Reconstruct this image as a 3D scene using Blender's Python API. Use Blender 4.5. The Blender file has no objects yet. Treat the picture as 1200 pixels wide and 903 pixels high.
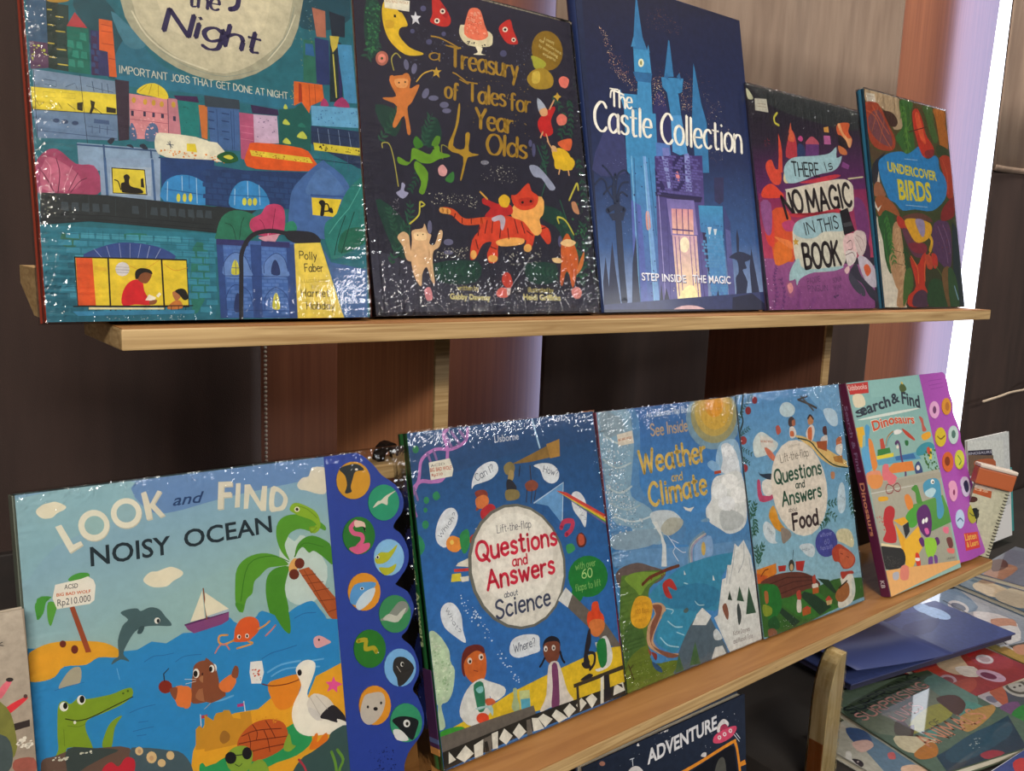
import bpy, math, random
from mathutils import Vector, Matrix

C = bpy.context.scene.collection
SC = bpy.context.scene

CAM_AXES = ((0.791625, -0.609911, 0.036592), (0.06432, 0.142738, 0.987668), (0.607612, 0.779509, -0.152224))
FOCAL_PX = 989.72

# ---------------------------------------------------------------- camera
cam_d = bpy.data.cameras.new('camera'); cam = bpy.data.objects.new('camera', cam_d); C.objects.link(cam)
cam_d.sensor_fit = 'HORIZONTAL'; cam_d.sensor_width = 36.0
cam_d.lens = FOCAL_PX / 1200.0 * 36.0
cam_d.clip_start = 0.02; cam_d.clip_end = 60
_r, _u, _f = [Vector(v) for v in CAM_AXES]
cam.matrix_world = Matrix(((_r.x, _u.x, -_f.x, 0), (_r.y, _u.y, -_f.y, 0), (_r.z, _u.z, -_f.z, 0), (0, 0, 0, 1)))
SC.camera = cam
# ---------------------------------------------------------------- world, lamps, exposure
w = bpy.data.worlds.new('world'); SC.world = w; w.use_nodes = True
w.node_tree.nodes['Background'].inputs[0].default_value = (0.80, 0.86, 1.0, 1)
w.node_tree.nodes['Background'].inputs[1].default_value = 0.25
SC.view_settings.view_transform = 'Standard'; SC.view_settings.look = 'None'
SC.view_settings.gamma = 1.0; SC.view_settings.exposure = -0.08
SC.view_settings.use_curve_mapping = False

def area(name, loc, target, sx, sy, power, col):
    d = bpy.data.lights.new(name, 'AREA'); d.shape = 'RECTANGLE'; d.size = sx; d.size_y = sy
    d.energy = power; d.color = col
    o = bpy.data.objects.new(name, d); C.objects.link(o); o.location = loc
    o.rotation_euler = (Vector(target) - Vector(loc)).to_track_quat('-Z', 'Y').to_euler()
    return o
# fluorescent ceiling fixtures of the hall
area('ceiling_lamp', (-0.9, -2.4, 1.55), (0.5, 0.6, -0.3), 1.4, 0.35, 105, (1.0, 0.93, 0.83))
area('ceiling_lamp', (-0.1, -0.9, 1.85), (0.8, 0.6, -0.3), 1.2, 0.3, 22, (1.0, 0.93, 0.83))
area('ceiling_lamp', (1.7, 0.80, 1.84), (1.8, 1.05, 0.2), 2.2, 0.10, 62, (1.0, 0.92, 0.83))
area('added_hall_light', (-2.45, -0.9, 0.4), (0.8, 0.6, -0.2), 1.4, 1.4, 14, (0.95, 0.96, 1.0))  # added fill for the left-facing spines and uprights; no window stands there
# bright strip lamp, out of view, added to glint in the shrink film
area('added_hall_light', (2.75, -2.3, 0.80), (0.6, 0.6, 0.0), 2.0, 0.20, 32, (0.97, 0.98, 1.0))

# ---------------------------------------------------------------- helpers
def lin(h):
    v = [int(h[i:i + 2], 16) / 255 for i in (0, 2, 4)]
    return tuple(x / 12.92 if x <= 0.04045 else ((x + 0.055) / 1.055) ** 2.4 for x in v)

def mat(name, col, rough=0.5, noise=None, bump=0.0, bscale=200, coat=0.0, metal=0.0, spec=0.5):
    m = bpy.data.materials.new(name); m.use_nodes = True
    nt = m.node_tree; b = nt.nodes['Principled BSDF']
    c = lin(col) if isinstance(col, str) else col
    b.inputs['Base Color'].default_value = (*c, 1)
    b.inputs['Roughness'].default_value = rough; b.inputs['Metallic'].default_value = metal
    b.inputs['Specular IOR Level'].default_value = spec
    b.inputs['Coat Weight'].default_value = coat; b.inputs['Coat Roughness'].default_value = 0.12
    tc = nt.nodes.new('ShaderNodeTexCoord')
    if noise:
        c2, scale, stretch = noise
        mp = nt.nodes.new('ShaderNodeMapping'); mp.inputs['Scale'].default_value = stretch
        nt.links.new(tc.outputs['Object'], mp.inputs[0])
        n = nt.nodes.new('ShaderNodeTexNoise'); n.inputs['Scale'].default_value = scale; n.inputs['Detail'].default_value = 5
        nt.links.new(mp.outputs[0], n.inputs['Vector'])
        r = nt.nodes.new('ShaderNodeValToRGB'); r.color_ramp.elements[0].position = 0.35; r.color_ramp.elements[1].position = 0.65
        r.color_ramp.elements[0].color = (*c, 1); r.color_ramp.elements[1].color = (*lin(c2), 1)
        nt.links.new(n.outputs[0], r.inputs[0]); nt.links.new(r.outputs[0], b.inputs['Base Color'])
    if bump:
        n2 = nt.nodes.new('ShaderNodeTexNoise'); n2.inputs['Scale'].default_value = bscale
        nt.links.new(tc.outputs['Object'], n2.inputs['Vector'])
        bp_ = nt.nodes.new('ShaderNodeBump'); bp_.inputs['Strength'].default_value = bump; bp_.inputs['Distance'].default_value = 0.001
        nt.links.new(n2.outputs[0], bp_.inputs['Height']); nt.links.new(bp_.outputs[0], b.inputs['Normal'])
    return m

def mesh_obj(name, verts, faces, m, parent=None, smooth=False):
    me = bpy.data.meshes.new(name); me.from_pydata(verts, [], faces); me.update()
    if m is not None: me.materials.append(m)
    if smooth: me.shade_smooth()
    o = bpy.data.objects.new(name, me); C.objects.link(o)
    if parent is not None: o.parent = parent
    return o

def thing(name, label, cat, loc=(0, 0, 0), rot=(0, 0, 0), group=None):
    o = bpy.data.objects.new(name, None); C.objects.link(o); o.empty_display_size = 0.05
    o.location = loc; o.rotation_euler = rot
    o['label'] = label; o['category'] = cat
    if group: o['group'] = group
    return o

def box(x0, x1, y0, y1, z0, z1, bev=0.0):
    """box with small bevelled edges as (verts, faces)"""
    if bev <= 0:
        v = [(x, y, z) for x in (x0, x1) for y in (y0, y1) for z in (z0, z1)]
        return v, [(0, 1, 3, 2), (4, 6, 7, 5), (0, 4, 5, 1), (2, 3, 7, 6), (0, 2, 6, 4), (1, 5, 7, 3)]
    import bmesh
    bm = bmesh.new(); bmesh.ops.create_cube(bm, size=1)
    for q in bm.verts: q.co = Vector(((x0 + x1) / 2 + q.co.x * (x1 - x0), (y0 + y1) / 2 + q.co.y * (y1 - y0), (z0 + z1) / 2 + q.co.z * (z1 - z0)))
    bmesh.ops.bevel(bm, geom=bm.edges[:], offset=bev, segments=2, affect='EDGES', profile=0.6)
    bm.verts.index_update(); v = [tuple(q.co) for q in bm.verts]; f = [tuple(q.index for q in p.verts) for p in bm.faces]
    bm.free(); return v, f

def boxo(name, dims, m, parent=None, bev=0.0):
    v, f = box(*dims, bev=bev); return mesh_obj(name, v, f, m, parent)

def extrude_xz(outline, y0, y1):
    n = len(outline)
    v = [(x, y0, z) for x, z in outline] + [(x, y1, z) for x, z in outline]
    f = [tuple(range(n)), tuple(range(2 * n - 1, n - 1, -1))] + [(i, i + n, (i + 1) % n + n, (i + 1) % n) for i in range(n)]
    return v, f

def round_rect(x0, z0, x1, z1, r, corners=(1, 1, 1, 1), k=5):
    pts = []
    for i, (cx, cz, a) in enumerate(((x0, z0, 180), (x1, z0, 270), (x1, z1, 0), (x0, z1, 90))):
        if not corners[i]: pts.append((cx, cz)); continue
        ox = cx + (r if cx == x0 else -r); oz = cz + (r if cz == z0 else -r)
        for j in range(k + 1):
            t = math.radians(a + 90 * j / k); pts.append((ox + r * math.cos(t), oz + r * math.sin(t)))
    return pts

# ---------------------------------------------------------------- printed artwork on real cover surfaces
STEP = 0.000012
GLYPHS = {}
def _g(s):
    for ln in s.strip().split('\n'):
        ch, wd, rest = ln.split(' ', 2)
        st = []
        for part in rest.split(';'):
            part = part.strip(); sm = part[0] == '~'
            if sm: part = part[1:]
            st.append((sm, [tuple(float(c) for c in p.split(',')) for p in part.split()]))
        GLYPHS[ch] = (float(wd), st)
_g('''A 6 0,0 3,8 6,0;1.2,3 4.8,3
B 4.8 0,0 0,8;~0,8 3.3,7.7 4.1,6.2 3.2,4.5 0,4.2;~0,4.2 3.8,3.9 4.8,2.1 3.6,.3 0,0
C 5.4 ~5.3,6.6 4,7.9 2.3,7.8 .5,6 0,4 .5,1.8 2.3,.2 4,.1 5.4,1.2
D 5.5 0,0 0,8;~0,8 3.5,7.3 5.5,4 3.5,.7 0,0
E 4.4 4.4,8 0,8 0,0 4.4,0;0,4.2 3.8,4.2
F 4.4 4.4,8 0,8 0,0;0,4.2 3.6,4.2
G 5.9 ~5.6,6.7 4.2,7.9 2.3,7.8 .5,6 0,4 .5,1.8 2.3,.2 4.2,.1 5.8,1.4;3.5,3.6 5.9,3.6 5.8,.4
H 5.4 0,0 0,8;5.4,0 5.4,8;0,4.2 5.4,4.2
I 1 .5,0 .5,8
J 3.2 3,8 3,2;~3,2 2.6,.5 1.4,0 .2,.6
K 5.2 0,0 0,8;4.8,8 0,3.6;1.6,5 5.2,0
L 4.2 0,8 0,0 4.2,0
M 7 0,0 .6,8 3.5,2.4 6.4,8 7,0
N 5.6 0,0 0,8 5.6,0 5.6,8
O 6.2 ~3.1,8 1.2,7.3 0,5 0,3 1.2,.7 3.1,0 5,.7 6.2,3 6.2,5 5,7.3 3.1,8
P 4.8 0,0 0,8;~0,8 3.8,7.8 4.8,6 3.8,4 0,3.8
Q 6.4 ~3.1,8 1.2,7.3 0,5 0,3 1.2,.7 3.1,0 5,.7 6.2,3 6.2,5 5,7.3 3.1,8;3.6,2.2 6.6,-.9
R 5 0,0 0,8;~0,8 3.8,7.8 4.8,6 3.8,4 0,3.8;2.2,3.8 5,0
S 4.7 ~4.5,6.9 3.3,8 1.6,7.9 .4,6.8 .6,5.2 2.4,4.3 4.3,3.2 4.6,1.6 3.4,.2 1.6,0 .1,1.2
T 5.4 0,8 5.4,8;2.7,8 2.7,0
U 5.4 ~0,8 0,3 .7,.8 2.7,0 4.7,.8 5.4,3 5.4,8
V 5.6 0,8 2.8,0 5.6,8
W 8 0,8 2,0 4,6.4 6,0 8,8
X 5.2 0,8 5.2,0;5.2,8 0,0
Y 5.2 0,8 2.6,4 5.2,8;2.6,4 2.6,0
Z 5 0,8 5,8 0,0 5,0
a 4.5 ~4.2,4.2 2.6,5.2 .8,4.4 0,2.6 .6,.7 2.2,0 4.2,1.4;4.2,5.2 4.2,1 4.7,0
b 4.4 0,8 0,0;~0,1.4 2,0 3.9,.8 4.4,2.6 3.7,4.5 2,5.2 0,3.8
c 3.8 ~3.8,4.4 2.4,5.2 .8,4.5 0,2.6 .8,.7 2.4,0 3.9,.8
d 4.4 ~4.3,3.8 2.3,5.2 .7,4.5 0,2.6 .6,.7 2.2,0 4.3,1.4;4.3,8 4.3,0
e 4 .1,2.8 4,2.9;~4,2.9 3.5,4.7 2,5.2 .6,4.5 0,2.6 .7,.7 2.3,0 3.9,.8
f 3 ~3,7.4 2,8 1.1,7.2 1.1,5;1.1,5 1.1,0;0,5 2.6,5
g 4.3 ~4.2,3.9 2.4,5.2 .7,4.4 0,2.7 .8,.8 2.2,.2 4.2,1.6;~4.2,5.2 4.2,-.8 3.4,-2.4 1.8,-2.8 .3,-2
h 4 0,8 0,0;~0,3.6 1.6,5.1 3.2,4.8 4,3.2;4,3.2 4,0
i 1 .5,5.2 .5,0;.5,7 .5,7.3
j 1.6 ~1.4,5.2 1.4,-1 .8,-2.4 -.4,-2.4;1.4,7 1.4,7.3
k 3.8 0,8 0,0;3.5,5 0,2;1.2,3 3.8,0
l 1 .5,8 .5,0
m 6.6 0,5.2 0,0;~0,3.8 1.3,5.1 2.6,4.9 3.3,3.4;3.3,3.4 3.3,0;~3.3,3.6 4.6,5.1 5.9,4.9 6.6,3.4;6.6,3.4 6.6,0
n 4 0,5.2 0,0;~0,3.6 1.6,5.1 3.2,4.8 4,3.2;4,3.2 4,0
o 4.4 ~2.2,5.2 .6,4.4 0,2.6 .6,.8 2.2,0 3.8,.8 4.4,2.6 3.8,4.4 2.2,5.2
p 4.4 0,5.2 0,-2.8;~0,1.4 2,0 3.9,.8 4.4,2.6 3.7,4.5 2,5.2 0,3.8
q 4.4 4.3,5.2 4.3,-2.8;~4.3,3.8 2.3,5.2 .7,4.5 0,2.6 .6,.7 2.2,0 4.3,1.4
r 2.8 0,5.2 0,0;~0,3.2 1.2,4.8 2.8,5
s 3.4 ~3.2,4.5 2,5.2 .6,4.7 .5,3.5 1.8,2.7 3.2,2 3.2,.7 1.8,0 .1,.6
t 3 1.2,7.4 1.2,1.2;~1.2,1.2 1.8,.1 3,.3;0,5.2 2.8,5.2
u 4 ~0,5.2 .1,1.5 1.2,.1 2.8,.3 4,1.8;4,5.2 4,0
v 3.8 0,5.2 1.9,0 3.8,5.2
w 5.8 0,5.2 1.5,0 2.9,4.2 4.3,0 5.8,5.2
x 3.6 0,5.2 3.6,0;3.6,5.2 0,0
y 3.8 0,5.2 2,.4;3.8,5.2 1,-2.8
z 3.6 0,5.2 3.6,5.2 0,0 3.6,0
0 4.6 ~2.3,8 .6,6.8 0,4 .6,1.2 2.3,0 4,1.2 4.6,4 4,6.8 2.3,8
1 1.6 0,6.6 1.2,8 1.2,0
2 4.2 ~0,6.4 1,7.8 3,7.9 4,6.4 3.4,4.4 0,0;0,0 4.2,0
4 4.6 3.4,0 3.4,8 0,2.6 4.6,2.6
6 4.4 ~3.8,7.6 1.4,6 0,2.6 .8,.6 2.4,0 4.2,1 4.3,3.2 2.6,4.6 .3,3.2
? 3.6 ~0,6.6 1,7.9 2.8,7.8 3.6,6.2 2.6,4.4 1.7,2.6;1.7,.4 1.7,0
. .8 .3,.1 .4,.3
& 5.6 ~5.4,0 1.2,6 1.8,7.8 3,7.4 3,5.8 .4,3.2 .2,1.2 1.6,0 3.4,.4 5.2,3
- 2.6 0,2.8 2.6,2.8''')

def catmull(pts, k=4, closed=False):
    n = len(pts)
    if n < 3: return list(pts)
    out = []
    rng = range(n) if closed else range(n - 1)
    for i in rng:
        if closed: p0, p1, p2, p3 = pts[(i - 1) % n], pts[i], pts[(i + 1) % n], pts[(i + 2) % n]
        else: p0, p1, p2, p3 = pts[max(i - 1, 0)], pts[i], pts[i + 1], pts[min(i + 2, n - 1)]
        for j in range(k):
            t = j / k; t2 = t * t; t3 = t2 * t
            out.append(tuple(0.5 * (2 * p1[c] + (p2[c] - p0[c]) * t + (2 * p0[c] - 5 * p1[c] + 4 * p2[c] - p3[c]) * t2 + (3 * p1[c] - p0[c] - 3 * p2[c] + p3[c]) * t3) for c in (0, 1)))
    if not closed: out.append(tuple(pts[-1]))
    return out

def ribbon(pts, w, cap=True, contrast=False):
    """polygons (list of point lists) of a round ended stroke"""
    P = [pts[0]]
    for p in pts[1:]:
        if math.hypot(p[0] - P[-1][0], p[1] - P[-1][1]) > 1e-9: P.append(p)
    if len(P) < 2: return [[(P[0][0] + w / 2 * math.cos(a), P[0][1] + w / 2 * math.sin(a)) for a in [i * math.pi / 4 for i in range(8)]]]
    L, Rr = [], []
    polys = []
    for i, p in enumerate(P):
        a = P[max(i - 1, 0)]; b = P[min(i + 1, len(P) - 1)]
        dx, dy = b[0] - a[0], b[1] - a[1]; d = math.hypot(dx, dy) or 1
        m = 1.0
        if 0 < i < len(P) - 1:
            d1 = math.atan2(p[1] - a[1], p[0] - a[0]); d2 = math.atan2(b[1] - p[1], b[0] - p[0])
            t = abs((d2 - d1 + math.pi) % (2 * math.pi) - math.pi)
            m = 1 / max(0.5, math.cos(t / 2))
            if t > 1.6: m = 1.0
        if contrast: m *= 0.55 + 0.85 * abs(dy / d)
        nx, ny = -dy / d * w / 2 * m, dx / d * w / 2 * m
        L.append((p[0] + nx, p[1] + ny)); Rr.append((p[0] - nx, p[1] - ny))
    for i in range(len(P) - 1): polys.append([L[i], Rr[i], Rr[i + 1], L[i + 1]])
    if cap:
        if contrast: w *= 0.8
        for p in (P[0], P[-1]): polys.append([(p[0] + w / 2 * math.cos(i * math.pi / 4), p[1] + w / 2 * math.sin(i * math.pi / 4)) for i in range(8)])
    return polys

_sans = {}
def sans_polys(s, bold, italic):
    key = (s, bold, italic)
    if key in _sans: return _sans[key]
    cu = bpy.data.curves.new('lettering', 'FONT'); cu.body = s; cu.size = 1.0; cu.resolution_u = 3
    cu.offset = bold; cu.shear = 0.35 if italic else 0
    o = bpy.data.objects.new('lettering', cu)
    me = o.to_mesh()
    vs = [(v.co.x, v.co.y) for v in me.vertices]
    ps = [[vs[i] for i in p.vertices] for p in me.polygons]
    o.to_mesh_clear(); bpy.data.objects.remove(o); bpy.data.curves.remove(cu)
    xs = [v[0] for v in vs]
    _sans[key] = (ps, min(xs), max(xs)); return _sans[key]

def text_polys(s, p0, p1, h, font):
    k, wt = font[0], float(font[1:] or 1)
    dx, dy = p1[0] - p0[0], p1[1] - p0[1]; Ln = math.hypot(dx, dy); ux, uy = dx / Ln, dy / Ln
    out = []
    if k in 'hq':
        gap = 1.7 if k == 'h' else 1.1; x = 0; items = []
        rnd = random.Random(len(s) * 7 + ord(s[0]))
        for ch in s:
            if ch == ' ': x += 3.0; continue
            wd, st = GLYPHS.get(ch) or GLYPHS.get(ch.upper()) or GLYPHS['-']
            jy = rnd.uniform(-0.22, 0.22)
            for sm, pts in st:
                q = catmull(pts, 3) if sm and len(pts) > 2 else pts
                if len(pts) > 2 and not sm: # keep corners, one stroke each
                    for a, b in zip(q, q[1:]): items.append([(x + a[0], a[1] + jy), (x + b[0], b[1] + jy)])
                else: items.append([(x + a[0], a[1] + jy) for a in q])
            x += wd + gap
        tw = x - gap; sx = Ln / tw; sy = h / 8
        wpen = 0.90 * wt * h / 8; sh = 0.16 if k == 'q' else 0.0
        items = [[(a + b * sh, b) for a, b in st] for st in items]
        for st in items:
            q = [(p0[0] + (a * sx) * ux - (b * sy) * uy, p0[1] + (a * sx) * uy + (b * sy) * ux) for a, b in st]
            out += ribbon(q, wpen, True, k == 'q')
    else:
        bold = 0.008 * wt if k in 'si' and wt > 1 else (0.016 * wt if k == 'b' else 0.0)
        ps, x0, x1 = sans_polys(s, bold, k == 'i')
        sx = Ln / max(1e-6, x1 - x0); sy = h / 0.72
        for p in ps: out.append([(p0[0] + ((a - x0) * sx) * ux - (b * sy) * uy, p0[1] + ((a - x0) * sx) * uy + (b * sy) * ux) for a, b in p])
    return out

def print_mesh(name, key, W, H, m, parent, gain=1.0, outline=None, clip=None, split=None, u0=0.0):
    """flat print of one surface: coloured polygons in 0.1 mm cover coordinates"""
    shapes = []   # (polys, colours per poly or None)
    rnd = random.Random(key)
    Wd, Hd = W * 10000, H * 10000; U0 = u0 * 10000
    if outline: shapes.append(([outline], None, lin(ART[key].split('\n')[0][2:8])))
    if not outline:
        g0 = ART[key].split('\n')[0].split(' ')
        shapes.append(([[(U0, 0), (Wd + U0 + 400, 0), (Wd + U0 + 400, Hd), (U0, Hd)]], None, lin(g0[2] if g0[0] == 'G' else g0[1])))
    part = 0; parts = [name]; owner = [0] * len(shapes)
    for ln in ART[key].split('\n'):
        owner += [part] * (len(shapes) - len(owner))
        if ln[0] == 'P':
            if len(ln) > 2: parts.append(ln[2:]); part = len(parts) - 1
            else: part = 0
            continue
        k = ln[0]; c = lin(ln[2:8]); a = ln.split(' ')[1:]
        pt_ = lambda s: tuple(float(q) for q in s.split(','))
        if k == 'G':
            if outline: continue
            c2 = lin(a[1]); tl, tr, br, bl = [pt_(s) for s in a[2:6]]
            n = 10
            mix = lambda p, q, t: (p[0] + (q[0] - p[0]) * t, p[1] + (q[1] - p[1]) * t)
            polys = []; cols = []
            for i in range(n):
                t, t2 = i / n, (i + 1) / n
                polys.append([mix(tl, bl, t), mix(tl, bl, t2), mix(tr, br, t2), mix(tr, br, t)])
                ca = tuple(x + (y - x) * t for x, y in zip(c, c2)); cb = tuple(x + (y - x) * t2 for x, y in zip(c, c2))
                cols.append([ca, cb, cb, ca])
            shapes.append((polys, cols, None))
        elif k == 'p': shapes.append(([[pt_(s) for s in a[1:]]], None, c))
        elif k == 'b': shapes.append(([catmull([pt_(s) for s in a[1:]], 3, True)], None, c))
        elif k == 'k':
            bw, bh = float(a[1]), float(a[2]); poly = [pt_(s) for s in a[3:]]; polys = []
            xs = [p[0] for p in poly]; ys = [p[1] for p in poly]; y = math.floor(min(ys) / bh) * bh; row = round(y / bh)
            while y < max(ys):
                x = math.floor(min(xs) / bw) * bw + (bw / 2 if row % 2 else 0)
                while x < max(xs):
                    cx_, cy_ = x + bw / 2, y + bh / 2; ins = False
                    for i in range(len(poly)):
                        (x1, y1), (x2, y2) = poly[i], poly[i - 1]
                        if (y1 > cy_) != (y2 > cy_) and cx_ < (x2 - x1) * (cy_ - y1) / (y2 - y1) + x1: ins = not ins
                    if ins and rnd.random() < 0.72:
                        g1 = bh * 0.14; polys.append([(x + g1 * rnd.random(), y + g1), (x + bw - g1, y + g1 * rnd.random()), (x + bw - g1 * 1.3, y + bh - g1), (x + g1, y + bh - g1)])
                    x += bw
                y += bh; row += 1
            if polys: shapes.append((polys, None, c))
        elif k == 'v':
            q = catmull([pt_(s) for s in a[2:]], 4); sz = float(a[1]); polys = ribbon(q, sz * 0.07)
            acc = 0; side = 1
            for p_, n_ in zip(q, q[1:]):
                dx, dy = n_[0] - p_[0], n_[1] - p_[1]; L_ = math.hypot(dx, dy); acc += L_
                if acc < sz * 0.45: continue
                acc = 0
                for side in (1, -1):
                    an = math.atan2(dy, dx) + side * rnd.uniform(0.6, 0.95); ln_ = sz * rnd.uniform(0.7, 1.05); wd_ = sz * 0.17
                    ca, sa = math.cos(an), math.sin(an)
                    polys.append([(p_[0] + u_ * ln_ * ca - v_ * wd_ * sa, p_[1] + u_ * ln_ * sa + v_ * wd_ * ca) for u_, v_ in ((0, 0), (0.3, -0.8), (0.6, -0.85), (1, 0), (0.6, 0.85), (0.3, 0.8))])
            shapes.append((polys, None, c))
        elif k == 'l': shapes.append((ribbon([pt_(s) for s in a[2:]], float(a[1])), None, c))
        elif k == 'c': shapes.append((ribbon(catmull([pt_(s) for s in a[2:]], 4), float(a[1])), None, c))
        elif k == 'e':
            o, A, B = pt_(a[1]), pt_(a[2]), pt_(a[3]); n = 22 if max(abs(A[0]), abs(A[1]), abs(B[1])) > 60 else 12
            shapes.append(([[(o[0] + A[0] * math.cos(t) + B[0] * math.sin(t), o[1] + A[1] * math.cos(t) + B[1] * math.sin(t)) for t in [2 * math.pi * i / n for i in range(n)]]], None, c))
        elif k == 's':
            poly = [pt_(s) for s in a[3:]]; n = int(a[1]); r = float(a[2])
            xs = [p[0] for p in poly]; ys = [p[1] for p in poly]; polys = []; tries = 0
            while len(polys) < n and tries < n * 20:
                tries += 1
                x, y = rnd.uniform(min(xs), max(xs)), rnd.uniform(min(ys), max(ys))
                ins = False
                for i in range(len(poly)):
                    (x1, y1), (x2, y2) = poly[i], poly[i - 1]
                    if (y1 > y) != (y2 > y) and x < (x2 - x1) * (y - y1) / (y2 - y1) + x1: ins = not ins
                if not ins: continue
                rr = r * rnd.uniform(0.5, 1.5); a0 = rnd.uniform(0, 6.28); st = rnd.uniform(0.5, 1.0)
                polys.append([(x + rr * math.cos(a0 + i * 1.2566), y + rr * st * math.sin(a0 + i * 1.2566)) for i in range(5)])
            if polys: shapes.append((polys, None, c))
        elif k == 't':
            head, txt = ln.split('|', 1); a = head.split(' ')[1:]
            shapes.append((text_polys(txt, pt_(a[1]), pt_(a[2]), float(a[3]), a[4]), None, c))
    owner += [part] * (len(shapes) - len(owner))
    boxes = []; data_ = [([], [], []) for _ in parts]
    for (polys, pc, c), own in zip(shapes, owner):
        q = []
        for p in polys:
            pp = []
            for (x, y) in p:
                if not outline:
                    lo = U0; hi = Wd + U0
                    x = min(max(x, lo), hi); y = min(max(y, 0), Hd)
                if clip: x, y = clip(x, y)
                pp.append((x, y))
            q.append(pp)
        allp = [v for p in q for v in p]
        if not allp: continue
        x0 = min(v[0] for v in allp); x1 = max(v[0] for v in allp); y0 = min(v[1] for v in allp); y1 = max(v[1] for v in allp)
        if x1 - x0 < 1 or y1 - y0 < 1: continue
        L = 0
        for bx in boxes:
            if bx[4] >= L and x0 < bx[1] and x1 > bx[0] and y0 < bx[3] and y1 > bx[2]: L = bx[4] + 1
        boxes.append((x0, x1, y0, y1, L))
        verts, faces, cols = data_[own]
        lift = {'sound_button': 0.0009, 'price_sticker': 0.00006}.get(parts[own], 0.0)
        if lift and not verts: # the body of a button or sticker: side wall of its first outline
            p = q[0]; o_ = len(verts); n = len(p)
            for yy in (-0.0003, -0.0003 - L * STEP - lift):
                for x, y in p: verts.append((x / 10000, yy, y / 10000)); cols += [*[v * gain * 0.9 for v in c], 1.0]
            faces += [(o_ + e, o_ + (e + 1) % n, o_ + n + (e + 1) % n, o_ + n + e) for e in range(n)]
        for i, p in enumerate(q):
            ar = sum(p[j - 1][0] * p[j][1] - p[j][0] * p[j - 1][1] for j in range(len(p)))
            if abs(ar) < 2: continue
            idx = list(range(len(verts), len(verts) + len(p)))
            for j, (x, y) in enumerate(p):
                verts.append((x / 10000, -0.0003 - L * STEP - lift, y / 10000))
                cc = pc[i][j] if pc else c
                cols += [cc[0] * gain, cc[1] * gain, cc[2] * gain, 1.0]
            faces.append(idx if ar > 0 else idx[::-1])
    first = None
    for nm, (verts, faces, cols) in zip(parts, data_):
        if not faces: continue
        o = mesh_obj(nm, verts, faces, m, parent)
        at = o.data.color_attributes.new('Col', 'FLOAT_COLOR', 'POINT'); at.data.foreach_set('color', cols)
        if first is None: first = o
        if outline: o.location = (0, 0.0012, 0)
    return first

def print_mat(name, rough=0.38, coat=0.12, lo=0.76, hi=1.14):
    m = mat(name, (0.5, 0.5, 0.5), rough, coat=coat, spec=0.3); nt = m.node_tree; b = nt.nodes['Principled BSDF']
    at = nt.nodes.new('ShaderNodeAttribute'); at.attribute_name = 'Col'
    tc = nt.nodes.new('ShaderNodeTexCoord')
    n = nt.nodes.new('ShaderNodeTexNoise'); n.inputs['Scale'].default_value = 130; n.inputs['Detail'].default_value = 8; n.inputs['Roughness'].default_value = 0.65
    nt.links.new(tc.outputs['Object'], n.inputs['Vector'])
    mr = nt.nodes.new('ShaderNodeMapRange'); mr.inputs['From Min'].default_value = 0.3; mr.inputs['From Max'].default_value = 0.7
    mr.inputs['To Min'].default_value = lo; mr.inputs['To Max'].default_value = hi
    nt.links.new(n.outputs[0], mr.inputs[0])
    mx = nt.nodes.new('ShaderNodeVectorMath'); mx.operation = 'SCALE'
    nt.links.new(at.outputs['Color'], mx.inputs[0]); nt.links.new(mr.outputs[0], mx.inputs['Scale'])
    nt.links.new(mx.outputs[0], b.inputs['Base Color'])
    return m

def plywood(name, face1, face2):
    """light plywood: wood grain along X, thin glue lines across the edge (object Z)"""
    m = mat(name, face1, 0.55); nt = m.node_tree; b = nt.nodes['Principled BSDF']
    tc = nt.nodes.new('ShaderNodeTexCoord')
    mp = nt.nodes.new('ShaderNodeMapping'); mp.inputs['Scale'].default_value = (3, 26, 90)
    nt.links.new(tc.outputs['Object'], mp.inputs[0])
    n = nt.nodes.new('ShaderNodeTexNoise'); n.inputs['Scale'].default_value = 2.2; n.inputs['Detail'].default_value = 7; n.inputs['Distortion'].default_value = 1.2
    nt.links.new(mp.outputs[0], n.inputs['Vector'])
    r = nt.nodes.new('ShaderNodeValToRGB'); e = r.color_ramp.elements
    e[0].position = 0.30; e[0].color = (*lin(face1), 1); e[1].position = 0.68; e[1].color = (*lin(face2), 1)
    nt.links.new(n.outputs[0], r.inputs[0])
    sp = nt.nodes.new('ShaderNodeTexNoise'); sp.inputs['Scale'].default_value = 26; sp.inputs['Detail'].default_value = 3
    mp2 = nt.nodes.new('ShaderNodeMapping'); mp2.inputs['Scale'].default_value = (1, 4, 8)
    nt.links.new(tc.outputs['Object'], mp2.inputs[0]); nt.links.new(mp2.outputs[0], sp.inputs['Vector'])
    r2 = nt.nodes.new('ShaderNodeValToRGB'); r2.color_ramp.elements[0].position = 0.74; r2.color_ramp.elements[1].position = 0.78
    r2.color_ramp.elements[0].color = (1, 1, 1, 1); r2.color_ramp.elements[1].color = (0.35, 0.25, 0.18, 1)
    nt.links.new(sp.outputs[0], r2.inputs[0])
    mx = nt.nodes.new('ShaderNodeMix'); mx.data_type = 'RGBA'; mx.blend_type = 'MULTIPLY'; mx.inputs[0].default_value = 1
    nt.links.new(r.outputs[0], mx.inputs[6]); nt.links.new(r2.outputs[0], mx.inputs[7])
    nt.links.new(mx.outputs[2], b.inputs['Base Color'])
    return m

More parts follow.
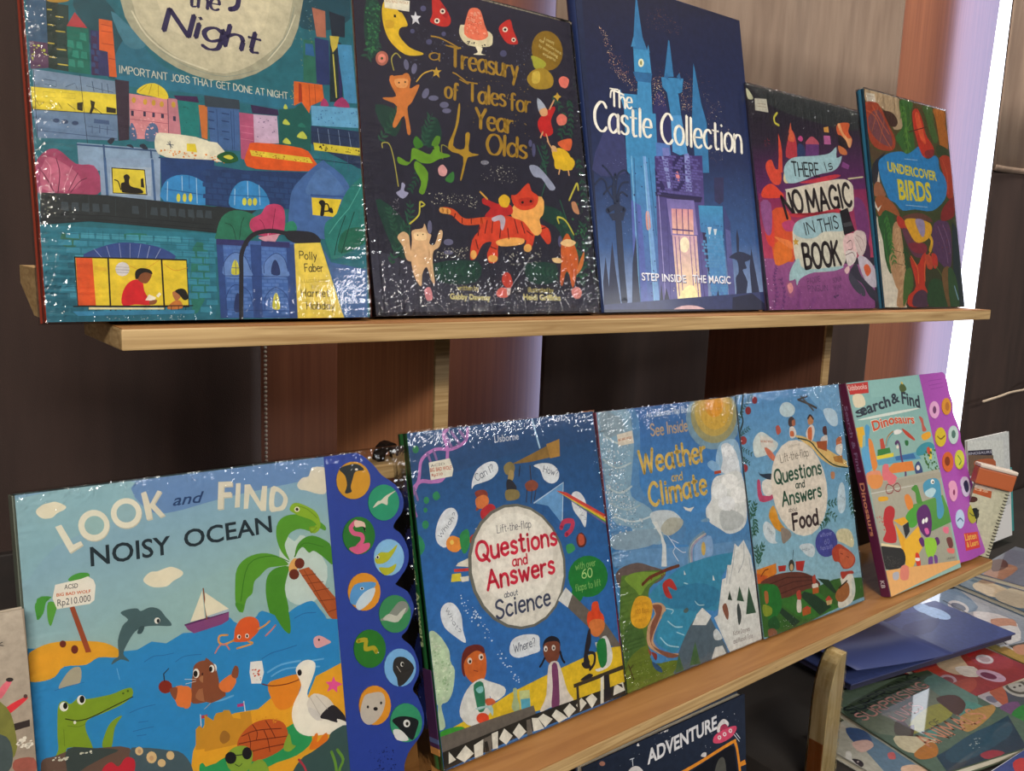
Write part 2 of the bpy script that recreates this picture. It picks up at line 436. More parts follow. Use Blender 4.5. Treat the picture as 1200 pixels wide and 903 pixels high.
M = {}
M['print'] = print_mat('glossy_print')
M['matt_print'] = print_mat('matt_print', 0.5, 0.05)
M['plain_print'] = print_mat('plain_print', 0.45, 0.1, 0.93, 1.05)
M['ply'] = plywood('plywood', '947448', 'c0a272')
M['ply_top'] = plywood('plywood_face', '8c5c2c', 'a0703c')
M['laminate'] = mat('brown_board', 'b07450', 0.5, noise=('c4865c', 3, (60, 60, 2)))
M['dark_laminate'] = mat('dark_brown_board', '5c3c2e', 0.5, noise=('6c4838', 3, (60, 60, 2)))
M['black_board'] = mat('near_black_board', '1a1413', 0.7, noise=('221a18', 4, (2, 2, 20)))
M['paper'] = mat('page_edges', 'd8d2c0', 0.8, noise=('b8b09c', 30, (1, 60, 1)))
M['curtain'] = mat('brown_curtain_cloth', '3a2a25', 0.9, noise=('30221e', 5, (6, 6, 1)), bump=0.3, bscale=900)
M['blind'] = None
M['dark_metal'] = mat('dark_metal', '2c2420', 0.4, metal=0.6)
M['floor'] = mat('floor_tiles', '161210', 0.6, noise=('1e1916', 3, (1, 1, 1)))
M['wall'] = mat('painted_wall', '6c645c', 0.9, noise=('645c54', 4, (1, 1, 1)))
M['ceiling'] = mat('ceiling_paint', 'b8b2a8', 0.9, noise=('b0aaa0', 4, (1, 1, 1)))
M['cloth'] = mat('table_cloth', '241f1c', 0.9, noise=('1c1816', 8, (1, 1, 1)))
M['bead'] = mat('white_plastic', 'd8cfc4', 0.35)
M['wire'] = mat('spiral_wire', '3c3c38', 0.35, metal=0.8)
M['sticker'] = M['matt_print']
M['jute'] = mat('twine', 'b0a08c', 0.9)

def wrap_mat():
    m = bpy.data.materials.new('clear_shrink_film'); m.use_nodes = True; nt = m.node_tree
    nt.nodes.clear(); out = nt.nodes.new('ShaderNodeOutputMaterial')
    tr = nt.nodes.new('ShaderNodeBsdfTransparent'); tr.inputs[0].default_value = (0.97, 0.97, 0.97, 1)
    gl = nt.nodes.new('ShaderNodeBsdfGlossy'); gl.inputs['Roughness'].default_value = 0.07
    fr = nt.nodes.new('ShaderNodeFresnel'); fr.inputs[0].default_value = 1.5
    tc = nt.nodes.new('ShaderNodeTexCoord')
    n = nt.nodes.new('ShaderNodeTexNoise'); n.inputs['Scale'].default_value = 100; n.inputs['Detail'].default_value = 3; n.inputs['Distortion'].default_value = 0.4
    mpw = nt.nodes.new('ShaderNodeMapping'); mpw.inputs['Scale'].default_value = (3.2, 1.0, 0.9)
    nt.links.new(tc.outputs['Object'], mpw.inputs[0]); nt.links.new(mpw.outputs[0], n.inputs['Vector'])
    at = nt.nodes.new('ShaderNodeAttribute'); at.attribute_name = 'crinkle'
    b = nt.nodes.new('ShaderNodeBump'); b.inputs['Distance'].default_value = 0.003
    nt.links.new(at.outputs['Fac'], b.inputs['Strength']); nt.links.new(n.outputs[0], b.inputs['Height'])
    nt.links.new(b.outputs[0], gl.inputs['Normal']); nt.links.new(b.outputs[0], fr.inputs['Normal'])
    ma = nt.nodes.new('ShaderNodeMath'); ma.operation = 'MULTIPLY'; ma.inputs[1].default_value = 1.15; ma.use_clamp = True
    nt.links.new(fr.outputs[0], ma.inputs[0])
    mx = nt.nodes.new('ShaderNodeMixShader'); nt.links.new(ma.outputs[0], mx.inputs[0])
    nt.links.new(tr.outputs[0], mx.inputs[1]); nt.links.new(gl.outputs[0], mx.inputs[2]); nt.links.new(mx.outputs[0], out.inputs[0])
    return m
M['film'] = wrap_mat()

def shrink_wrap(parent, W, H, T, seed, edges, u0=0.0):
    """clear film: front sheet with crinkled margins, folded back round the edges.
    edges = strength of the crinkles at left, right, bottom, top"""
    rnd = random.Random(seed); nx, nz = int(W / 0.0018), int(H / 0.0018); g = 0.0018
    verts, cr = [], []
    def walk(n):
        a = [rnd.gauss(0, 1) for _ in range(n + 1)]; b = [rnd.gauss(0, 1) for _ in range(n // 4 + 2)]
        return [0.55 * a[i] + 0.8 * (b[i // 4] + (b[i // 4 + 1] - b[i // 4]) * (i % 4) / 4) for i in range(n + 1)]
    colb, colt, rowl, rowr = walk(nx), walk(nx), walk(nz), walk(nz)
    reach = [[rnd.uniform(0.35, 1.7) for _ in range(nx + 1)] for _ in range(2)] + [[rnd.uniform(0.35, 1.7) for _ in range(nz + 1)] for _ in range(2)]
    for i in range(nx + 1):
        for k in range(nz + 1):
            u, v = i / nx, k / nz
            dl, dr, db, dt = u * W, (1 - u) * W, v * H, (1 - v) * H
            s = 0; p = 0
            for d, e, q, rc in ((dl, edges[0], rowl[k], reach[2][k]), (dr, edges[1], rowr[k], reach[3][k]), (db, edges[2], colb[i], reach[0][i]), (dt, edges[3], colt[i], reach[1][i])):
                a = e * math.exp(-d / (0.012 * rc * (0.6 + e))); s = max(s, a); p += a * q
            y = -g - 0.00055 * (p + 0.45 * rnd.gauss(0, 1) * s)
            for d, e in ((db, edges[2]), (dt, edges[3])): y -= 0.0009 * e * (d / 0.016) * math.exp(1 - d / 0.016)
            y = min(y, -0.0009)
            x = -0.0012 + u * (W + 0.0024); z = -0.0002 + v * (H + 0.0016)
            verts.append((u0 + x, y, z)); cr.append(0.02 + 0.5 * min(1, s))
    f = [(i * (nz + 1) + k, (i + 1) * (nz + 1) + k, (i + 1) * (nz + 1) + k + 1, i * (nz + 1) + k + 1) for i in range(nx) for k in range(nz)]
    # side strips
    ring = [i * (nz + 1) for i in range(nx + 1)] + [nx * (nz + 1) + k for k in range(1, nz + 1)] + [i * (nz + 1) + nz for i in range(nx - 1, -1, -1)] + [k for k in range(nz - 1, 0, -1)]
    b0 = len(verts)
    for q in ring:
        x, y, z = verts[q]; verts.append((x, T + 0.0006, z)); cr.append(0.6)
    n = len(ring)
    for i in range(n): f.append((ring[i], b0 + i, b0 + (i + 1) % n, ring[(i + 1) % n]))
    o = mesh_obj('shrink_wrap', verts, f, M['film'], parent, smooth=False)
    at = o.data.attributes.new('crinkle', 'FLOAT', 'POINT'); at.data.foreach_set('value', cr)
    return o

# cover artwork: shapes in 0.1 mm on each cover (p polygon, b blob, l line, c curve, e ellipse, s speckle, t text, G gradient)
ART = {
"T1": """G 1f5f6e 2b7280 53,3274 2793,3484 2639,1185 -94,939
b 26525e 281,2052 473,2092 573,1867 497,1583 401,1678 327,1906
b 2f6f86 622,1901 779,1740 1024,1664 1707,1630 2167,1636 2160,1519 891,1567 522,1612 507,1732
b 477f92 502,2025 624,1938 715,1868 663,1808 571,1829
b 1f4c5c 1809,2787 2345,2920 2241,2316 1888,2162 1776,2280
s 8fb5c4 50 3 1663,2340 1964,2403 1896,2065 1730,2036
b 2e7590 602,1624 1704,1629 1611,1548 1066,1566 597,1549
b a9a68f 570,2725 1319,3194 1862,2870 1801,2160 1562,1842 1221,1681 901,1722 668,1884 565,2112
b c5bea4 627,2716 1315,3140 1785,2823 1729,2188 1524,1904 1225,1734 943,1780 730,1920 636,2126
c d2ccb4 11 632,2051 717,1906 881,1795 1106,1742
c 8f978a 5 785,1830 966,1745 1223,1714 1475,1801
c 8f978a 6 1567,1911 1709,2101 1781,2309
c d2ccb4 8 1551,1881 1691,2057 1785,2254
b cfc7ac 790,2660 1307,3006 1621,2741 1571,2199 1433,2010 1195,1888 991,1943 823,2052
t 2c2350 1005,2165 1213,2165 125 q1.2|the
t 2c2350 830,1964 1475,1916 159 q1.45|Night
c 2c2350 35 1376,2400 1351,2235 1295,2197
t d8d6c4 529,1631 1685,1620 48 h1.0|IMPORTANT JOBS THAT GET DONE AT NIGHT
p 3d5c7a 14,1997 129,2021 113,1595 8,1578
p 5d3d5c 18,1748 123,1750 118,1596 13,1573
p 24352f 124,2020 194,2034 160,1591 113,1595
p 2a3f3c 187,2009 251,2011 230,1590 160,1591
l c9b54a 8 131,1962 152,1964
l c9b54a 8 128,1868 157,1868
l c9b54a 8 121,1752 153,1753
l c9b54a 8 123,1667 154,1666
l c9b54a 8 176,1927 214,1929
l c9b54a 8 170,1835 219,1838
l c9b54a 8 169,1722 217,1724
l c9b54a 8 168,1628 222,1629
e b3872f 194,2034 65,14 -1,-17
p 1f6f60 232,1876 359,1888 351,1591 225,1589
p b8434a 285,1976 353,1887 232,1878
p 373a68 369,1878 431,1883 423,1754 474,1751 464,1597 357,1592
p 433054 373,1855 407,1861 401,1593 362,1589
p d9662f 425,1961 504,1962 510,1598 464,1597 465,1756 415,1759
l 9c3b22 4 439,1928 496,1926
l 9c3b22 4 437,1885 496,1887
l 9c3b22 4 434,1805 502,1805
l 9c3b22 4 471,1714 508,1713
p 7d93ad 23,1575 496,1571 497,1485 21,1466
p e3cf3f 6,1464 497,1485 494,1356 7,1324
p 6e88a8 7,1322 500,1350 489,1183 22,1149
l 20283a 3 28,1570 22,1149
l 20283a 3 290,1582 306,1145
l 20283a 4 7,1324 494,1352
l 3f5578 4 25,1196 484,1195
l 3c4d66 3 87,1521 151,1519 149,1489
l 3c4d66 3 85,1491 148,1483
l 3c4d66 3 202,1491 258,1523 267,1488
l 3c4d66 3 324,1515 480,1495
l 3c4d66 4 359,1550 366,1485
l 3c4d66 4 415,1547 417,1486
l 3c4d66 4 449,1546 453,1491
p 2a2313 340,1427 368,1418 360,1381 380,1347 359,1375 340,1336 329,1341 343,1385
l 2a2313 4 360,1381 408,1345
l 3a3315 3 27,1389 45,1351 73,1378
l 3a3315 3 104,1376 139,1340
l 3a3315 3 153,1383 172,1350
l 3a3315 3 206,1384 248,1354
p 2f2a18 261,1398 295,1408 291,1348 259,1355
p 2f2a18 434,1397 491,1392 489,1361 432,1360
l b5a436 2 72,1442 141,1446 139,1413 72,1407 72,1442
l b5a436 2 178,1452 254,1454 252,1424 176,1418 178,1452
e 3a4d70 135,1270 19,2 -1,-14
e 3a4d70 183,1268 20,2 -1,-14
e 3a4d70 242,1267 20,2 -1,-14
p 4a6188 355,1308 445,1307 444,1282 353,1281
l 3a4d70 3 318,1255 470,1248
l 3a4d70 3 341,1263 338,1215
l 3a4d70 4 386,1269 383,1220
l 3a4d70 4 432,1268 428,1216
p 3b2e3e 497,1583 584,1584 560,1197 495,1183
p d69096 579,1503 819,1499 813,1225 566,1204
p c2828f 819,1506 887,1509 897,1260 813,1225
b e0cc3a 627,1516 672,1570 745,1594 810,1562 825,1500 722,1505
l b5942a 4 645,1525 696,1576
l b5942a 4 704,1515 727,1587
l b5942a 4 764,1511 769,1587
e c9a33e 606,1463 13,2 -1,-20
e c9a33e 677,1461 13,2 -1,-20
e c9a33e 731,1462 13,2 -1,-20
e c9a33e 783,1460 14,2 -1,-20
e c9a33e 860,1467 14,2 -1,-21
p 3a3450 584,1392 601,1392 599,1357 582,1358
p 3a3450 661,1396 677,1396 675,1363 659,1363
p 3a3450 718,1397 735,1397 733,1365 716,1365
p 3a3450 775,1398 793,1398 791,1366 773,1366
p 3a3450 852,1389 870,1389 868,1356 850,1357
b 566f96 666,1202 664,1259 691,1312 716,1328 745,1306 748,1256 733,1210
b 566f96 566,1204 568,1272 584,1311 605,1264 607,1202
l 4a3556 4 825,1500 813,1225
p 1f7f7c 887,1502 1039,1504 1018,1267 897,1266
p 452450 864,1531 1023,1545 1033,1503 887,1502
p c9743a 1028,1489 1090,1491 1075,1254 1037,1263
s 12524f 14 4 917,1481 1019,1482 1007,1298 911,1294
p 3a4652 1072,1561 1318,1562 1320,1496 1074,1483
p 46699c 1087,1484 1314,1495 1301,1199 1094,1190
l 2c4778 9 1098,1453 1130,1452
l 2c4778 9 1190,1452 1236,1450
l 2c4778 9 1094,1394 1127,1392
l 2c4778 9 1186,1399 1233,1396
l 2c4778 9 1090,1334 1129,1334
l 2c4778 9 1182,1325 1228,1324
l 2c4778 9 1192,1273 1225,1271
l 2c4778 4 1152,1473 1148,1209
l 2c4778 4 1273,1489 1261,1208
l 2c4778 4 1251,1473 1248,1206
p b55a7e 1312,1474 1415,1474 1408,1250 1365,1232 1345,1136 1305,1145
l d98aa3 3 1313,1381 1409,1379
l d98aa3 3 1317,1334 1406,1331
l d98aa3 3 1314,1287 1403,1284
p 3a2a50 1399,1540 1603,1533 1607,1489 1409,1480
p c9b0c8 1415,1474 1593,1483 1594,1284 1409,1264
s 5c4a78 20 4 1428,1456 1584,1462 1574,1309 1425,1306
p 1f5f5a 1610,1534 1728,1556 1791,1607 1861,1525 1843,1254 1594,1277
b c9d257 1633,1433 1657,1471 1691,1433
b c9d257 1737,1348 1785,1396 1819,1343
b c9d257 1624,1294 1655,1332 1689,1291
b 2a7a6c 1750,1427 1781,1458 1817,1428
b c9d257 1647,1546 1664,1582 1680,1550
p d96a2c 1742,1760 1968,1766 1976,1653 1865,1596 1847,1537 1792,1614 1730,1577
p a03c20 1778,1752 1800,1748 1799,1615 1769,1611
l 8f3a22 4 1860,1750 1858,1595
l 8f3a22 4 1906,1757 1905,1615
s e6d24a 16 3 1712,1756 1742,1760 1745,1579 1708,1574
p b0705a 1922,2338 2029,2331 2023,2131 1946,2124
p 2f6f5e 1837,2083 1928,2092 1923,1773 1817,1771
p 30679a 1851,2057 1911,2061 1920,1971 1845,1972
p 2c3a6c 1930,2114 2045,2113 2031,1775 1968,1766 1923,1773
p 1f2a3a 2060,2337 2193,2321 2182,2160 2071,2154
p 203038 2055,2137 2147,2110 2133,1661 2022,1645
p 2f2c5a 2114,2090 2154,2097 2127,1689 2103,1685
p c9b54a 2055,2151 2134,2158 2113,2075 2071,2025 2059,2080
l c9c05a 12 2074,2011 2080,1689
p 4a8fb8 2115,2097 2235,2111 2262,1664 2149,1656 2121,1962
s 2c5f8c 16 3 2144,2066 2225,2080 2232,1703 2151,1692
s d9d25a 14 2 1894,2262 1917,2266 1904,2067 1881,2063
s d9d25a 14 2 1815,2093 1831,2096 1817,1883 1806,1882
b a83a6c 1942,1606 1977,1668 2012,1615
b a83a6c 2052,1621 2128,1696 2187,1624
p 6aa8cc 1865,1596 2268,1628 2274,1475 1863,1447
s 2a5f96 28 5 1887,1577 2250,1604 2259,1488 1880,1470
p 2a3a5c 1856,1446 2297,1448 2316,1362 2294,1154 1847,1311
l 9ab0d0 3 1908,1431 1916,1319
l 9ab0d0 3 1993,1434 2003,1314
l 9ab0d0 3 2079,1437 2087,1316
l 9ab0d0 3 2166,1433 2178,1318
l 1c2844 4 1852,1397 2293,1389
p d9c93f 1866,1320 2318,1318 2317,1259 1871,1264
s 2a2313 24 6 1877,1315 2304,1309 2309,1266 1882,1273
l 1c2844 4 1839,1198 2329,1186
l 4c628c 3 1919,1248 1918,1116
l 4c628c 3 2028,1252 2027,1125
l 4c628c 3 2138,1256 2147,1136
s c9d257 14 6 27,1721 111,1736 103,1605 19,1592
k 2f8a78 50 60 237,1841 357,1864 341,1608 225,1589
k 3c4a78 34 40 374,1867 424,1864 418,1596 363,1599
s e8b0b0 40 6 587,1349 804,1364 796,1236 578,1211
l a85c70 4 578,1398 818,1397
l a85c70 4 574,1335 814,1333
p 8fa8c2 245,1144 742,1154 757,1012 245,966
l 3c587f 11 245,1132 741,1141
l 3c587f 12 401,1143 402,980
l 3c587f 12 692,1142 696,1006
b 2a3040 425,1170 450,1197 472,1193 447,1154
b 2a3040 539,1157 569,1167 585,1144
b 2a3040 622,1166 653,1180 675,1147 645,1144
p 2c4a76 738,1103 2455,1003 2441,793 752,939
b e3dfc9 729,1241 798,1268 1075,1247 1085,1111 924,1095 739,1122
s e28a2c 40 6 735,1153 1094,1151 1092,1111 739,1122
p e3dfc9 1048,1244 1140,1241 1189,1187 1197,1108 1053,1108
s e28a2c 12 6 1055,1154 1193,1141 1190,1101 1053,1108
p e0cc3a 931,1212 989,1216 998,1157 928,1160
l 2c3f5c 5 799,1192 842,1192
l 2c3f5c 5 819,1215 822,1165
l 2c3f5c 4 806,1208 835,1172
b 1f5a34 1130,1141 1186,1180 1253,1180 1283,1130 1194,1101
b d9d24a 1177,1146 1218,1163 1250,1147 1222,1131
b dd5f22 1342,1095 1365,1232 1423,1272 1769,1268 1855,1199 1880,1116 1610,1088
p d9c93f 1371,1213 1825,1203 1852,1163 1382,1173
s a04a20 30 5 1377,1206 1824,1196 1837,1169 1389,1178
b a8486c -5,808 -4,975 61,1070 133,1089 230,1008 334,1006 371,905 344,822 186,811
b c06a86 26,833 58,1025 148,1011 246,929 220,847
c 5c2340 5 95,815 51,913 15,965
c 5c2340 5 115,817 133,942 119,1031
c 5c2340 4 187,822 243,895 287,921
c 5c2340 4 177,833 213,904 237,951
c e3a3b5 3 67,847 84,961 57,1014
c e3a3b5 3 147,842 184,936 208,994
p 93a9c4 370,1056 750,1093 731,802 365,812
p a9b9cc 431,1003 688,1027 676,834 420,828
l 4a6a96 16 402,1059 403,815
l 4a6a96 16 697,1076 697,812
p e3cf3f 441,999 641,1005 642,842 440,839
l 201810 6 441,1001 643,1005 648,842 438,838 441,1001
b 201810 492,857 490,903 513,917 509,952 532,968 548,949 541,925 550,890 610,877 620,848 508,844
c 201810 7 487,862 474,914 453,924
p 201810 615,943 632,950 634,885 613,889
p 27457a 750,1099 1112,1116 1092,802 743,809
b 3a8fc9 755,804 762,925 848,987 956,990 1051,936 1082,851 1073,800
l 1f5a96 5 766,889 1077,863
l a9d0e8 5 787,939 776,811
l a9d0e8 5 884,984 880,886
l a9d0e8 5 980,980 975,806
l 1f5a96 4 932,988 929,902
e d9d24a 851,835 13,1 -2,-29
e d9d24a 892,838 13,1 -2,-30
e d9d24a 932,843 13,1 -2,-30
p 2c3235 15,810 397,820 1091,789 1484,860 1288,699 1091,607 720,627 280,645 2,608
l 171c1f 3 36,677 389,686 1083,663
l 171c1f 3 35,655 387,657 1081,632
k 3f4a52 60 70 43,789 396,803 1090,776 1085,701 282,680 37,688
l 3a444a 3 290,807 288,692
l 3a444a 3 450,801 445,689
l 3a444a 4 639,796 635,688
l 3a444a 4 789,788 784,684
l 3a444a 4 943,780 939,681
s c9c8a0 30 2 14,798 104,805 96,669 6,664
G 2f7f93 2a6c80 2,608 1091,601 1050,-31 -27,-10
b 2f7a6c 924,495 1022,498 1017,224 895,38
b 35705c 119,558 222,562 196,481 124,479
b 2f7a6c 491,574 625,580 612,544 500,539
k 3c8ca4 90 48 121,580 1089,576 1057,73 -4,38
k 4a9cb0 90 48 224,585 833,565 705,391 212,402
k 1f6478 90 48 61,443 267,449 240,11 -6,15
l 1f5468 2 120,563 1075,550
l 1f5468 2 97,523 1072,506
l 1f5468 2 54,482 258,472
l 1f5468 2 803,466 1069,456
l 1f5468 2 894,395 1065,387
l 1f5468 2 890,334 1061,324
l 1f5468 2 886,272 1057,262
l 1f5468 2 881,198 1052,189
l 1f5468 2 17,374 179,372
l 1f5468 2 13,307 180,304
l 1f5468 2 8,228 178,226
l 1f5468 2 4,161 176,155
l 1f5468 2 276,588 273,530
l 1f5468 2 361,586 358,533
l 1f5468 2 458,584 455,526
l 1f5468 2 670,570 667,522
l 1f5468 2 786,563 783,514
l 1f5468 2 904,556 901,506
l 1f5468 2 1007,448 1003,386
l 1f5468 2 942,384 938,322
l 1f5468 2 995,261 991,199
b 3a5090 234,416 322,474 454,514 598,513 734,482 800,418 481,415
l 9aa8cf 3 300,468 340,417
l 9aa8cf 3 376,488 393,412
l 9aa8cf 3 454,508 459,414
l 9aa8cf 3 520,511 514,416
l 9aa8cf 3 587,509 564,417
l 9aa8cf 4 643,497 621,419
l 9aa8cf 4 711,482 672,414
p e6cc38 187,412 877,413 875,100 183,104
p dd5a26 190,410 286,407 288,100 185,104
p dcb838 293,358 367,348 366,324 294,335
l 1c1814 8 184,412 877,412 872,93 183,100 184,412
l 1c1814 10 380,412 374,73
l 1c1814 11 713,412 710,76
e d9d6dc 463,341 44,1 -3,-47
l 9a98a5 3 424,355 503,353
l 9a98a5 3 421,337 504,335
l 9a98a5 3 425,319 496,317
c d89a30 3 510,362 587,340 694,403
c d89a30 4 727,379 795,338 880,358
b d3232c 450,102 449,173 486,244 538,274 582,257 590,197 620,143 653,125 618,104 528,108
b 8a5230 545,292 564,328 632,329 642,299 610,251 571,256
b 1c1814 539,280 542,327 577,350 633,341 648,311 609,323 574,310 555,280
p f0ece0 591,137 617,175 661,155 648,131
p f0ece0 662,167 686,191 695,176 676,154
b 8a5230 619,131 666,139 652,111 618,107
b c97a3a 731,76 751,112 794,137 823,124 826,81
b b5764a 771,192 804,198 825,167 793,131 772,161
b 1c1814 786,198 823,216 858,204 872,149 841,137 814,173
l 1c1814 7 157,98 899,99
l 1c1814 3 245,98 243,69
l 1c1814 3 287,97 286,68
l 1c1814 3 330,97 328,68
l 1c1814 3 406,97 404,67
l 1c1814 3 449,96 447,67
l 1c1814 3 493,96 492,66
l 1c1814 3 538,96 536,66
l 1c1814 3 583,95 581,65
l 1c1814 4 628,95 627,65
l 1c1814 4 674,95 672,65
l 1c1814 4 756,94 754,70
l 1c1814 4 803,94 801,69
l 1c1814 4 851,94 849,69
p e8e0b0 245,92 709,86 708,74 244,78
p 3a86ad 150,67 909,68 907,44 179,37
s d5e4ea 40 3 347,33 823,39 820,-4 346,4
p 27406f 1046,1047 1906,1098 1930,1019 1659,812 1256,787 1030,798
k 2c4a7c 70 40 1044,1022 1903,1057 1687,814 1029,785
b 3a8fc9 1205,796 1211,885 1267,966 1347,991 1437,953 1486,879 1481,814 1359,781
l a9d0e8 5 1245,926 1235,811
l a9d0e8 5 1340,987 1336,869
l a9d0e8 5 1424,965 1422,823
l 1f5a96 5 1210,879 1486,886
e d9d24a 1308,839 16,1 -2,-28
e d9d24a 1347,839 16,1 -2,-28
e d9d24a 1385,844 16,1 -2,-28
b 4a6fa8 1647,838 1699,987 1911,1179 1969,1171 2139,1022 2116,675 1902,597 1649,653
b 557bb0 1782,967 1923,1140 2078,1017 2073,948 1836,917
l 3a5a96 14 1822,923 2102,929
p e6cc38 1824,906 2070,907 2009,768 1824,775
b 1c1814 1884,775 1896,841 1879,873 1907,893 1932,877 1924,829 1914,777
c 1c1814 11 1912,855 1949,864 1960,817 1916,808
b 1c1814 1954,828 1984,839 1992,799 1960,804
b 2a7f78 1910,611 1925,720 2018,794 2121,979 2267,1102 2288,1076 2267,626 2200,554 1980,443 1940,503
b 1f6a54 2014,506 2053,645 2163,698 2270,682 2265,598 2105,509
c 123f38 6 1982,477 2021,616 2093,784
c 123f38 6 2043,493 2099,647 2171,816
c 5ab0a5 6 1949,640 2029,739 2127,841
c 5ab0a5 6 2127,841 2212,972 2264,1060
b 2f7a60 1092,601 1137,717 1229,773 1358,755 1418,668 1332,561 1101,558
c 1a4a3a 5 1229,569 1209,657 1159,680
c 1a4a3a 5 1255,571 1274,673 1297,726
b 2f8a6c 1596,690 1667,720 1691,655 1592,637
G 4f72b5 3f66a5 1089,557 1671,568 1655,2 1085,11
k 5a80c0 60 26 1130,515 1329,522 1317,20 1130,23
k 5a80c0 60 26 1408,512 1598,519 1593,17 1389,19
p 35508c 1089,557 1133,559 1135,10 1085,11
p 35508c 1330,535 1410,535 1388,6 1322,7
p 35508c 1600,545 1670,548 1655,2 1592,3
p 3a3a70 1089,566 1319,563 1316,522 1087,526
p 3a3a70 1411,564 1629,562 1626,520 1409,525
b 6c8fc9 1135,301 1135,402 1210,473 1285,444 1319,355 1322,304
c 2c4680 5 1132,301 1135,402 1210,473 1285,444 1321,355
b 6c8fc9 1421,305 1421,409 1513,477 1579,439 1602,360 1598,308
c 2c4680 5 1420,331 1428,409 1513,477 1579,439 1601,347
b d9d24a 1181,321 1192,391 1217,423 1236,379 1236,321
l 2c4680 4 1216,419 1213,321
l 2c4680 4 1186,365 1237,364
b 2c3c6c 1474,325 1484,397 1510,431 1535,385 1537,320
c 2c4680 5 1127,73 1139,175 1201,245 1295,200 1322,98
c 2c4680 5 1406,71 1419,162 1497,228 1576,175 1598,83
b 2c3c6c 1183,60 1195,149 1217,187 1240,149 1234,60
b d9d24a 1467,77 1476,149 1499,188 1519,149 1521,70
l 2c4680 4 1498,182 1495,70
l 2c4680 4 1474,136 1522,133
l 2c4680 5 1135,307 1598,308
l 2c4680 5 1126,67 1596,56
l 35508c 4 1389,19 1649,13
b c2446f 1401,602 1338,651 1349,716 1424,759 1468,820 1551,838 1603,795 1593,650 1536,608
c 6c1f40 4 1455,618 1433,694 1408,719
c 6c1f40 4 1496,620 1515,712 1535,804
c e3a3b5 7 1399,583 1452,566 1469,618
p d9a0b0 1393,589 1557,622 1519,562 1425,565
c 2a2a33 31 1230,-4 1252,328 1268,482 1348,600 1483,639 1619,625
b 2a2a33 1592,637 1733,650 1832,635 1871,569 1657,561
G ecd45a e3cc55 1663,554 1871,569 2032,-17 1654,-11
t 3a3423 1698,442 1833,439 56 h1.1|Polly
t 3a3423 1734,347 1878,350 57 h1.1|Faber
t 8a7c35 1696,266 1915,269 22 h.8|ILLUSTRATED
t 8a7c35 1779,224 1816,224 22 h.8|BY
t 3a3423 1694,162 1917,160 54 h1.1|Harriet
t 3a3423 1730,68 1952,64 54 h1.1|Hobday
p 4469a0 1884,542 1949,422 2250,373 2232,-20 2032,-17
G 1f5f6e 2b7280 2306,1217 2401,1226 2318,-22 2263,-21""",
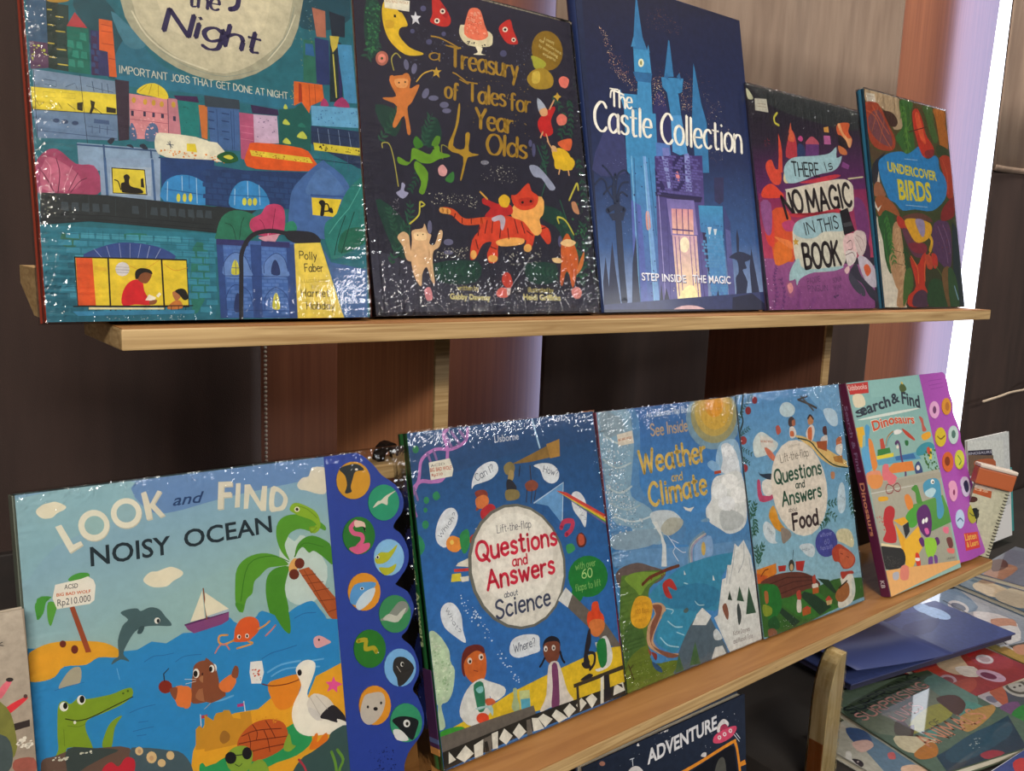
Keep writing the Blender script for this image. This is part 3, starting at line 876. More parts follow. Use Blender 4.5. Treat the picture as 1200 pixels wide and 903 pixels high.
"T2": """G 2a2638 2a2a38 -3,2946 3173,3731 2933,-303 -130,-195
b 3a3a4a 8,536 788,265 1793,164 2475,275 2429,-61 94,-18
b 1f4038 187,2614 312,2602 253,2247 176,2120 135,2320
b 1f4038 178,1743 408,1698 343,1498 221,1560
b 1f4038 665,1614 767,1705 794,1530 645,1435 596,1605
b 1f4038 93,948 274,866 383,681 316,470 200,580
b 1f4038 1792,1020 2121,953 2168,647 2279,385 2046,381 2040,773 1831,893
b 1f4038 578,438 1051,468 1006,286 628,283
b 1f4038 1586,459 1944,466 1893,293 1619,291
v 2a5442 73 195,2691 260,2515 218,2317 134,2113
v 2a5442 68 188,1443 312,1609 390,1734 420,1815
v 2a5442 72 601,1450 665,1614 725,1739
v 26503e 60 205,2390 253,2247 262,2135
v 2a5442 76 2126,2099 2244,1893 2161,1706
v 2a5442 74 1859,1326 1960,1465 1926,1635
v 2a5442 68 2327,2083 2333,1904 2280,1719
v 2a5442 68 184,429 272,658 398,816 415,970
v 2a5442 60 253,676 225,806 194,917
v 2a5442 87 2265,274 2244,561 2132,822 2009,968
v 2a5442 88 2285,429 2345,653 2345,876
v 26503e 63 614,361 802,383 1015,366
v 26503e 71 1603,375 1768,399 1958,358
v 2a5442 68 2369,1505 2394,1238 2400,1058
v 26503e 55 543,1327 503,1169 423,1047
c 2c5c4a 10 360,871 383,681 260,544
c 2c5c4a 13 2080,1082 2162,823 2265,495
c 2c5c4a 12 1864,1585 1943,1333 1859,1110
s 3f5c44 120 6 2431,2867 2517,2838 2522,1520 2414,51 2235,53 2369,1505
s 2c5c4a 60 8 187,2614 294,2637 262,2135 155,2116
s 8a8fa0 60 2 648,2476 1000,2503 983,2359 635,2355
s 8a93a8 20 3 1777,2630 1874,2540 1785,2265 1686,2335
e 6a6a88 510,2128 25,8 4,-45
e 6a6a88 585,2106 26,0 -15,-49
e 6a6a88 675,1906 28,-8 -28,-47
e 6a6a88 752,1877 52,7 -3,-24
e 6a6a88 856,1832 48,7 -3,-28
e 6a6a88 876,1783 48,6 -3,-22
e 55557a 1783,1598 22,2 -4,-35
e 55557a 1817,1537 22,2 -8,-65
e 6a6a88 586,748 23,1 -7,-59
e 6a6a88 760,628 51,2 -3,-28
e 6a6a88 750,539 47,1 -2,-20
e 55557a 2029,686 26,1 -7,-55
s 3a7a4c 50 10 161,2570 312,2602 266,2173 138,2151
s 3a7a4c 40 10 2203,1134 2430,1060 2399,163 2162,383
s 8f96b4 60 4 439,2184 1203,2583 1988,2560 1813,2054 1285,2433 514,1867
s c8a44c 60 4 913,2366 1858,2407 1792,1449 1257,1355
b d9b62c 321,2527 347,2629 415,2662 482,2580 520,2568 563,2475 507,2449 476,2423 469,2364 560,2283 692,2257 643,2229 508,2215 385,2290 332,2395
b c9a32c 352,2476 428,2481 410,2420 345,2417
p 2a2216 434,2541 456,2543 454,2519 432,2517
P price_sticker
p e0dccb 355,2669 605,2693 590,2598 352,2582
t b5855a 368,2633 590,2661 23 s|BIG BAD WOLF
P
p d8d8e0 652,2615 664,2578 705,2582 670,2549 681,2506 645,2524 610,2492 619,2537 602,2569 636,2572
e 55557a 736,2656 30,6 -3,-26
e 55557a 762,2369 31,6 -3,-26
e 55557a 603,2432 23,4 -2,-20
e 55557a 1569,2410 40,7 -4,-32
e 55557a 924,2469 24,5 -2,-21
b c2302a 844,2794 933,2753 1014,2628 981,2551 884,2532 794,2554 826,2630
b c2302a 1555,2662 1685,2752 1713,2661 1755,2561 1737,2526 1629,2517 1559,2589
b a82426 931,2732 994,2665 965,2618 921,2650
e e8dcc8 936,2673 29,6 -3,-25
e 201a22 936,2673 15,3 -1,-12
e e8dcc8 866,2574 29,6 -3,-25
e 201a22 866,2574 14,3 -1,-12
e e8dcc8 1618,2643 32,6 -3,-26
e 201a22 1618,2643 16,3 -2,-13
e e8dcc8 1707,2563 27,5 -3,-22
e 201a22 1707,2563 14,3 -1,-11
b d9d2b0 1103,2564 1155,2595 1430,2585 1460,2518 1413,2446 1183,2415 1098,2481
s 2c2735 30 6 1102,2451 1440,2461 1437,2436 1098,2420
b e8e0c4 1258,2418 1334,2421 1314,2366 1364,2360 1224,2340 1277,2370
b e0785a 1145,2511 1205,2708 1262,2771 1350,2768 1385,2640 1411,2540 1290,2480
s e8a58a 60 9 1220,2731 1347,2747 1387,2546 1159,2524
s b8503c 40 5 1220,2731 1347,2747 1387,2546 1159,2524
P foil_seal
e 8c6c1c 2113,2534 198,61 19,-188
t d8cc8a 2081,2632 2207,2611 37 s|A treasury
t d8cc8a 2022,2610 2283,2524 34 s|of stories
t d8cc8a 2009,2553 2233,2482 34 s|by storytelling
t d8cc8a 2048,2483 2200,2443 34 s|experts
P
b a8a83a 1904,2447 2001,2442 2080,2400 2015,2335 1931,2332 1911,2394
b a88a2c 1819,2206 1900,2305 2045,2351 2150,2279 2107,2173 1906,2132
b c9b04a 1897,2283 1983,2308 1971,2207 1884,2183
t a8832c 744,2213 848,2215 101 q1.2|a
t a8832c 958,2189 1710,2199 180 q1.15|Treasury
c a8832c 13 791,2424 896,2423 1080,2366 937,2371
t a8832c 871,1898 1001,1892 154 q1.15|of
t a8832c 1111,1902 1528,1907 169 q1.15|Tales
t a8832c 1584,1889 1820,1893 163 q1.15|for
t a8832c 1169,1670 1583,1671 186 q1.2|Year
t a8832c 1268,1449 1715,1445 187 q1.2|Olds
c a8832c 13 981,2136 1027,2123 1142,2059 1047,2086
b b08c2c 1009,1857 1023,1839 990,1693 906,1482 1023,1465 1051,1599 1100,1605 1070,1449 1178,1430 1088,1401 1042,1376 968,1198 948,1196 1003,1392 849,1447 948,1648
c 8c8a3c 9 785,1351 787,1470 855,1457
c a8a04a 10 203,1388 207,1426 270,1424 300,1304 318,1077
c a8a04a 10 382,2059 370,2153 420,2210 460,2178
e b06a5a 280,2142 60,10 -7,-62
e e08a78 279,2141 39,7 -4,-39
e 3a5a3a 279,2141 13,2 -1,-12
b c97a3a 343,1995 532,2035 520,1926 592,1966 618,1960 530,1811 478,1746 490,1554 455,1531 439,1683 351,1576 320,1591 381,1752 268,1794 259,1811 379,1838 345,1919
b e0a060 384,1983 507,2002 488,1931 399,1918
b c97a3a 466,2034 501,2055 529,2044 519,2013 474,2006
b c97a3a 336,1998 366,2014 385,1992 350,1968
e 2a1a12 421,1959 9,1 -1,-8
e 2a1a12 482,1975 9,1 -1,-8
c c9a33e 11 595,1996 672,2077 768,2122
p c9a33e 814,2159 822,2130 863,2137 829,2108 836,2063 804,2088 766,2066 785,2104 759,2124 797,2130
b 6a9a2c 345,1327 450,1289 485,1408 552,1406 661,1378 717,1462 762,1457 768,1408 848,1397 858,1378 750,1347 652,1299 551,1299 498,1323 425,1262 340,1273
b 6a9a2c 518,1305 621,1218 567,1038 511,1044 544,1133 489,1245
b 5a8a2c 682,1459 737,1543 783,1539 752,1466
b 3f7a2a 503,1468 542,1521 601,1450 530,1413
e 20300f 702,1431 9,1 -1,-8
b d9a0a0 729,1266 779,1301 820,1255 791,1203 734,1208
b 3a7a3a 788,1173 879,1250 882,1181 843,1148
b c22a2a 1926,1852 2097,1984 2138,1968 2066,1848 2079,1729 1960,1683 1900,1763
b a8b0c0 1928,2049 2024,1964 1928,1918
b dcaa7a 1935,1930 2024,1964 2030,1899 1957,1878
c dcaa7a 15 2065,1958 2135,2056
c dcaa7a 15 1991,1708 2010,1634
c dcaa7a 15 1951,1725 1916,1667
p c9a33e 2183,2140 2200,2114 2231,2103 2196,2082 2177,2051 2153,2080 2125,2088 2165,2109
b e07a6a 2141,1880 2205,1932 2275,1908 2251,1838 2161,1816
b e07a6a 2220,2268 2284,2312 2355,2289 2314,2204 2241,2204
b dcb82c 2056,1551 2132,1592 2231,1569 2280,1496 2281,1396 2178,1387 2063,1387 2060,1475
b d9683c 2125,1646 2306,1700 2277,1585 2189,1587
c dcaa7a 15 2069,1541 1997,1643
c dcaa7a 15 2121,1393 2099,1336
c dcaa7a 15 2223,1402 2229,1336
b d9b080 2048,1605 2103,1589 2092,1500 2040,1538
b dcb82c 2056,1551 2296,1509 2299,1420 2162,1374 2070,1443
b 9aa0b8 1742,1380 1839,1389 1940,1311 2038,1199 1964,1172 1880,1273 1785,1287
b 9a9ab8 290,1018 337,1050 354,1109 385,1092 368,1043 410,1027 350,975
b c9906a 2223,1069 2282,1073 2312,964 2241,982
e 80808f 1232,1363 46,4 -2,-21
s d8d4c0 70 4 1159,1377 1592,1355 1568,1163 1187,1195
s d8d4c0 90 4 581,1068 1120,1048 1083,944 591,952
s d8d4c0 90 4 615,565 970,596 934,495 629,487
s d8d4c0 50 5 1362,547 1824,625 1778,473 1401,444
s b8b4c0 40 3 253,968 328,973 290,819 238,835
c c9c04a 14 393,768 490,849 513,957 556,940 520,919
c c9c04a 18 2197,1090 2269,1195 2323,1266 2329,1199
c c9c04a 18 2211,759 2127,887 2030,915 2037,861
b d0452a 1096,843 1302,895 1507,886 1690,854 1733,771 1690,641 1628,576 1577,595 1614,681 1425,642 1295,627 1265,483 1174,460 1159,541 1221,645 1119,621 1031,497 970,496 1013,658 1111,763
c d0522a 59 1144,836 947,815 837,889 745,903
c e8a858 52 791,896 722,902
b e8b060 1273,657 1432,695 1589,690 1556,637 1319,612
b d0452a 1769,836 1902,800 1915,682 1870,652 1833,689 1786,752
b e8b060 1491,969 1608,1061 1857,1099 1860,949 1802,881 1816,774 1728,728 1609,849 1481,885
b d0452a 1493,1084 1560,1099 1708,1217 1740,1144 1816,1096 1762,996 1622,956 1520,992
b b83422 1582,1059 1745,1081 1737,1016 1600,997
e 2a1512 1618,1030 16,1 -2,-13
e 2a1512 1719,1047 16,1 -2,-13
e e8b060 1627,607 48,2 -5,-38
e e8b060 1216,498 55,1 -4,-33
e e8b060 1010,527 34,1 -5,-40
l 6c2018 11 1101,783 1079,701
l 6c2018 11 1195,838 1156,724
l 6c2018 11 1259,852 1231,728
l 6c2018 12 1341,794 1315,690
l 6c2018 12 1416,777 1417,684
l 6c2018 12 1505,865 1529,740
l 6c2018 12 1582,848 1609,744
l 6c2018 11 1050,659 1065,579
l 6c2018 11 1204,604 1265,585
l 6c2018 12 1638,766 1701,727
l 6c2018 11 860,880 843,840
l 6c2018 11 927,844 922,804
l 6c2018 11 1024,849 1018,803
l 6c2018 12 1819,796 1862,809
b b8282a 1181,1042 1315,999 1469,999 1485,916 1300,875 1174,878 1246,954 1163,989
b dcb42c 1345,1043 1415,1089 1476,1052 1440,976 1363,978
c dcaa4a 18 1218,1034 1150,1091
b b8b0c0 1247,862 1353,898 1400,859 1363,764 1338,773 1334,846 1269,832
b d9b48a 400,634 408,711 510,735 537,775 562,699 594,680 564,611 619,604 679,723 711,705 663,586 601,545 579,447 582,273 550,292 518,407 467,349 444,243 388,329 372,481
b d9b48a 261,648 320,698 371,671 374,595 381,462 327,470 306,574
b e8cca0 428,693 540,698 533,639 433,635
e 3a2a20 459,675 7,0 -1,-6
e 3a2a20 511,683 7,0 -1,-6
b c9642c 2039,653 2125,766 2175,702 2222,616 2237,506 2187,350 2128,240 2102,371 2062,392 2002,261 1979,304 2016,479
b e8c890 2026,664 2118,711 2231,682 2137,635
b e8c890 1908,519 2007,522 2016,479 1931,481
b d07a3c 2231,461 2323,597 2290,462 2204,372
b e08a80 2111,218 2188,251 2241,207 2203,141 2131,148
b d98a90 474,215 532,234 544,138 487,128
b c9402c 1293,298 1327,371 1391,361 1409,258 1337,237
b d9685a 1217,196 1273,237 1335,227 1339,155 1238,155
p d8c8c0 1337,237 1388,237 1368,175 1336,165
l a8a8b0 5 1390,248 1632,502
t d9c96a 806,215 1028,212 40 h1|written by
t d9c96a 1581,200 1881,196 43 h1|illustrated by
t e0d488 722,137 1146,125 50 b1.4|Gabby Dawnay
t e0d488 1519,129 1961,120 55 b1.4|Heidi Griffiths
p 201e2a -96,31 2501,16 2480,-141 -97,-78""",
"T3": """G 181830 1c2850 -230,3411 2917,4240 2468,1604 -457,1327
G 1c2850 2c4f85 -452,1368 3243,1732 3460,764 -534,619
G 2c4f85 7a90b8 -532,637 3464,788 3342,162 -583,168
G 7a90b8 5a5f8c -581,185 3347,185 3280,-156 -609,-72
G 1a2444 151c36 -78,3451 105,3499 -17,-85 -140,-82
b 303460 13,1414 367,1989 506,1812 483,1422
b 2a2a58 1008,2201 1146,2345 1233,2110 1308,1789 1295,1493 905,1456
s e8c8a0 70 4 293,2894 394,2856 517,2543 792,2310 678,2291 402,2482
s f0dcc0 50 4 1855,2480 2112,2410 2293,2037 2053,1615 1856,1638 1878,2201
s f0d8b0 40 4 1018,2489 1204,2542 1214,2190 978,2196
s f0d8b0 40 4 1474,2503 1712,2608 1681,2195 1461,2205
s d8a078 90 3 293,2894 394,2856 517,2543 792,2310 678,2291 402,2482
s c9886a 70 3 372,2674 535,2685 803,2392 766,2325 504,2441
s d8a078 100 3 1018,2489 1204,2542 1214,2190 978,2196
s d8a078 100 3 1474,2503 1712,2608 1681,2195 1461,2205
s d8a078 130 2 1822,2474 2112,2410 2293,2037 2060,1659 1859,1660 1878,2201
s 8c5c40 110 3 1026,3196 1279,3295 1597,3127 1519,3025 1003,3024
s c9886a 110 2 1069,2643 1948,2648 2346,2356 1871,2156 1103,2462
p 2f6c9c 876,3286 900,3292 929,2905 984,2771 766,2750
p 3a84b4 771,2751 1013,2773 1018,2530 756,2505
p 3a7cac 739,2765 788,2876 812,2779
p 3a7cac 984,2771 1007,2838 1024,2748
p 2a6090 733,2501 1029,2528 995,2424 777,2408
p 3a80b0 791,2410 995,2424 935,1459 620,1429
e d8d8b8 870,2617 44,8 -6,-46
e 8a8a5a 870,2617 18,3 -3,-25
p 2f6c9c 1340,2946 1357,2939 1372,2550 1216,2523
p 3478a8 1170,2515 1529,2555 1490,2400 1391,2363 1238,2360 1170,2411
p 3478a8 1238,2360 1423,2368 1436,2139 1264,2114
p 2a6090 1216,2523 1269,2574 1287,2493
p 2a6090 1420,2558 1474,2610 1493,2528
p 2f6c9c 1729,2762 1742,2700 1798,2319 1864,2112 1606,2078
p 2f6c9c 1609,2099 1864,2112 1825,1543 1595,1522
p 3a84b4 506,2244 764,2265 739,2121 541,2092
p 3a84b4 547,2093 738,2111 620,1429 509,1418
p 2a6090 481,2260 525,2287 534,2248
G 3a84b4 3478a8 564,2056 1023,2101 979,1463 564,1424
p 4a6fae 981,1791 1203,1797 1203,1484 964,1462
p 30205c 987,1631 1542,1690 1579,1520 993,1464
p 6c74b4 1076,1742 1182,1754 1203,1484 1083,1473
p 6c74b4 1421,1719 1500,1727 1531,1515 1420,1505
p 4a8cc0 1264,2114 1436,2139 1484,1726 1355,1691 1237,1719
G 3a80b0 4a5ca0 556,1599 961,1642 844,48 495,51
p 6c98cc 763,1621 808,1626 814,48 726,49
p 4c5ca4 526,1148 663,1097 638,50 439,52
b c98c84 726,1020 773,1043 781,880 719,856
G 3a2a66 5c5a98 945,1641 1729,1726 1598,18 811,28
p 251c50 928,1513 1106,1255 920,1240
p 8088c0 1054,1653 1146,1641 1160,1301 1112,1298
p 8088c0 1425,1693 1508,1702 1498,1307 1399,1299
p 251c50 1229,1671 1425,1693 1382,1298 1190,1293
b c97a84 1247,1469 1285,1509 1317,1443 1285,1397
p 251c44 905,1239 1655,1243 1631,1197 1481,1193 902,1218
G 6c62a0 8a78b0 1067,1199 1516,1211 1525,832 1090,812
G c98c94 e0b0a0 1131,1098 1485,1111 1459,829 1114,830
l 4a3070 13 1208,1093 1186,827
l 4a3070 13 1305,1099 1281,832
l 4a3070 13 1402,1106 1378,836
l 4a3070 15 1114,876 1449,872
p 251c44 1578,1183 1666,882 1978,898 1927,365 1652,361
G c9a0b0 f0d8a8 1105,813 1507,821 1479,104 1096,107
e f0e0c0 1287,715 80,3 -13,-85
l 7a5c90 15 1149,794 1130,127
l 7a5c90 13 1213,797 1187,127
l 7a5c90 13 1390,805 1368,126
l 7a5c90 16 1455,808 1443,126
b f0e8b0 1174,210 1375,274 1430,-1 1081,4
G 3a86b4 3a70a8 1582,1161 2007,1179 1971,853 1580,867
s 1c3868 12 8 1595,966 1972,964 1966,931 1590,933
G 3a86b4 4a70b0 1670,904 1961,897 1957,14 1665,18
p c0ccd8 1707,928 1720,798 1776,932
p c0ccd8 1807,911 1817,802 1869,915
p 2a2a50 1900,1497 2078,1513 2034,1237 1957,1198 1874,1226
p 30386c 2012,1213 2119,995 2055,500 1984,498
p 4c5088 2018,922 2104,904 2081,13 1957,14
l 2a5c88 12 626,1586 524,51
l 2a5c88 13 850,1610 859,801
l 6ca4cc 15 591,1602 512,71
l 7cb0d4 12 772,1539 728,69
s 203060 26 9 594,1562 939,1598 823,108 531,110
l 1c1444 15 906,1249 1656,1250
l 403878 10 1066,1188 980,46
l 403878 11 1552,1181 1542,40
l 9c94cc 10 948,1221 904,47
k 544c8c 60 30 976,1644 1712,1724 1660,1276 936,1241
k 4c84b4 50 34 1578,856 1971,853 1943,36 1668,39
s f0dcb0 40 6 1088,479 1472,487 1535,40 995,46
l e0d4ec 10 595,50 1024,35
l e0d4ec 11 1566,29 2010,14
s 8c98c8 60 3 188,1559 556,1599 478,784 91,766
s 6c88b8 60 3 2230,1780 2728,1834 2713,654 2113,635
c 1a2440 88 294,111 297,462 313,914 316,1153
c 1a2440 56 176,1014 290,1062 413,1040
p 1a2440 185,986 424,1021 384,928 232,920
c 1a2440 21 297,1112 201,1223 184,1300 120,1334 32,1268
c 1a2440 21 299,1132 297,1330 226,1423 163,1467
c 1a2440 21 302,1152 358,1376 465,1447 518,1421
c 1a2440 21 316,1153 404,1300 506,1329
c 1a2440 21 318,1173 261,1268 142,1179
c 1a2440 21 327,1134 394,1219 474,1185
c 1a2440 33 289,1091 281,1249 332,1394
p 1c2240 -27,57 22,303 87,553 96,323 95,36
p 1c2240 57,56 129,419 198,712 210,421 243,35
p 1c2240 397,52 464,505 550,787 526,387 521,31
p 1a1c38 799,48 863,291 874,47
p 1a1c38 858,37 933,250 994,36
p 1a1c38 1633,29 1692,189 1717,28
p 1a1c38 1700,28 1784,233 1820,27
p 1c2240 2395,144 2402,507 2464,715 2496,509 2567,53 2413,31
p 1c2240 2189,660 2205,864 2235,933 2253,820 2226,661
b 1c2240 2036,599 2228,672 2460,623 2395,575 2317,551 2342,483 2264,459 2333,325 2292,190 2298,10 2045,13 2114,212 2122,367 2188,435 2174,570
p 2c3460 -19,75 2751,213 2709,-18 -15,0
p 1a1c38 2032,145 2403,190 2702,51 2685,-40 2002,-30
b c9a8b0 1003,-5 1151,55 1406,52 1560,-13
p 151830 -38,28 2714,10 2692,-109 -35,-56
t 3c3870 582,316 1266,300 82 b1.2|STEP INSIDE
t 3c3870 1379,301 2031,291 87 b1.2|THE MAGIC
t e8e8f0 574,324 1258,308 82 b0.7|STEP INSIDE
t e8e8f0 1370,309 2022,300 87 b0.7|THE MAGIC
t e4e0d4 353,2087 666,2100 180 q1.0|The
t e4e0d4 99,1818 921,1824 299 q.85|Castle
t e4e0d4 1076,1803 2452,1821 327 q.82|Collection
c e4e0d4 21 364,2183 400,2257 560,2233""",
"T4": """G 23242a 33283a -38,2726 3044,3301 2840,2327 -175,1930
b 34383a 258,2702 2261,2848 2443,2421 1243,2405 428,2492
G 33283a 6a2c6a -170,1961 2848,2366 2679,1560 -283,1299
G 8a2c5e c0486a 25,1378 2692,1621 2496,689 -37,595
G a05c94 8a4a86 -34,611 2473,578 2342,-47 -21,-31
b 7c3c78 2151,1482 2371,1410 2434,1051 2220,678 2096,1209
b 4a2c4c 2227,1039 2388,830 2346,629 2194,713
b d95c34 245,1176 547,1231 646,1027 625,619 428,580 209,541 185,840
b e07c30 255,796 499,824 576,650 425,564 209,541
b dc4a3c 86,1148 266,1146 223,763 81,834
b c04a7c 432,1046 658,1093 692,981 496,953
b 9a5c94 44,1270 249,1271 199,919 73,928
b e88a4a 243,875 398,859 582,828 591,732 388,803
b dc4c34 140,1452 306,1515 452,1449 518,1370 93,1333
b d9523c 246,1763 358,1808 418,1703 524,1699 494,1534 333,1518 229,1666
p d9523c 553,2155 587,2047 594,1934 559,1670 467,1676 516,1875
b b83e4a 665,1877 747,2101 839,2229 910,2156 906,1906
b dc6c4a 747,2101 839,2229 895,2154 868,2084
p dc6c4a 844,2329 847,2197 776,2187
b c05a6c 1124,2084 1197,2161 1292,2200 1402,2155 1408,2104
p 6a3c78 1124,2084 1419,2114 1396,1966 1095,1929
b 32406c 949,2061 1077,2061 1080,1927 920,1908
b c9508c 961,2130 1027,2180 1078,2145 1028,2105
p c06aa0 1556,2244 1712,2257 1705,2143 1549,2131
p d9a050 1576,2351 1689,2376 1689,2298 1580,2291
b d9683c 1902,2425 2056,2474 2220,2480 2164,2364 2244,2267 2153,2147 2038,2222 1895,2309
b e8b07a 1916,2418 1986,2446 2030,2345 2146,2272 2230,2283 2170,2149 2071,2226
b 221c26 1924,2295 2075,2244 2116,2124 1899,2168
b d07a4a 1879,2148 2049,2116 2068,2047 1906,2045
p 8c4a8c 1950,1944 2105,1908 2061,1850 1903,1868
s b83e4a 22 5 245,2049 378,2067 361,1968 228,1951
s d8d0c8 50 2 176,2672 2423,2820 2336,1898 101,1809
s a8ac90 60 3 607,2749 2442,2750 2408,2580 691,2469
c d8d050 30 577,2406 507,2343 509,2279 585,2257
b c8c8a8 -10,2607 41,2616 125,2521 22,2503
P price_sticker
p ccc8b8 151,2525 386,2549 396,2387 138,2381
l a89888 8 191,2469 361,2481
l a89888 8 191,2437 362,2446
P
b c83c4c 886,1573 1278,1663 1722,1752 1846,1738 1390,1623
b e8d8a8 561,1605 634,1711 750,1592 604,1545
b a8c8cf 596,1723 680,1814 861,1893 1335,1958 1651,2023 1827,2123 1805,1980 1938,2014 1842,1879 1667,1789 1287,1706 918,1592 660,1550 595,1641
t 22262c 775,1652 1358,1688 169 h1.2|THERE
t 22262c 1525,1771 1690,1827 122 h1.2|Is
l d8d0a8 19 2035,1722 2413,1779
b dcd4c4 586,1445 675,1486 1774,1695 2091,1674 2128,1534 2047,1295 1626,1264 1196,1231 834,1146 602,1235
t 261c22 553,1118 936,1237 263 h1.7|NO
t 261c22 1043,1195 2062,1368 285 h1.7|MAGIC
b c83c4c 590,1170 776,1134 1193,1214 1696,1304 1748,1246 1184,1171
b d8d4c4 630,945 764,1068 971,965 1641,1021 1797,1013 1751,626 1475,496 876,463 641,555
b a4c4cc 653,995 768,1092 1127,1176 1748,1246 1833,1033 1327,986 1134,907 897,878 680,915
b a8c8cc 485,453 619,587 709,623 825,495 1673,554 1473,488 990,458 691,377 606,294 580,375 462,324
t 22262c 907,928 1117,973 143 h1.2|IN
t 22262c 1220,971 1677,1050 157 h1.2|THIS
t 261c22 828,508 1631,579 293 h1.6|BOOK
p c9a03e 674,882 696,851 751,850 707,822 725,787 673,804 628,782 646,819 617,843 662,849
p 1c1a22 1737,1272 1941,1331 1992,1185 2059,1029 1786,960
p 4a4a50 1792,1118 1986,1152 2007,1097 1807,1067
b e8c8c8 1783,942 2052,993 2082,816 1946,633 1783,627 1735,783
b d8c8c4 2022,1009 2292,1024 2309,862 2194,713 2063,726
b e0d8d4 1776,749 2034,743 1975,616 1801,558
c a88a8c 10 2081,976 2205,929 2250,824
c a88a8c 10 2041,939 2122,854 2171,766
c 5c3c44 10 1829,857 1934,898 1945,792 1844,770
c 5c3c44 9 1765,697 1935,738 1990,688
b c8c0cc 2052,672 2254,680 2462,523 2447,286 2187,354
b d9683c 2177,551 2287,591 2354,502 2236,427
b 3a3848 1812,453 2004,599 2101,424 2431,213 2439,85 2248,157 2083,334
b 4a4858 1816,470 1903,420 2135,264 2113,156 1899,243 1782,382
b e8c8c8 1695,502 1801,558 1823,506 1748,451
t 5c3a66 839,314 1121,349 65 h1|PADDIE
t 5c3a66 830,219 1264,228 73 h1.1|PINGUIN
t 5c3a66 1406,332 1611,365 59 h1|SONJA
t 5c3a66 1399,235 1575,248 64 h1|WIM
b a05c8c 381,323 574,342 514,164 405,163
b e09a9a 402,291 489,325 515,244 438,195
s 5c3a66 45 5 151,508 330,481 331,51 121,52
s c98cba 80 4 114,444 2210,139 2351,-5 61,5
s 7c3c7a 60 6 272,162 2203,103 2351,-5 243,4
v 6c3c7a 52 90,20 173,193 155,382 230,510
v 6c3c7a 53 243,4 331,195 286,385
v 8c4c8c 63 566,3 645,132 614,262
v 8c4c8c 65 843,-15 890,84 989,150
v 8c4c8c 72 1882,-3 1969,103 2046,156
l 5c3a66 7 1433,204 1427,67
e 5c3a66 1407,153 26,-13 -18,-11
e 5c3a66 1472,170 31,13 14,-10""",
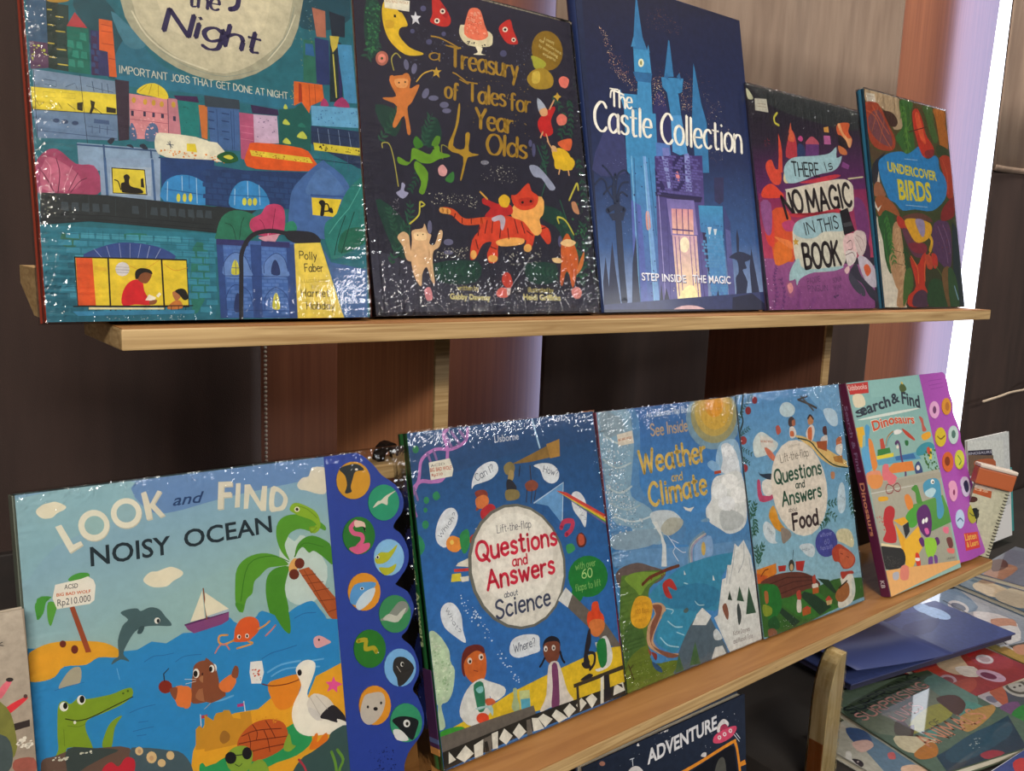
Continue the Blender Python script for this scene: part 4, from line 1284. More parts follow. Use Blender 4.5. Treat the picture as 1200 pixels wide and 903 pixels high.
"T5": """G 5c4a2a 4c5230 -8,3018 3022,3467 2642,1619 -291,1436
G 46502c 3c3a2a -40,1531 2719,1716 2356,-48 -156,-5
b b8a080 11,2954 116,3020 866,3025 944,2894 995,2617 707,2530 637,2696 365,2816 21,2838
b 4a3028 385,2750 685,2772 833,2668 747,2570 550,2581 402,2667
P price_sticker
p d8d0c0 43,2959 265,2970 283,2857 47,2845
l b8a898 12 74,2921 242,2928
P
b a84830 2,2818 339,2847 580,2568 714,2391 616,2224 221,2201 21,2315 -31,2629
b 7c4a50 45,2622 323,2759 513,2560 619,2416 592,2274 302,2295 71,2422
c d06a3a 14 0,2717 238,2646 390,2425 586,2238
c d06a3a 14 172,2808 304,2654 557,2444
c b86a4a 12 332,2812 103,2426
c b86a4a 12 462,2640 266,2274
b 3f6c34 922,2962 1312,2998 1233,2771 1251,2306 987,2208 804,2331 721,2427 959,2613
c 6c9440 15 1124,2936 1059,2589 1064,2252
c 6c9440 13 1219,2698 929,2450
v 568438 150 954,2949 1040,2676 1070,2466 1029,2248
v 4c5c38 106 1699,2940 1853,2775 1878,2519
v d8a058 93 2078,2953 2150,2737 2153,2361
c 2a4a24 12 936,2486 1036,2284
b c23a28 1283,2850 1441,2925 1557,2776 1626,2564 1817,2401 1795,2288 1594,2213 1419,2251 1345,2424 1278,2633
b 8c3030 1538,2299 1810,2363 1789,2260 1594,2209
b e0603a 1349,2822 1463,2855 1558,2593 1597,2415 1432,2506
l 4a2018 13 1119,2543 1648,2677
b 4c6c38 1597,2982 1894,2985 1919,2728 1994,2531 1867,2462 1747,2615 1673,2809
b b8702c 1933,2990 2284,3017 2278,2790 2308,2547 2225,2330 2063,2295 2009,2608 1977,2828
s 4a2a18 40 5 2078,2953 2272,2959 2280,2411 2082,2391
b 3a4a2c 1940,2451 2317,2396 2293,2280 1942,2265
b b04028 1977,2250 2297,2299 2324,2036 2293,1687 2094,1673 2069,1940
c d86a4a 14 2051,2238 2163,2023 2142,1720
b 5c4a34 2,2212 215,2166 408,2169 183,1993 35,2047
b 2c2c34 55,1981 339,2145 408,2169 216,1996 145,1786 63,1678 -14,1773
p e0d4c4 180,1891 181,1721 101,1715
b a0684a 34,1693 168,1737 276,1625 295,1553 5,1534
G d8d0c0 ddd8c8 -48,1217 67,1222 590,1 -72,11
b d8d0c0 -38,1182 141,1085 279,557 389,416 557,200 -19,28 -85,29
b 2f5c30 34,1221 258,1356 457,1332 496,1172 634,979 710,636 701,399 598,417 382,559 229,468 130,661 112,925
b b8906a 420,1133 538,1210 623,1105 653,707 648,308 558,19 316,23 390,237 335,308 225,628 332,843
c e0c4a0 15 556,1120 568,814 598,417
v 3f7c38 123 248,1302 304,1056 326,808 382,559
v 265028 128 688,890 717,672 705,417 699,199
v c8a47c 151 496,1172 547,886 555,561 509,128
v 54485c 111 1755,615 1849,887 1871,1196
v 7c5c80 96 1971,696 1977,929 1999,1241
c 3f7c38 17 279,1286 338,1058 326,808
c 3f7c38 17 175,1086 163,839 245,557
c 7c6a48 12 326,808 561,778
c 7c6a48 12 292,629 597,598
b 4c6c34 605,453 804,564 827,308 656,163 489,20
b a05c34 19,1500 260,1552 543,1426 622,1286 258,1356 74,1258
p ddd8cc -4,1464 60,1363 170,1422 68,1319 -20,1376
b b83a30 551,1283 689,1271 840,1133 727,1101 562,1157
b 6a3c50 658,1107 869,1097 1270,889 1244,757 1014,715 817,821
b 8a3040 798,912 1277,927 1289,796 955,787
b c23c28 796,710 992,604 1169,756 1282,758 1157,308 1354,157 1174,10 664,17 656,163 899,308
b 54384c 799,162 1035,253 1210,196 1174,10 771,16
c e0703a 21 835,730 985,567 979,345
c e0703a 22 1403,799 1222,645 1172,383
b 5c3c60 1605,1242 2048,1282 2107,972 1988,580 1755,615 1488,839
c 8c6c90 14 1715,1209 1889,888 1923,657
c 8c6c90 14 1878,1235 1997,1027 2035,814
s 9c4c3c 50 7 1641,1224 2122,1246 2060,737 1565,841
b c05034 1244,757 1430,743 1435,573 1283,571
b c23c30 1438,781 1589,765 1598,613 1474,573
b 2f5030 1277,346 1521,422 1773,308 1791,0 1211,9
c 6c7c3c 16 1520,612 1717,423 1791,0
b 7c5c38 1693,499 1988,580 1992,-3 1791,0
p 2c3a40 2171,1288 2401,1200 2326,11 1996,16
b 3a5a38 1907,579 2128,464 2156,-6 1871,-1
l 8cb0c8 28 2055,308 2138,112
b 8c2c2c 1929,1489 2335,1690 2274,1391 1850,1292
b 2f86c0 183,1993 297,2089 542,2182 853,2230 1022,2212 1251,2306 1367,2354 1453,2236 1628,2198 1829,2273 1934,2227 1943,2079 2077,1978 2125,1832 2005,1617 1588,1425 1080,1415 727,1377 543,1471 386,1513 309,1628 210,1791
l 9cc0d8 10 920,2131 1292,2148
t d8c838 427,1912 1830,1893 137 b2.0|UNDERCOVER
l 9cc0d8 10 831,1462 1458,1471
t d8c838 662,1539 1611,1566 281 b2.2|BIRDS
b 6c4438 708,1282 915,1338 1214,1373 1469,1330 1570,1259 1267,1263 861,1244
b dca82c 753,1238 1049,1280 1489,1236 1498,1085 1284,964 1020,937 862,1060
b 9c90b0 1066,1272 1305,1265 1310,1097 1220,1018 1096,1144
c e0b030 70 1417,1063 1494,971 1411,836""",
"L1": """G 7fa6c4 98b8ba -44,3049 2516,2788 2461,2193 -147,1687
G 98b8ba 98b8b0 -143,1743 2468,2267 2341,867 -164,1462
b 8fb4be -7,2756 687,2786 703,2684 669,2563 214,2427 -7,2232
b 6c8fbb 734,2781 1314,2803 2351,2805 2337,2658 1363,2582 906,2528 744,2615
b e3dac2 108,2663 147,2699 184,2706 226,2709 281,2674 274,2651 230,2634 197,2609 140,2615
b e3dac2 721,2106 766,2142 814,2139 863,2149 913,2150 978,2108 975,2076 911,2050 865,2023 781,2035 730,2073
p c9c2ac 215,2539 251,2548 311,2406 358,2422 369,2396 290,2356
p e6dfcb 211,2547 248,2556 307,2414 354,2430 363,2404 284,2365
e c9c2ac 443,2513 94,-15 -8,-102
e e6dfcb 440,2520 94,-15 -8,-102
e 97b8b9 443,2519 60,-9 -5,-63
e c9c2ac 649,2563 97,-14 -8,-102
e e6dfcb 646,2570 97,-14 -8,-101
e 93b3bb 646,2570 62,-9 -5,-64
p c9c2ac 754,2682 786,2690 805,2596 868,2685 891,2674 837,2599 900,2508 867,2498 808,2578 814,2498 780,2493
p dcd5c0 750,2690 782,2699 801,2604 859,2694 885,2683 830,2608 893,2517 861,2506 804,2586 808,2509 773,2502
t 22406c 953,2573 1173,2568 80 i1.5|and
t 1c2c34 401,2255 914,2243 129 b1.0|NOISY
t 1c2c34 1009,2266 1652,2270 127 b1.0|OCEAN
p c9c2ac 1267,2491 1289,2688 1389,2678 1386,2645 1325,2650 1319,2606 1377,2601 1374,2568 1316,2573 1306,2491
p dcd5c0 1260,2500 1282,2697 1381,2688 1379,2654 1317,2659 1311,2616 1369,2611 1367,2577 1308,2582 1299,2500
p dcd5c0 1410,2669 1445,2667 1422,2491 1385,2493
p dcd5c0 1450,2473 1472,2651 1513,2649 1579,2508 1604,2623 1642,2618 1617,2434 1579,2439 1504,2581 1483,2471
b dcd5c0 1644,2437 1671,2603 1747,2581 1795,2503 1764,2427 1703,2418
b 90aec0 1685,2459 1703,2564 1741,2544 1759,2504 1736,2454
b d9d2be 1879,2595 1922,2641 1978,2649 2007,2706 2072,2710 2134,2676 2119,2512 2053,2498 1945,2542 1899,2555
b c2d2cc 1717,2230 1819,2169 1899,2200 2068,1931 1983,1707 1792,1689 1684,1857
p b0592c 1830,1946 1917,1952 2143,1673 2124,1464 2049,1542
c 7c3818 6 1857,1896 1967,1890
c 7c3818 6 1898,1829 2025,1818
c 7c3818 6 1940,1761 2068,1757
c 7c3818 6 1980,1677 2126,1662
c 7c3818 6 2036,1575 2135,1583
l 7c3818 5 1876,1937 2037,1590
l 7c3818 5 1938,1925 2122,1617
b 5a9a2c 1768,2031 1707,2115 1679,2236 1703,2334 1775,2374 1882,2365 1989,2320 2079,2245 2076,2208 2014,2241 1964,2219 1873,2256 1794,2239 1759,2194 1740,2153 1750,2093
b 4c8f28 1811,2045 1830,2123 1881,2173 1962,2189 2054,2144 2121,2072 2117,1936 2071,1975 2027,2021 1967,2069 1927,2061 1884,2113 1843,2091
b 5a9a2c 1758,2004 1674,2085 1558,2127 1441,2113 1364,2049 1340,1928 1335,1788 1379,1722 1415,1813 1461,1846 1483,1927 1529,1961 1592,2006 1667,2006
b 4c8f28 1757,1989 1651,1995 1587,1949 1564,1853 1569,1737 1600,1581 1646,1415 1701,1344 1722,1411 1704,1562 1729,1673 1712,1823 1734,1906
c 3f7c20 7 1760,2025 1630,2093 1451,2061 1372,1808
c 3f7c20 7 1808,2053 1894,2141 2049,2085
b e0a860 1757,1989 1800,2040 1836,2018 1814,1934 1767,1929
e 6c2c1c 1845,1995 40,-7 -4,-41
e 6c2c1c 1794,1921 41,-8 -4,-40
b 8cb02c 1801,2414 1828,2454 1875,2455 1950,2415 2017,2360 2042,2281 2029,2223 1979,2202 1951,2251 2008,2264 1972,2307 1911,2339 1852,2370
c 7a9c24 12 2006,2242 1964,2212 1951,2251 1991,2252
c 6c8f20 6 1873,2433 1948,2393 2021,2315
e e8e0c8 1861,2408 22,-3 -2,-20
e 2a2018 1861,2408 12,-2 -1,-12
p 2f8cc4 -138,1810 527,1654 642,1637 739,1670 833,1634 949,1677 1061,1657 1220,1679 1385,1559 1562,1656 2233,1504 2099,9 -209,868
b 2f8cc4 1099,1689 1152,1676 1266,1719 1331,1656 1460,1661 1522,1704 1665,1629 1791,1674 1918,1691 1975,1619 2031,1516 2020,1398 1089,1567
c 2870a8 7 1768,1591 1848,1610 1941,1596
c 2870a8 7 1492,1354 1568,1377 1673,1380 1766,1386
c 68b0dc 14 1527,1244 1634,1273 1786,1263
c 68b0dc 12 1553,1208 1676,1233 1936,1179
c 68b0dc 12 1878,1239 1973,1229
c 68b0dc 13 1056,1165 1162,1141 1260,1148
b 4c8f28 1614,1742 1584,1734 1658,1558 1713,1487 1732,1526 1715,1691
b 4c8f28 1329,1803 1358,1729 1391,1776
p e3a82c 2155,1159 1997,1133 1899,1114 1824,987 1540,1053 1433,999 1263,1021 1042,1005 949,844 862,415 2154,-74 2117,552
b e0a52c -13,1755 62,1801 167,1810 314,1780 443,1736 528,1666 524,1617 403,1648 323,1620 196,1642 139,1591 55,1584 -23,1618
p 9c4a2c 256,2011 284,2017 362,1695 329,1698
b 4c9a3c 75,2109 158,2104 124,2075 104,2009 65,1976
b 5aa03c 135,2073 185,2050 163,1972 138,1918 125,1980
c 4c9a3c 22 136,2096 73,2075 77,1991
e 6c2c20 200,1788 19,-5 -2,-23
e 6c2c20 265,1736 21,-5 -2,-28
b b0a890 290,1611 231,1614 167,1542 159,1508 217,1510 282,1516
c 2870a8 4 132,1504 196,1510 304,1510
c 2870a8 5 682,1545 743,1567 803,1558 876,1555
c 2870a8 5 883,1492 948,1515 1061,1499
c 2870a8 5 563,1232 634,1243 729,1240
c 2870a8 5 614,1152 673,1143
c 2870a8 5 575,1103 646,1100 705,1095
c 2870a8 5 596,1066 654,1056
c 68b0dc 5 507,1547 518,1470
b 4a6468 557,1908 606,1922 664,1915 686,1892 746,1904 805,1878 842,1818 875,1766 867,1746 783,1768 701,1781 640,1763 589,1701 554,1634 580,1590 584,1573 534,1600 476,1580 495,1612 525,1629 527,1728 563,1819 601,1854
b 3c5458 651,1748 672,1788 701,1781 680,1741
e eeeae0 786,1803 19,-4 -2,-21
e 202428 792,1799 10,-2 -1,-15
p 86487c 965,1728 1279,1747 1274,1694 1219,1673 1023,1657 982,1695
p 5c3060 963,1735 1280,1760 1279,1744 965,1723
p e3dcc4 1004,1742 1104,1944 1107,1745
p e3dcc4 1120,1928 1281,1773 1121,1755
l 8a5030 9 1112,1956 1119,1736
p a8b8c8 1134,1752 1281,1773 1279,1753 1140,1744
b 8c5034 994,1392 1018,1444 1083,1450 1144,1405 1163,1320 1170,1238 1176,1156 1084,1156 976,1174 969,1242
b a86c48 998,1207 1029,1264 1094,1272 1154,1216 1162,1153 1071,1157
p c4642c 869,1315 972,1280 957,1167 871,1186
b e07c3c 856,1313 930,1305 932,1174 871,1192
b e07c3c 912,1304 972,1280 956,1160 907,1171
b 8c5034 994,1392 1018,1444 1083,1450 1144,1405 1163,1320 1166,1199 1105,1256 1004,1271
e f0ece0 1015,1376 22,-6 -3,-33
e 1c1612 1010,1374 15,-4 -2,-23
e f0ece0 1139,1379 21,-5 -3,-31
e 1c1612 1129,1377 13,-3 -2,-21
b b07850 1035,1341 1074,1350 1111,1327 1109,1301 1070,1292 1039,1314
e 4a2418 1068,1356 18,-5 -1,-12
c e8e4d8 3 935,1356 1009,1335
c e8e4d8 3 938,1322 1008,1322
e 8c2c1c 803,1340 45,-13 -4,-45
b 8c5034 832,1319 881,1312 862,1233 835,1280
l 2c2c34 7 800,1380 799,1431 834,1458
b 84a028 135,1336 145,1399 178,1413 219,1395 259,1420 296,1415 317,1397 460,1387 530,1398 587,1394 588,1338 510,1298 407,1279 306,1261 291,1205 316,1112 322,1049 247,1061 260,1093 176,1120 162,1071 99,1074 124,1126 126,1220
b 84a028 379,1067 415,1166 458,1214 516,1228 465,1163 433,1037
e 84a028 176,1390 31,-9 -3,-35
e f0ece0 176,1388 25,-7 -2,-30
e 18160f 185,1391 13,-4 -2,-21
e f0ece0 279,1402 25,-7 -2,-31
e 18160f 284,1404 15,-4 -2,-24
c 2c3010 7 180,1308 253,1274 340,1275 454,1302 590,1332
c 5c7420 3 187,1261 250,1236 293,1240
l 6c8420 4 165,1244 162,1137
e f0ece0 231,1269 8,-3 -1,-11
e 4c6418 563,1379 7,-2 -1,-7
e 4c6418 533,1372 7,-2 -1,-7
b 6c5448 17,1016 33,1091 100,1092 217,1101 345,1065 544,1001 554,831 512,600 -1,790
b 3f4a48 176,1115 324,1072 476,1011 384,991 227,944 176,845 164,965
b 4c6068 541,964 612,981 775,913 881,852 943,697 923,447 534,591
b c42c3c 373,922 425,947 467,902 517,947 566,918 567,855 529,818 374,860
e e0c08c 602,962 25,-8 -2,-29
e c9a078 604,959 11,-4 -1,-15
e e0c08c 677,894 33,-11 -3,-40
e c9a078 676,889 14,-5 -1,-17
e e0c08c 738,835 26,-9 -2,-27
e e0c08c 798,867 26,-9 -2,-30
s e8e4d0 10 9 90,1089 172,1062 170,1045 88,1072
s e8e4d0 8 9 248,1073 323,1055 321,1039 247,1061
p c9922c 980,990 1007,1008 1031,981 1070,988 1094,967 1114,1041 1141,1059 1220,1049 1199,801 969,849
l e8e4e0 5 1020,1083 1019,997
p b83c4c 1026,1074 1070,1068 1062,1046 1026,1052
b 2c9c5c 984,726 1011,743 1045,692 1140,727 1192,709 1178,553 1000,615
p c9922c 1048,1072 1110,1011 1128,1061 1167,1036 1183,1066 1224,1054 1247,991 1301,967 1297,1011 1375,1002 1384,857 1272,794 1027,818
b a0702c 1139,864 1150,909 1178,921 1210,884 1206,843 1164,829
l e8e4e0 6 1332,1085 1336,1013
p b83c7c 1282,1078 1331,1074 1329,1051 1283,1057
c b8b0a0 4 1108,1150 1051,1112
b 2f9a5c 1018,712 1291,689 1623,797 1777,808 1826,645 1694,570 1468,559 1355,427 1005,552
b c05c28 1258,798 1307,867 1396,910 1512,901 1612,844 1641,748 1612,670 1504,633 1358,638 1280,721
c 6c2c18 7 1297,842 1405,850 1593,806
c 6c2c18 7 1272,794 1414,777 1632,736
c 6c2c18 7 1294,716 1466,703 1613,684
c 6c2c18 6 1381,901 1411,834 1399,781
c 6c2c18 6 1482,898 1519,815 1543,750
c 6c2c18 6 1347,840 1355,767 1333,675
c 6c2c18 6 1462,833 1485,754 1492,665
b 8aa83c 1169,730 1229,780 1312,767 1364,707 1350,627 1311,584 1201,621
e 1c1c20 1205,715 41,-14 -4,-43
e 1c1c20 1324,709 36,-12 -4,-44
l 1c1c20 7 1238,721 1293,710
c 3c5020 6 1233,660 1259,637 1281,648
b 8aa83c 1596,660 1649,752 1665,667 1693,643 1637,618
b 8aa83c 1342,616 1430,629 1479,512 1416,462 1334,519
b e08c28 1519,1157 1625,1174 1747,1170 1782,1131 1768,1061 1697,950 1605,940 1551,1007
c 6c2c18 7 1477,1172 1547,1138 1666,1119 1774,1126
b ebe6d8 1742,1201 1785,1249 1848,1254 1900,1218 1895,1160 1856,1081 1818,1003 1851,934 1984,805 2131,700 2121,596 1954,649 1798,684 1711,755 1682,866 1706,962 1767,1047 1772,1105
b d8d2c8 1813,945 1872,988 1978,927 2034,821 1965,781 1885,775 1815,885
b 2c2a30 1903,800 2005,859 2066,811 2124,718 2122,695 2043,742 2041,713 1963,759
b cfcac4 1817,900 1905,829 1885,775 1827,838
c b8b2a8 5 1838,968 1904,814
c b8b2a8 5 1886,969 1971,839
e 1c181c 1771,1176 18,-5 -2,-24
b e07c24 1798,595 1852,681 1876,674 1863,618 1896,637 1922,659 1954,649 1941,503 1911,528 1877,509 1866,565 1819,573
p e0589c 2044,1075 2053,1035 2112,993 2065,986 2061,941 2029,981 1979,972 2002,1011 1973,1049 2024,1038
b 3f5a58 2128,671 1987,654 1950,605 1818,558 1722,531 1620,415 1608,278 2102,99 2142,544
c 6c9c3c 22 2022,506 2064,417 2024,339 2066,259
c 6c9c3c 22 1973,507 1997,409 2002,282
c b83c4c 15 1707,536 1747,464 1769,363
s d9922c 14 6 1402,979 1662,902 1596,834 1411,920
b d9602c 1301,1557 1314,1624 1361,1677 1433,1682 1487,1641 1489,1569 1434,1525 1389,1508 1292,1531
c e09c4c 14 1293,1538 1222,1528 1190,1556 1200,1596 1255,1589
c d08078 11 1260,1483 1236,1524 1195,1528 1157,1482
c e09c4c 13 1403,1504 1430,1483 1316,1476
c d08078 12 1535,1515 1583,1547 1615,1575
c e09c4c 13 1482,1578 1527,1589 1573,1614
e f0ece0 1337,1556 14,-3 -1,-17
e 201410 1339,1554 8,-2 -1,-11
e f0ece0 1396,1548 14,-3 -1,-17
e 201410 1396,1547 8,-2 -1,-11
b e0a8a8 1908,1403 1957,1413 2018,1369 2047,1339 1998,1328 1933,1322 1907,1351
e 2c1c1c 1949,1382 8,-2 -1,-9
p e8e4dc 1405,1355 1491,1340 1498,1252 1470,1177 1399,1196 1392,1280
s c9583c 14 7 1412,1303 1486,1277 1473,1201 1405,1220
b 8c5034 1079,1447 1119,1436 1149,1387 1150,1318 1171,1243 1206,1163 1056,1165
b e07c3c 1165,1258 1231,1296 1273,1298 1289,1238 1235,1183 1181,1205
b 8c5034 1258,1295 1289,1357 1315,1329 1298,1264
e f0ece0 1125,1380 19,-5 -2,-27
e 1c1612 1117,1379 12,-3 -2,-19
p 8a4a7c 1096,1730 1280,1747 1264,1692 1180,1683 1099,1689
p e3dcc4 1112,1843 1119,1760 1237,1789 1124,1903
b 4c9a3c 260,2191 289,2216 338,2224 386,2209 378,2180 301,2171
p e8e2d6 184,2176 335,2183 379,2192 410,2162 420,2123 405,2028 376,2010 183,2018 162,2092
t 3c3c44 234,2136 314,2130 31 s1.1|ACSD
t c9642c 186,2099 387,2083 20 b1.5|BIG BAD WOLF
t 3c3c44 187,2036 383,2026 45 s1.0|Rp210.000
P""",
"L1S": """G 3048a0 2a3f9c 1938,2996 3158,2889 3072,-87 1862,335
P sound_button
e d09a2c 2359,2565 149,-18 -14,-150
b 2c3438 2241,2671 2318,2693 2404,2691 2459,2638 2381,2632 2350,2574 2328,2515 2333,2476 2273,2473 2296,2534 2286,2612
e e8e4d8 2391,2649 14,-2 -1,-9
P sound_button
e 2f9a74 2614,2348 142,-20 -14,-147
b d9d4c4 2509,2319 2558,2367 2584,2368 2641,2403 2735,2430 2658,2385 2643,2323 2591,2346
P sound_button
e 2c7a30 2366,2118 142,-24 -14,-150
c d9628c 36 2345,2234 2299,2195 2320,2146 2386,2119 2391,2072 2344,2033
b d9628c 2267,2031 2345,2041 2449,2046 2436,1994 2339,1972
b e8c8b8 2337,2243 2421,2215 2423,2144 2401,2187 2341,2189
p 1c1a1c 2401,2187 2429,2171 2419,2133
P sound_button
e 8cc0e4 2619,1895 139,-25 -14,-148
b b8b82c 2490,1914 2546,1951 2617,1938 2703,1987 2670,1929 2592,1863 2503,1864
b b8b82c 2517,1830 2605,1813 2679,1831 2647,1774 2564,1758
e f0ece0 2513,1917 16,-3 -1,-15
e 18160f 2513,1916 9,-2 -1,-11
P sound_button
e e0982c 2370,1664 143,-30 -14,-150
b 5c9cd0 2254,1696 2318,1744 2480,1715 2413,1647 2303,1577 2238,1607
b c8d8e0 2286,1581 2362,1658 2468,1675 2424,1582 2316,1528
e f0ece0 2351,1694 17,-3 -1,-12
e 18160f 2351,1694 10,-2 -1,-9
P sound_button
e 3f8f5c 2630,1426 146,-33 -14,-153
b 8c9088 2488,1411 2571,1440 2668,1514 2741,1498 2753,1431 2657,1388 2531,1393
b c8c8bc 2515,1413 2571,1440 2640,1408 2679,1432 2736,1451 2654,1357 2548,1390
P sound_button
e 2f7c2c 2377,1203 141,-35 -14,-152
c b8a82c 35 2277,1290 2345,1281 2339,1213 2407,1203 2430,1166
e f0ece0 2447,1154 5,-1 0,-5
P sound_button
e 80b8e4 2635,982 146,-39 -14,-153
b 33302e 2565,981 2581,1056 2628,1073 2698,1042 2763,944 2681,854 2605,835 2594,910
e e8e4dc 2654,1005 16,-4 -2,-20
e 18160f 2658,1003 11,-3 -1,-14
c b8b0a8 5 2603,1003 2634,947
P sound_button
e e0982c 2380,746 140,-41 -14,-155
b c4bcb0 2243,728 2287,839 2341,854 2444,833 2472,754 2428,657 2335,607 2270,642
e 1c181c 2380,718 20,-6 -1,-15
e 1c181c 2314,753 10,-3 -1,-12
e 1c181c 2433,750 10,-3 -1,-12
P sound_button
e 3a9a70 2647,524 147,-45 -15,-156
b 1c2024 2519,582 2583,594 2672,567 2760,508 2735,435 2691,368 2624,438 2558,522
b e0e0dc 2520,502 2591,480 2655,380 2548,414
e e8e8e4 2649,518 32,-10 -3,-31
e 18160f 2653,514 14,-4 -1,-16
P
s 1c2c6c 70 6 2285,436 2508,364 2527,183 2347,161""",
"L2": """G 24466e 2f6cae -42,2985 2533,2961 2489,999 -118,1541
G 2f6cae 3a74b4 -209,1598 2497,1045 2143,-909 -311,-31
b 2a4e7c -32,2897 2258,2915 2263,2601 1113,2572 -5,2462
c b878b8 33 -1,2169 -40,2346 74,2452 195,2437 324,2457 396,2682 372,2827 421,2877
c b878b8 29 -20,2344 66,2471 118,2639 272,2712 441,2695 602,2752 639,2859
l 8a6aa0 27 393,2826 443,2713
l 8a6aa0 28 461,2847 533,2732
l 8a6aa0 28 549,2849 605,2771
l 8a6aa0 23 185,2685 207,2612
l 8a6aa0 23 250,2705 271,2623
l 8a6aa0 22 8,2409 35,2302
l 8a6aa0 22 -24,2310 -7,2204
c 2c7a5c 8 190,2315 236,2345 261,2297 227,2275 190,2315
e 2f8a5c 225,2307 37,-5 -5,-38
e 2f8a5c 120,2285 28,-4 -4,-31
e 2f8a5c 100,2203 20,-3 -3,-22
e 2f8a5c 84,2079 34,-5 -5,-37
b 2a8a5c -51,2006 17,1995 56,1903 18,1841 -43,1835
e 2a7a4c 68,2735 32,-3 -4,-34
P price_sticker
p dfdccd 186,2606 409,2617 435,2516 414,2455 187,2451
t b8583c 190,2522 418,2518 35 b1.3|BIG BAD WOLF
t 5c5c60 201,2563 349,2565 24 s|ACSD
t b8583c 201,2481 316,2479 24 b|Rp210
P
t c8cdd8 928,2700 1218,2700 68 s1.1|Usborne
b d8dce0 610,2314 633,2402 701,2486 822,2531 914,2518 931,2441 847,2376 729,2354 648,2345
t 4c5468 675,2375 885,2446 66 h.9|Can I?
b d8dce0 1360,2430 1469,2442 1595,2414 1668,2336 1650,2259 1566,2230 1470,2281 1434,2383
t 4c5468 1469,2359 1642,2290 61 h.9|How?
b d8dce0 266,1849 189,1897 175,1986 225,2101 309,2176 394,2173 428,2105 395,2021 321,1945
t 4c5468 225,1935 417,2107 43 h.9|Which?
b d8dce0 1796,2081 1870,2111 1944,2061 1983,1955 1956,1797 1925,1742 1878,1829 1801,1941
t 4c5468 1835,2032 1929,1801 35 h.9|Why?
b 8a3c2c 638,2274 697,2293 763,2276 778,2219 699,2138 627,2112 662,2198
b d07a40 642,2219 736,2243 787,2199 768,2146 696,2120 643,2146
b b82c34 683,2104 792,2152 854,2097 750,2012 684,2031
p e0dcd4 726,2006 912,2093 897,2072 771,2003
p e0dcc8 595,1954 723,1988 741,1949 647,1928
p 8c6c34 1099,2478 1572,2604 1580,2485 1320,2470
p a8803c 1548,2617 1725,2650 1707,2481 1578,2475
b 8a7a4c 1002,2470 1079,2504 1132,2456 1098,2384 1015,2393
b a8905c 1067,2425 1112,2401 1089,2328 1030,2335
b 2a2a34 1018,2337 1077,2329 1126,2247 1061,2218 1005,2244
b 8a7a4c 993,2246 1135,2227 1136,2151 992,2152
l 2a2a34 11 1193,2449 1167,2356
b 8c4a34 1228,2272 1320,2300 1389,2252 1355,2199 1255,2202
l 3a2a24 11 1315,2435 1308,2301
l 3a2a24 9 1244,2213 1220,2102
l 3a2a24 9 1306,2205 1275,2084
l 3a2a24 9 1355,2199 1321,2107
l a8c8e0 20 1407,2875 1462,2595
p 6a9cc8 1312,2079 1711,2222 1635,1827 1482,2026
l b8d0e4 13 1312,2079 1711,2222 1635,1827
p c8443c 1607,2156 1735,2119 2247,1824 2256,1792
p e08a3c 1607,2156 2248,1797 2244,1773
p dcc83c 1607,2156 2244,1777 2240,1753
p 4c9a4c 1607,2152 2240,1753 2238,1737
p 6c5ca0 1606,2150 2238,1737 2243,1715
c c03c5c 50 1616,1791 1664,1842 1769,1826 1743,1751 1670,1714
b 5c2c24 1796,1663 1871,1700 1927,1621 1889,1557 1809,1571
b c0583c 1828,1687 1893,1667 1894,1587 1824,1583
b e0903c 277,1900 342,1938 432,1891 433,1820 365,1788 285,1829
e e8c860 334,1881 21,-4 -3,-21
b b83a34 518,1877 578,1912 604,1863 544,1828
b 2f8a4c 426,1928 519,1966 524,1840 469,1761 429,1786
b 3f9a5c 1653,1608 1734,1614 1764,1550 1666,1528
p dcd8c8 373,1690 495,1712 485,1634 349,1668
p c83c34 324,1646 484,1625 480,1599 325,1620
p d8c83c 298,1608 393,1598 394,1528 279,1542
p dcd8c8 378,1566 474,1556 468,1513 393,1519
e 6c6c64 1046,1530 574,-46 20,-587
e d9d5cb 1050,1529 541,-43 19,-561
e e2dfd6 1028,1607 448,-33 14,-426
t 6c6c74 839,1875 1241,1860 70 h.9|Lift-the-flap
t c82440 584,1665 1532,1645 168 h1.6|Questions
t c82440 974,1541 1148,1536 91 h1.6|and
t c82440 663,1393 1464,1381 167 h1.6|Answers
e 1f7c34 1897,1258 265,-35 -9,-204
b 1f7c34 1663,1177 1814,1106 1676,1009
t 8cc06c 1740,1351 2015,1344 66 h.9|with over
t b8dc8c 1811,1254 1947,1241 89 h1.1|60
t 8cc06c 1708,1148 2049,1136 65 h.9|flaps to lift
t 4c5468 838,1281 994,1274 53 h1.2|about
t 3c4460 724,1116 1367,1094 156 h1.3|Science
b b83a34 2234,1146 2279,1137 2242,224 2206,233
s d0e0f0 60 8 333,1417 421,1398 742,817 940,479 865,481 672,835 323,1345
s 2f6cae 40 4 333,1417 421,1398 742,817 940,479 865,481 672,835 323,1345
b d8dce0 137,1313 193,1373 279,1355 344,1248 347,1101 362,991 264,1066 157,1182
t 4c5468 186,1320 293,1086 38 h.9|What?
b d8dce0 827,815 875,889 1003,902 1176,854 1183,764 1174,708 1075,704 924,710 843,754
t 4c5468 877,768 1131,767 75 h.9|Where?
p 6c645c 1656,1138 1827,956 2034,784 2244,500 2233,439 1999,582 1581,1021
p d8d8d4 1584,1215 1660,1133 1581,1021 1471,1116
p dcbc2c 34,309 560,382 783,429 1303,477 1989,522 2226,483 2224,123 1631,126 849,202 41,201
b b8ccae -23,1118 27,1180 96,1125 150,1040 183,959 182,869 216,789 172,621 108,551 41,535 61,353 -24,362 10,544 -36,593 -43,788
s d0dcc4 60 12 2,1147 148,1022 203,774 89,574 -34,610
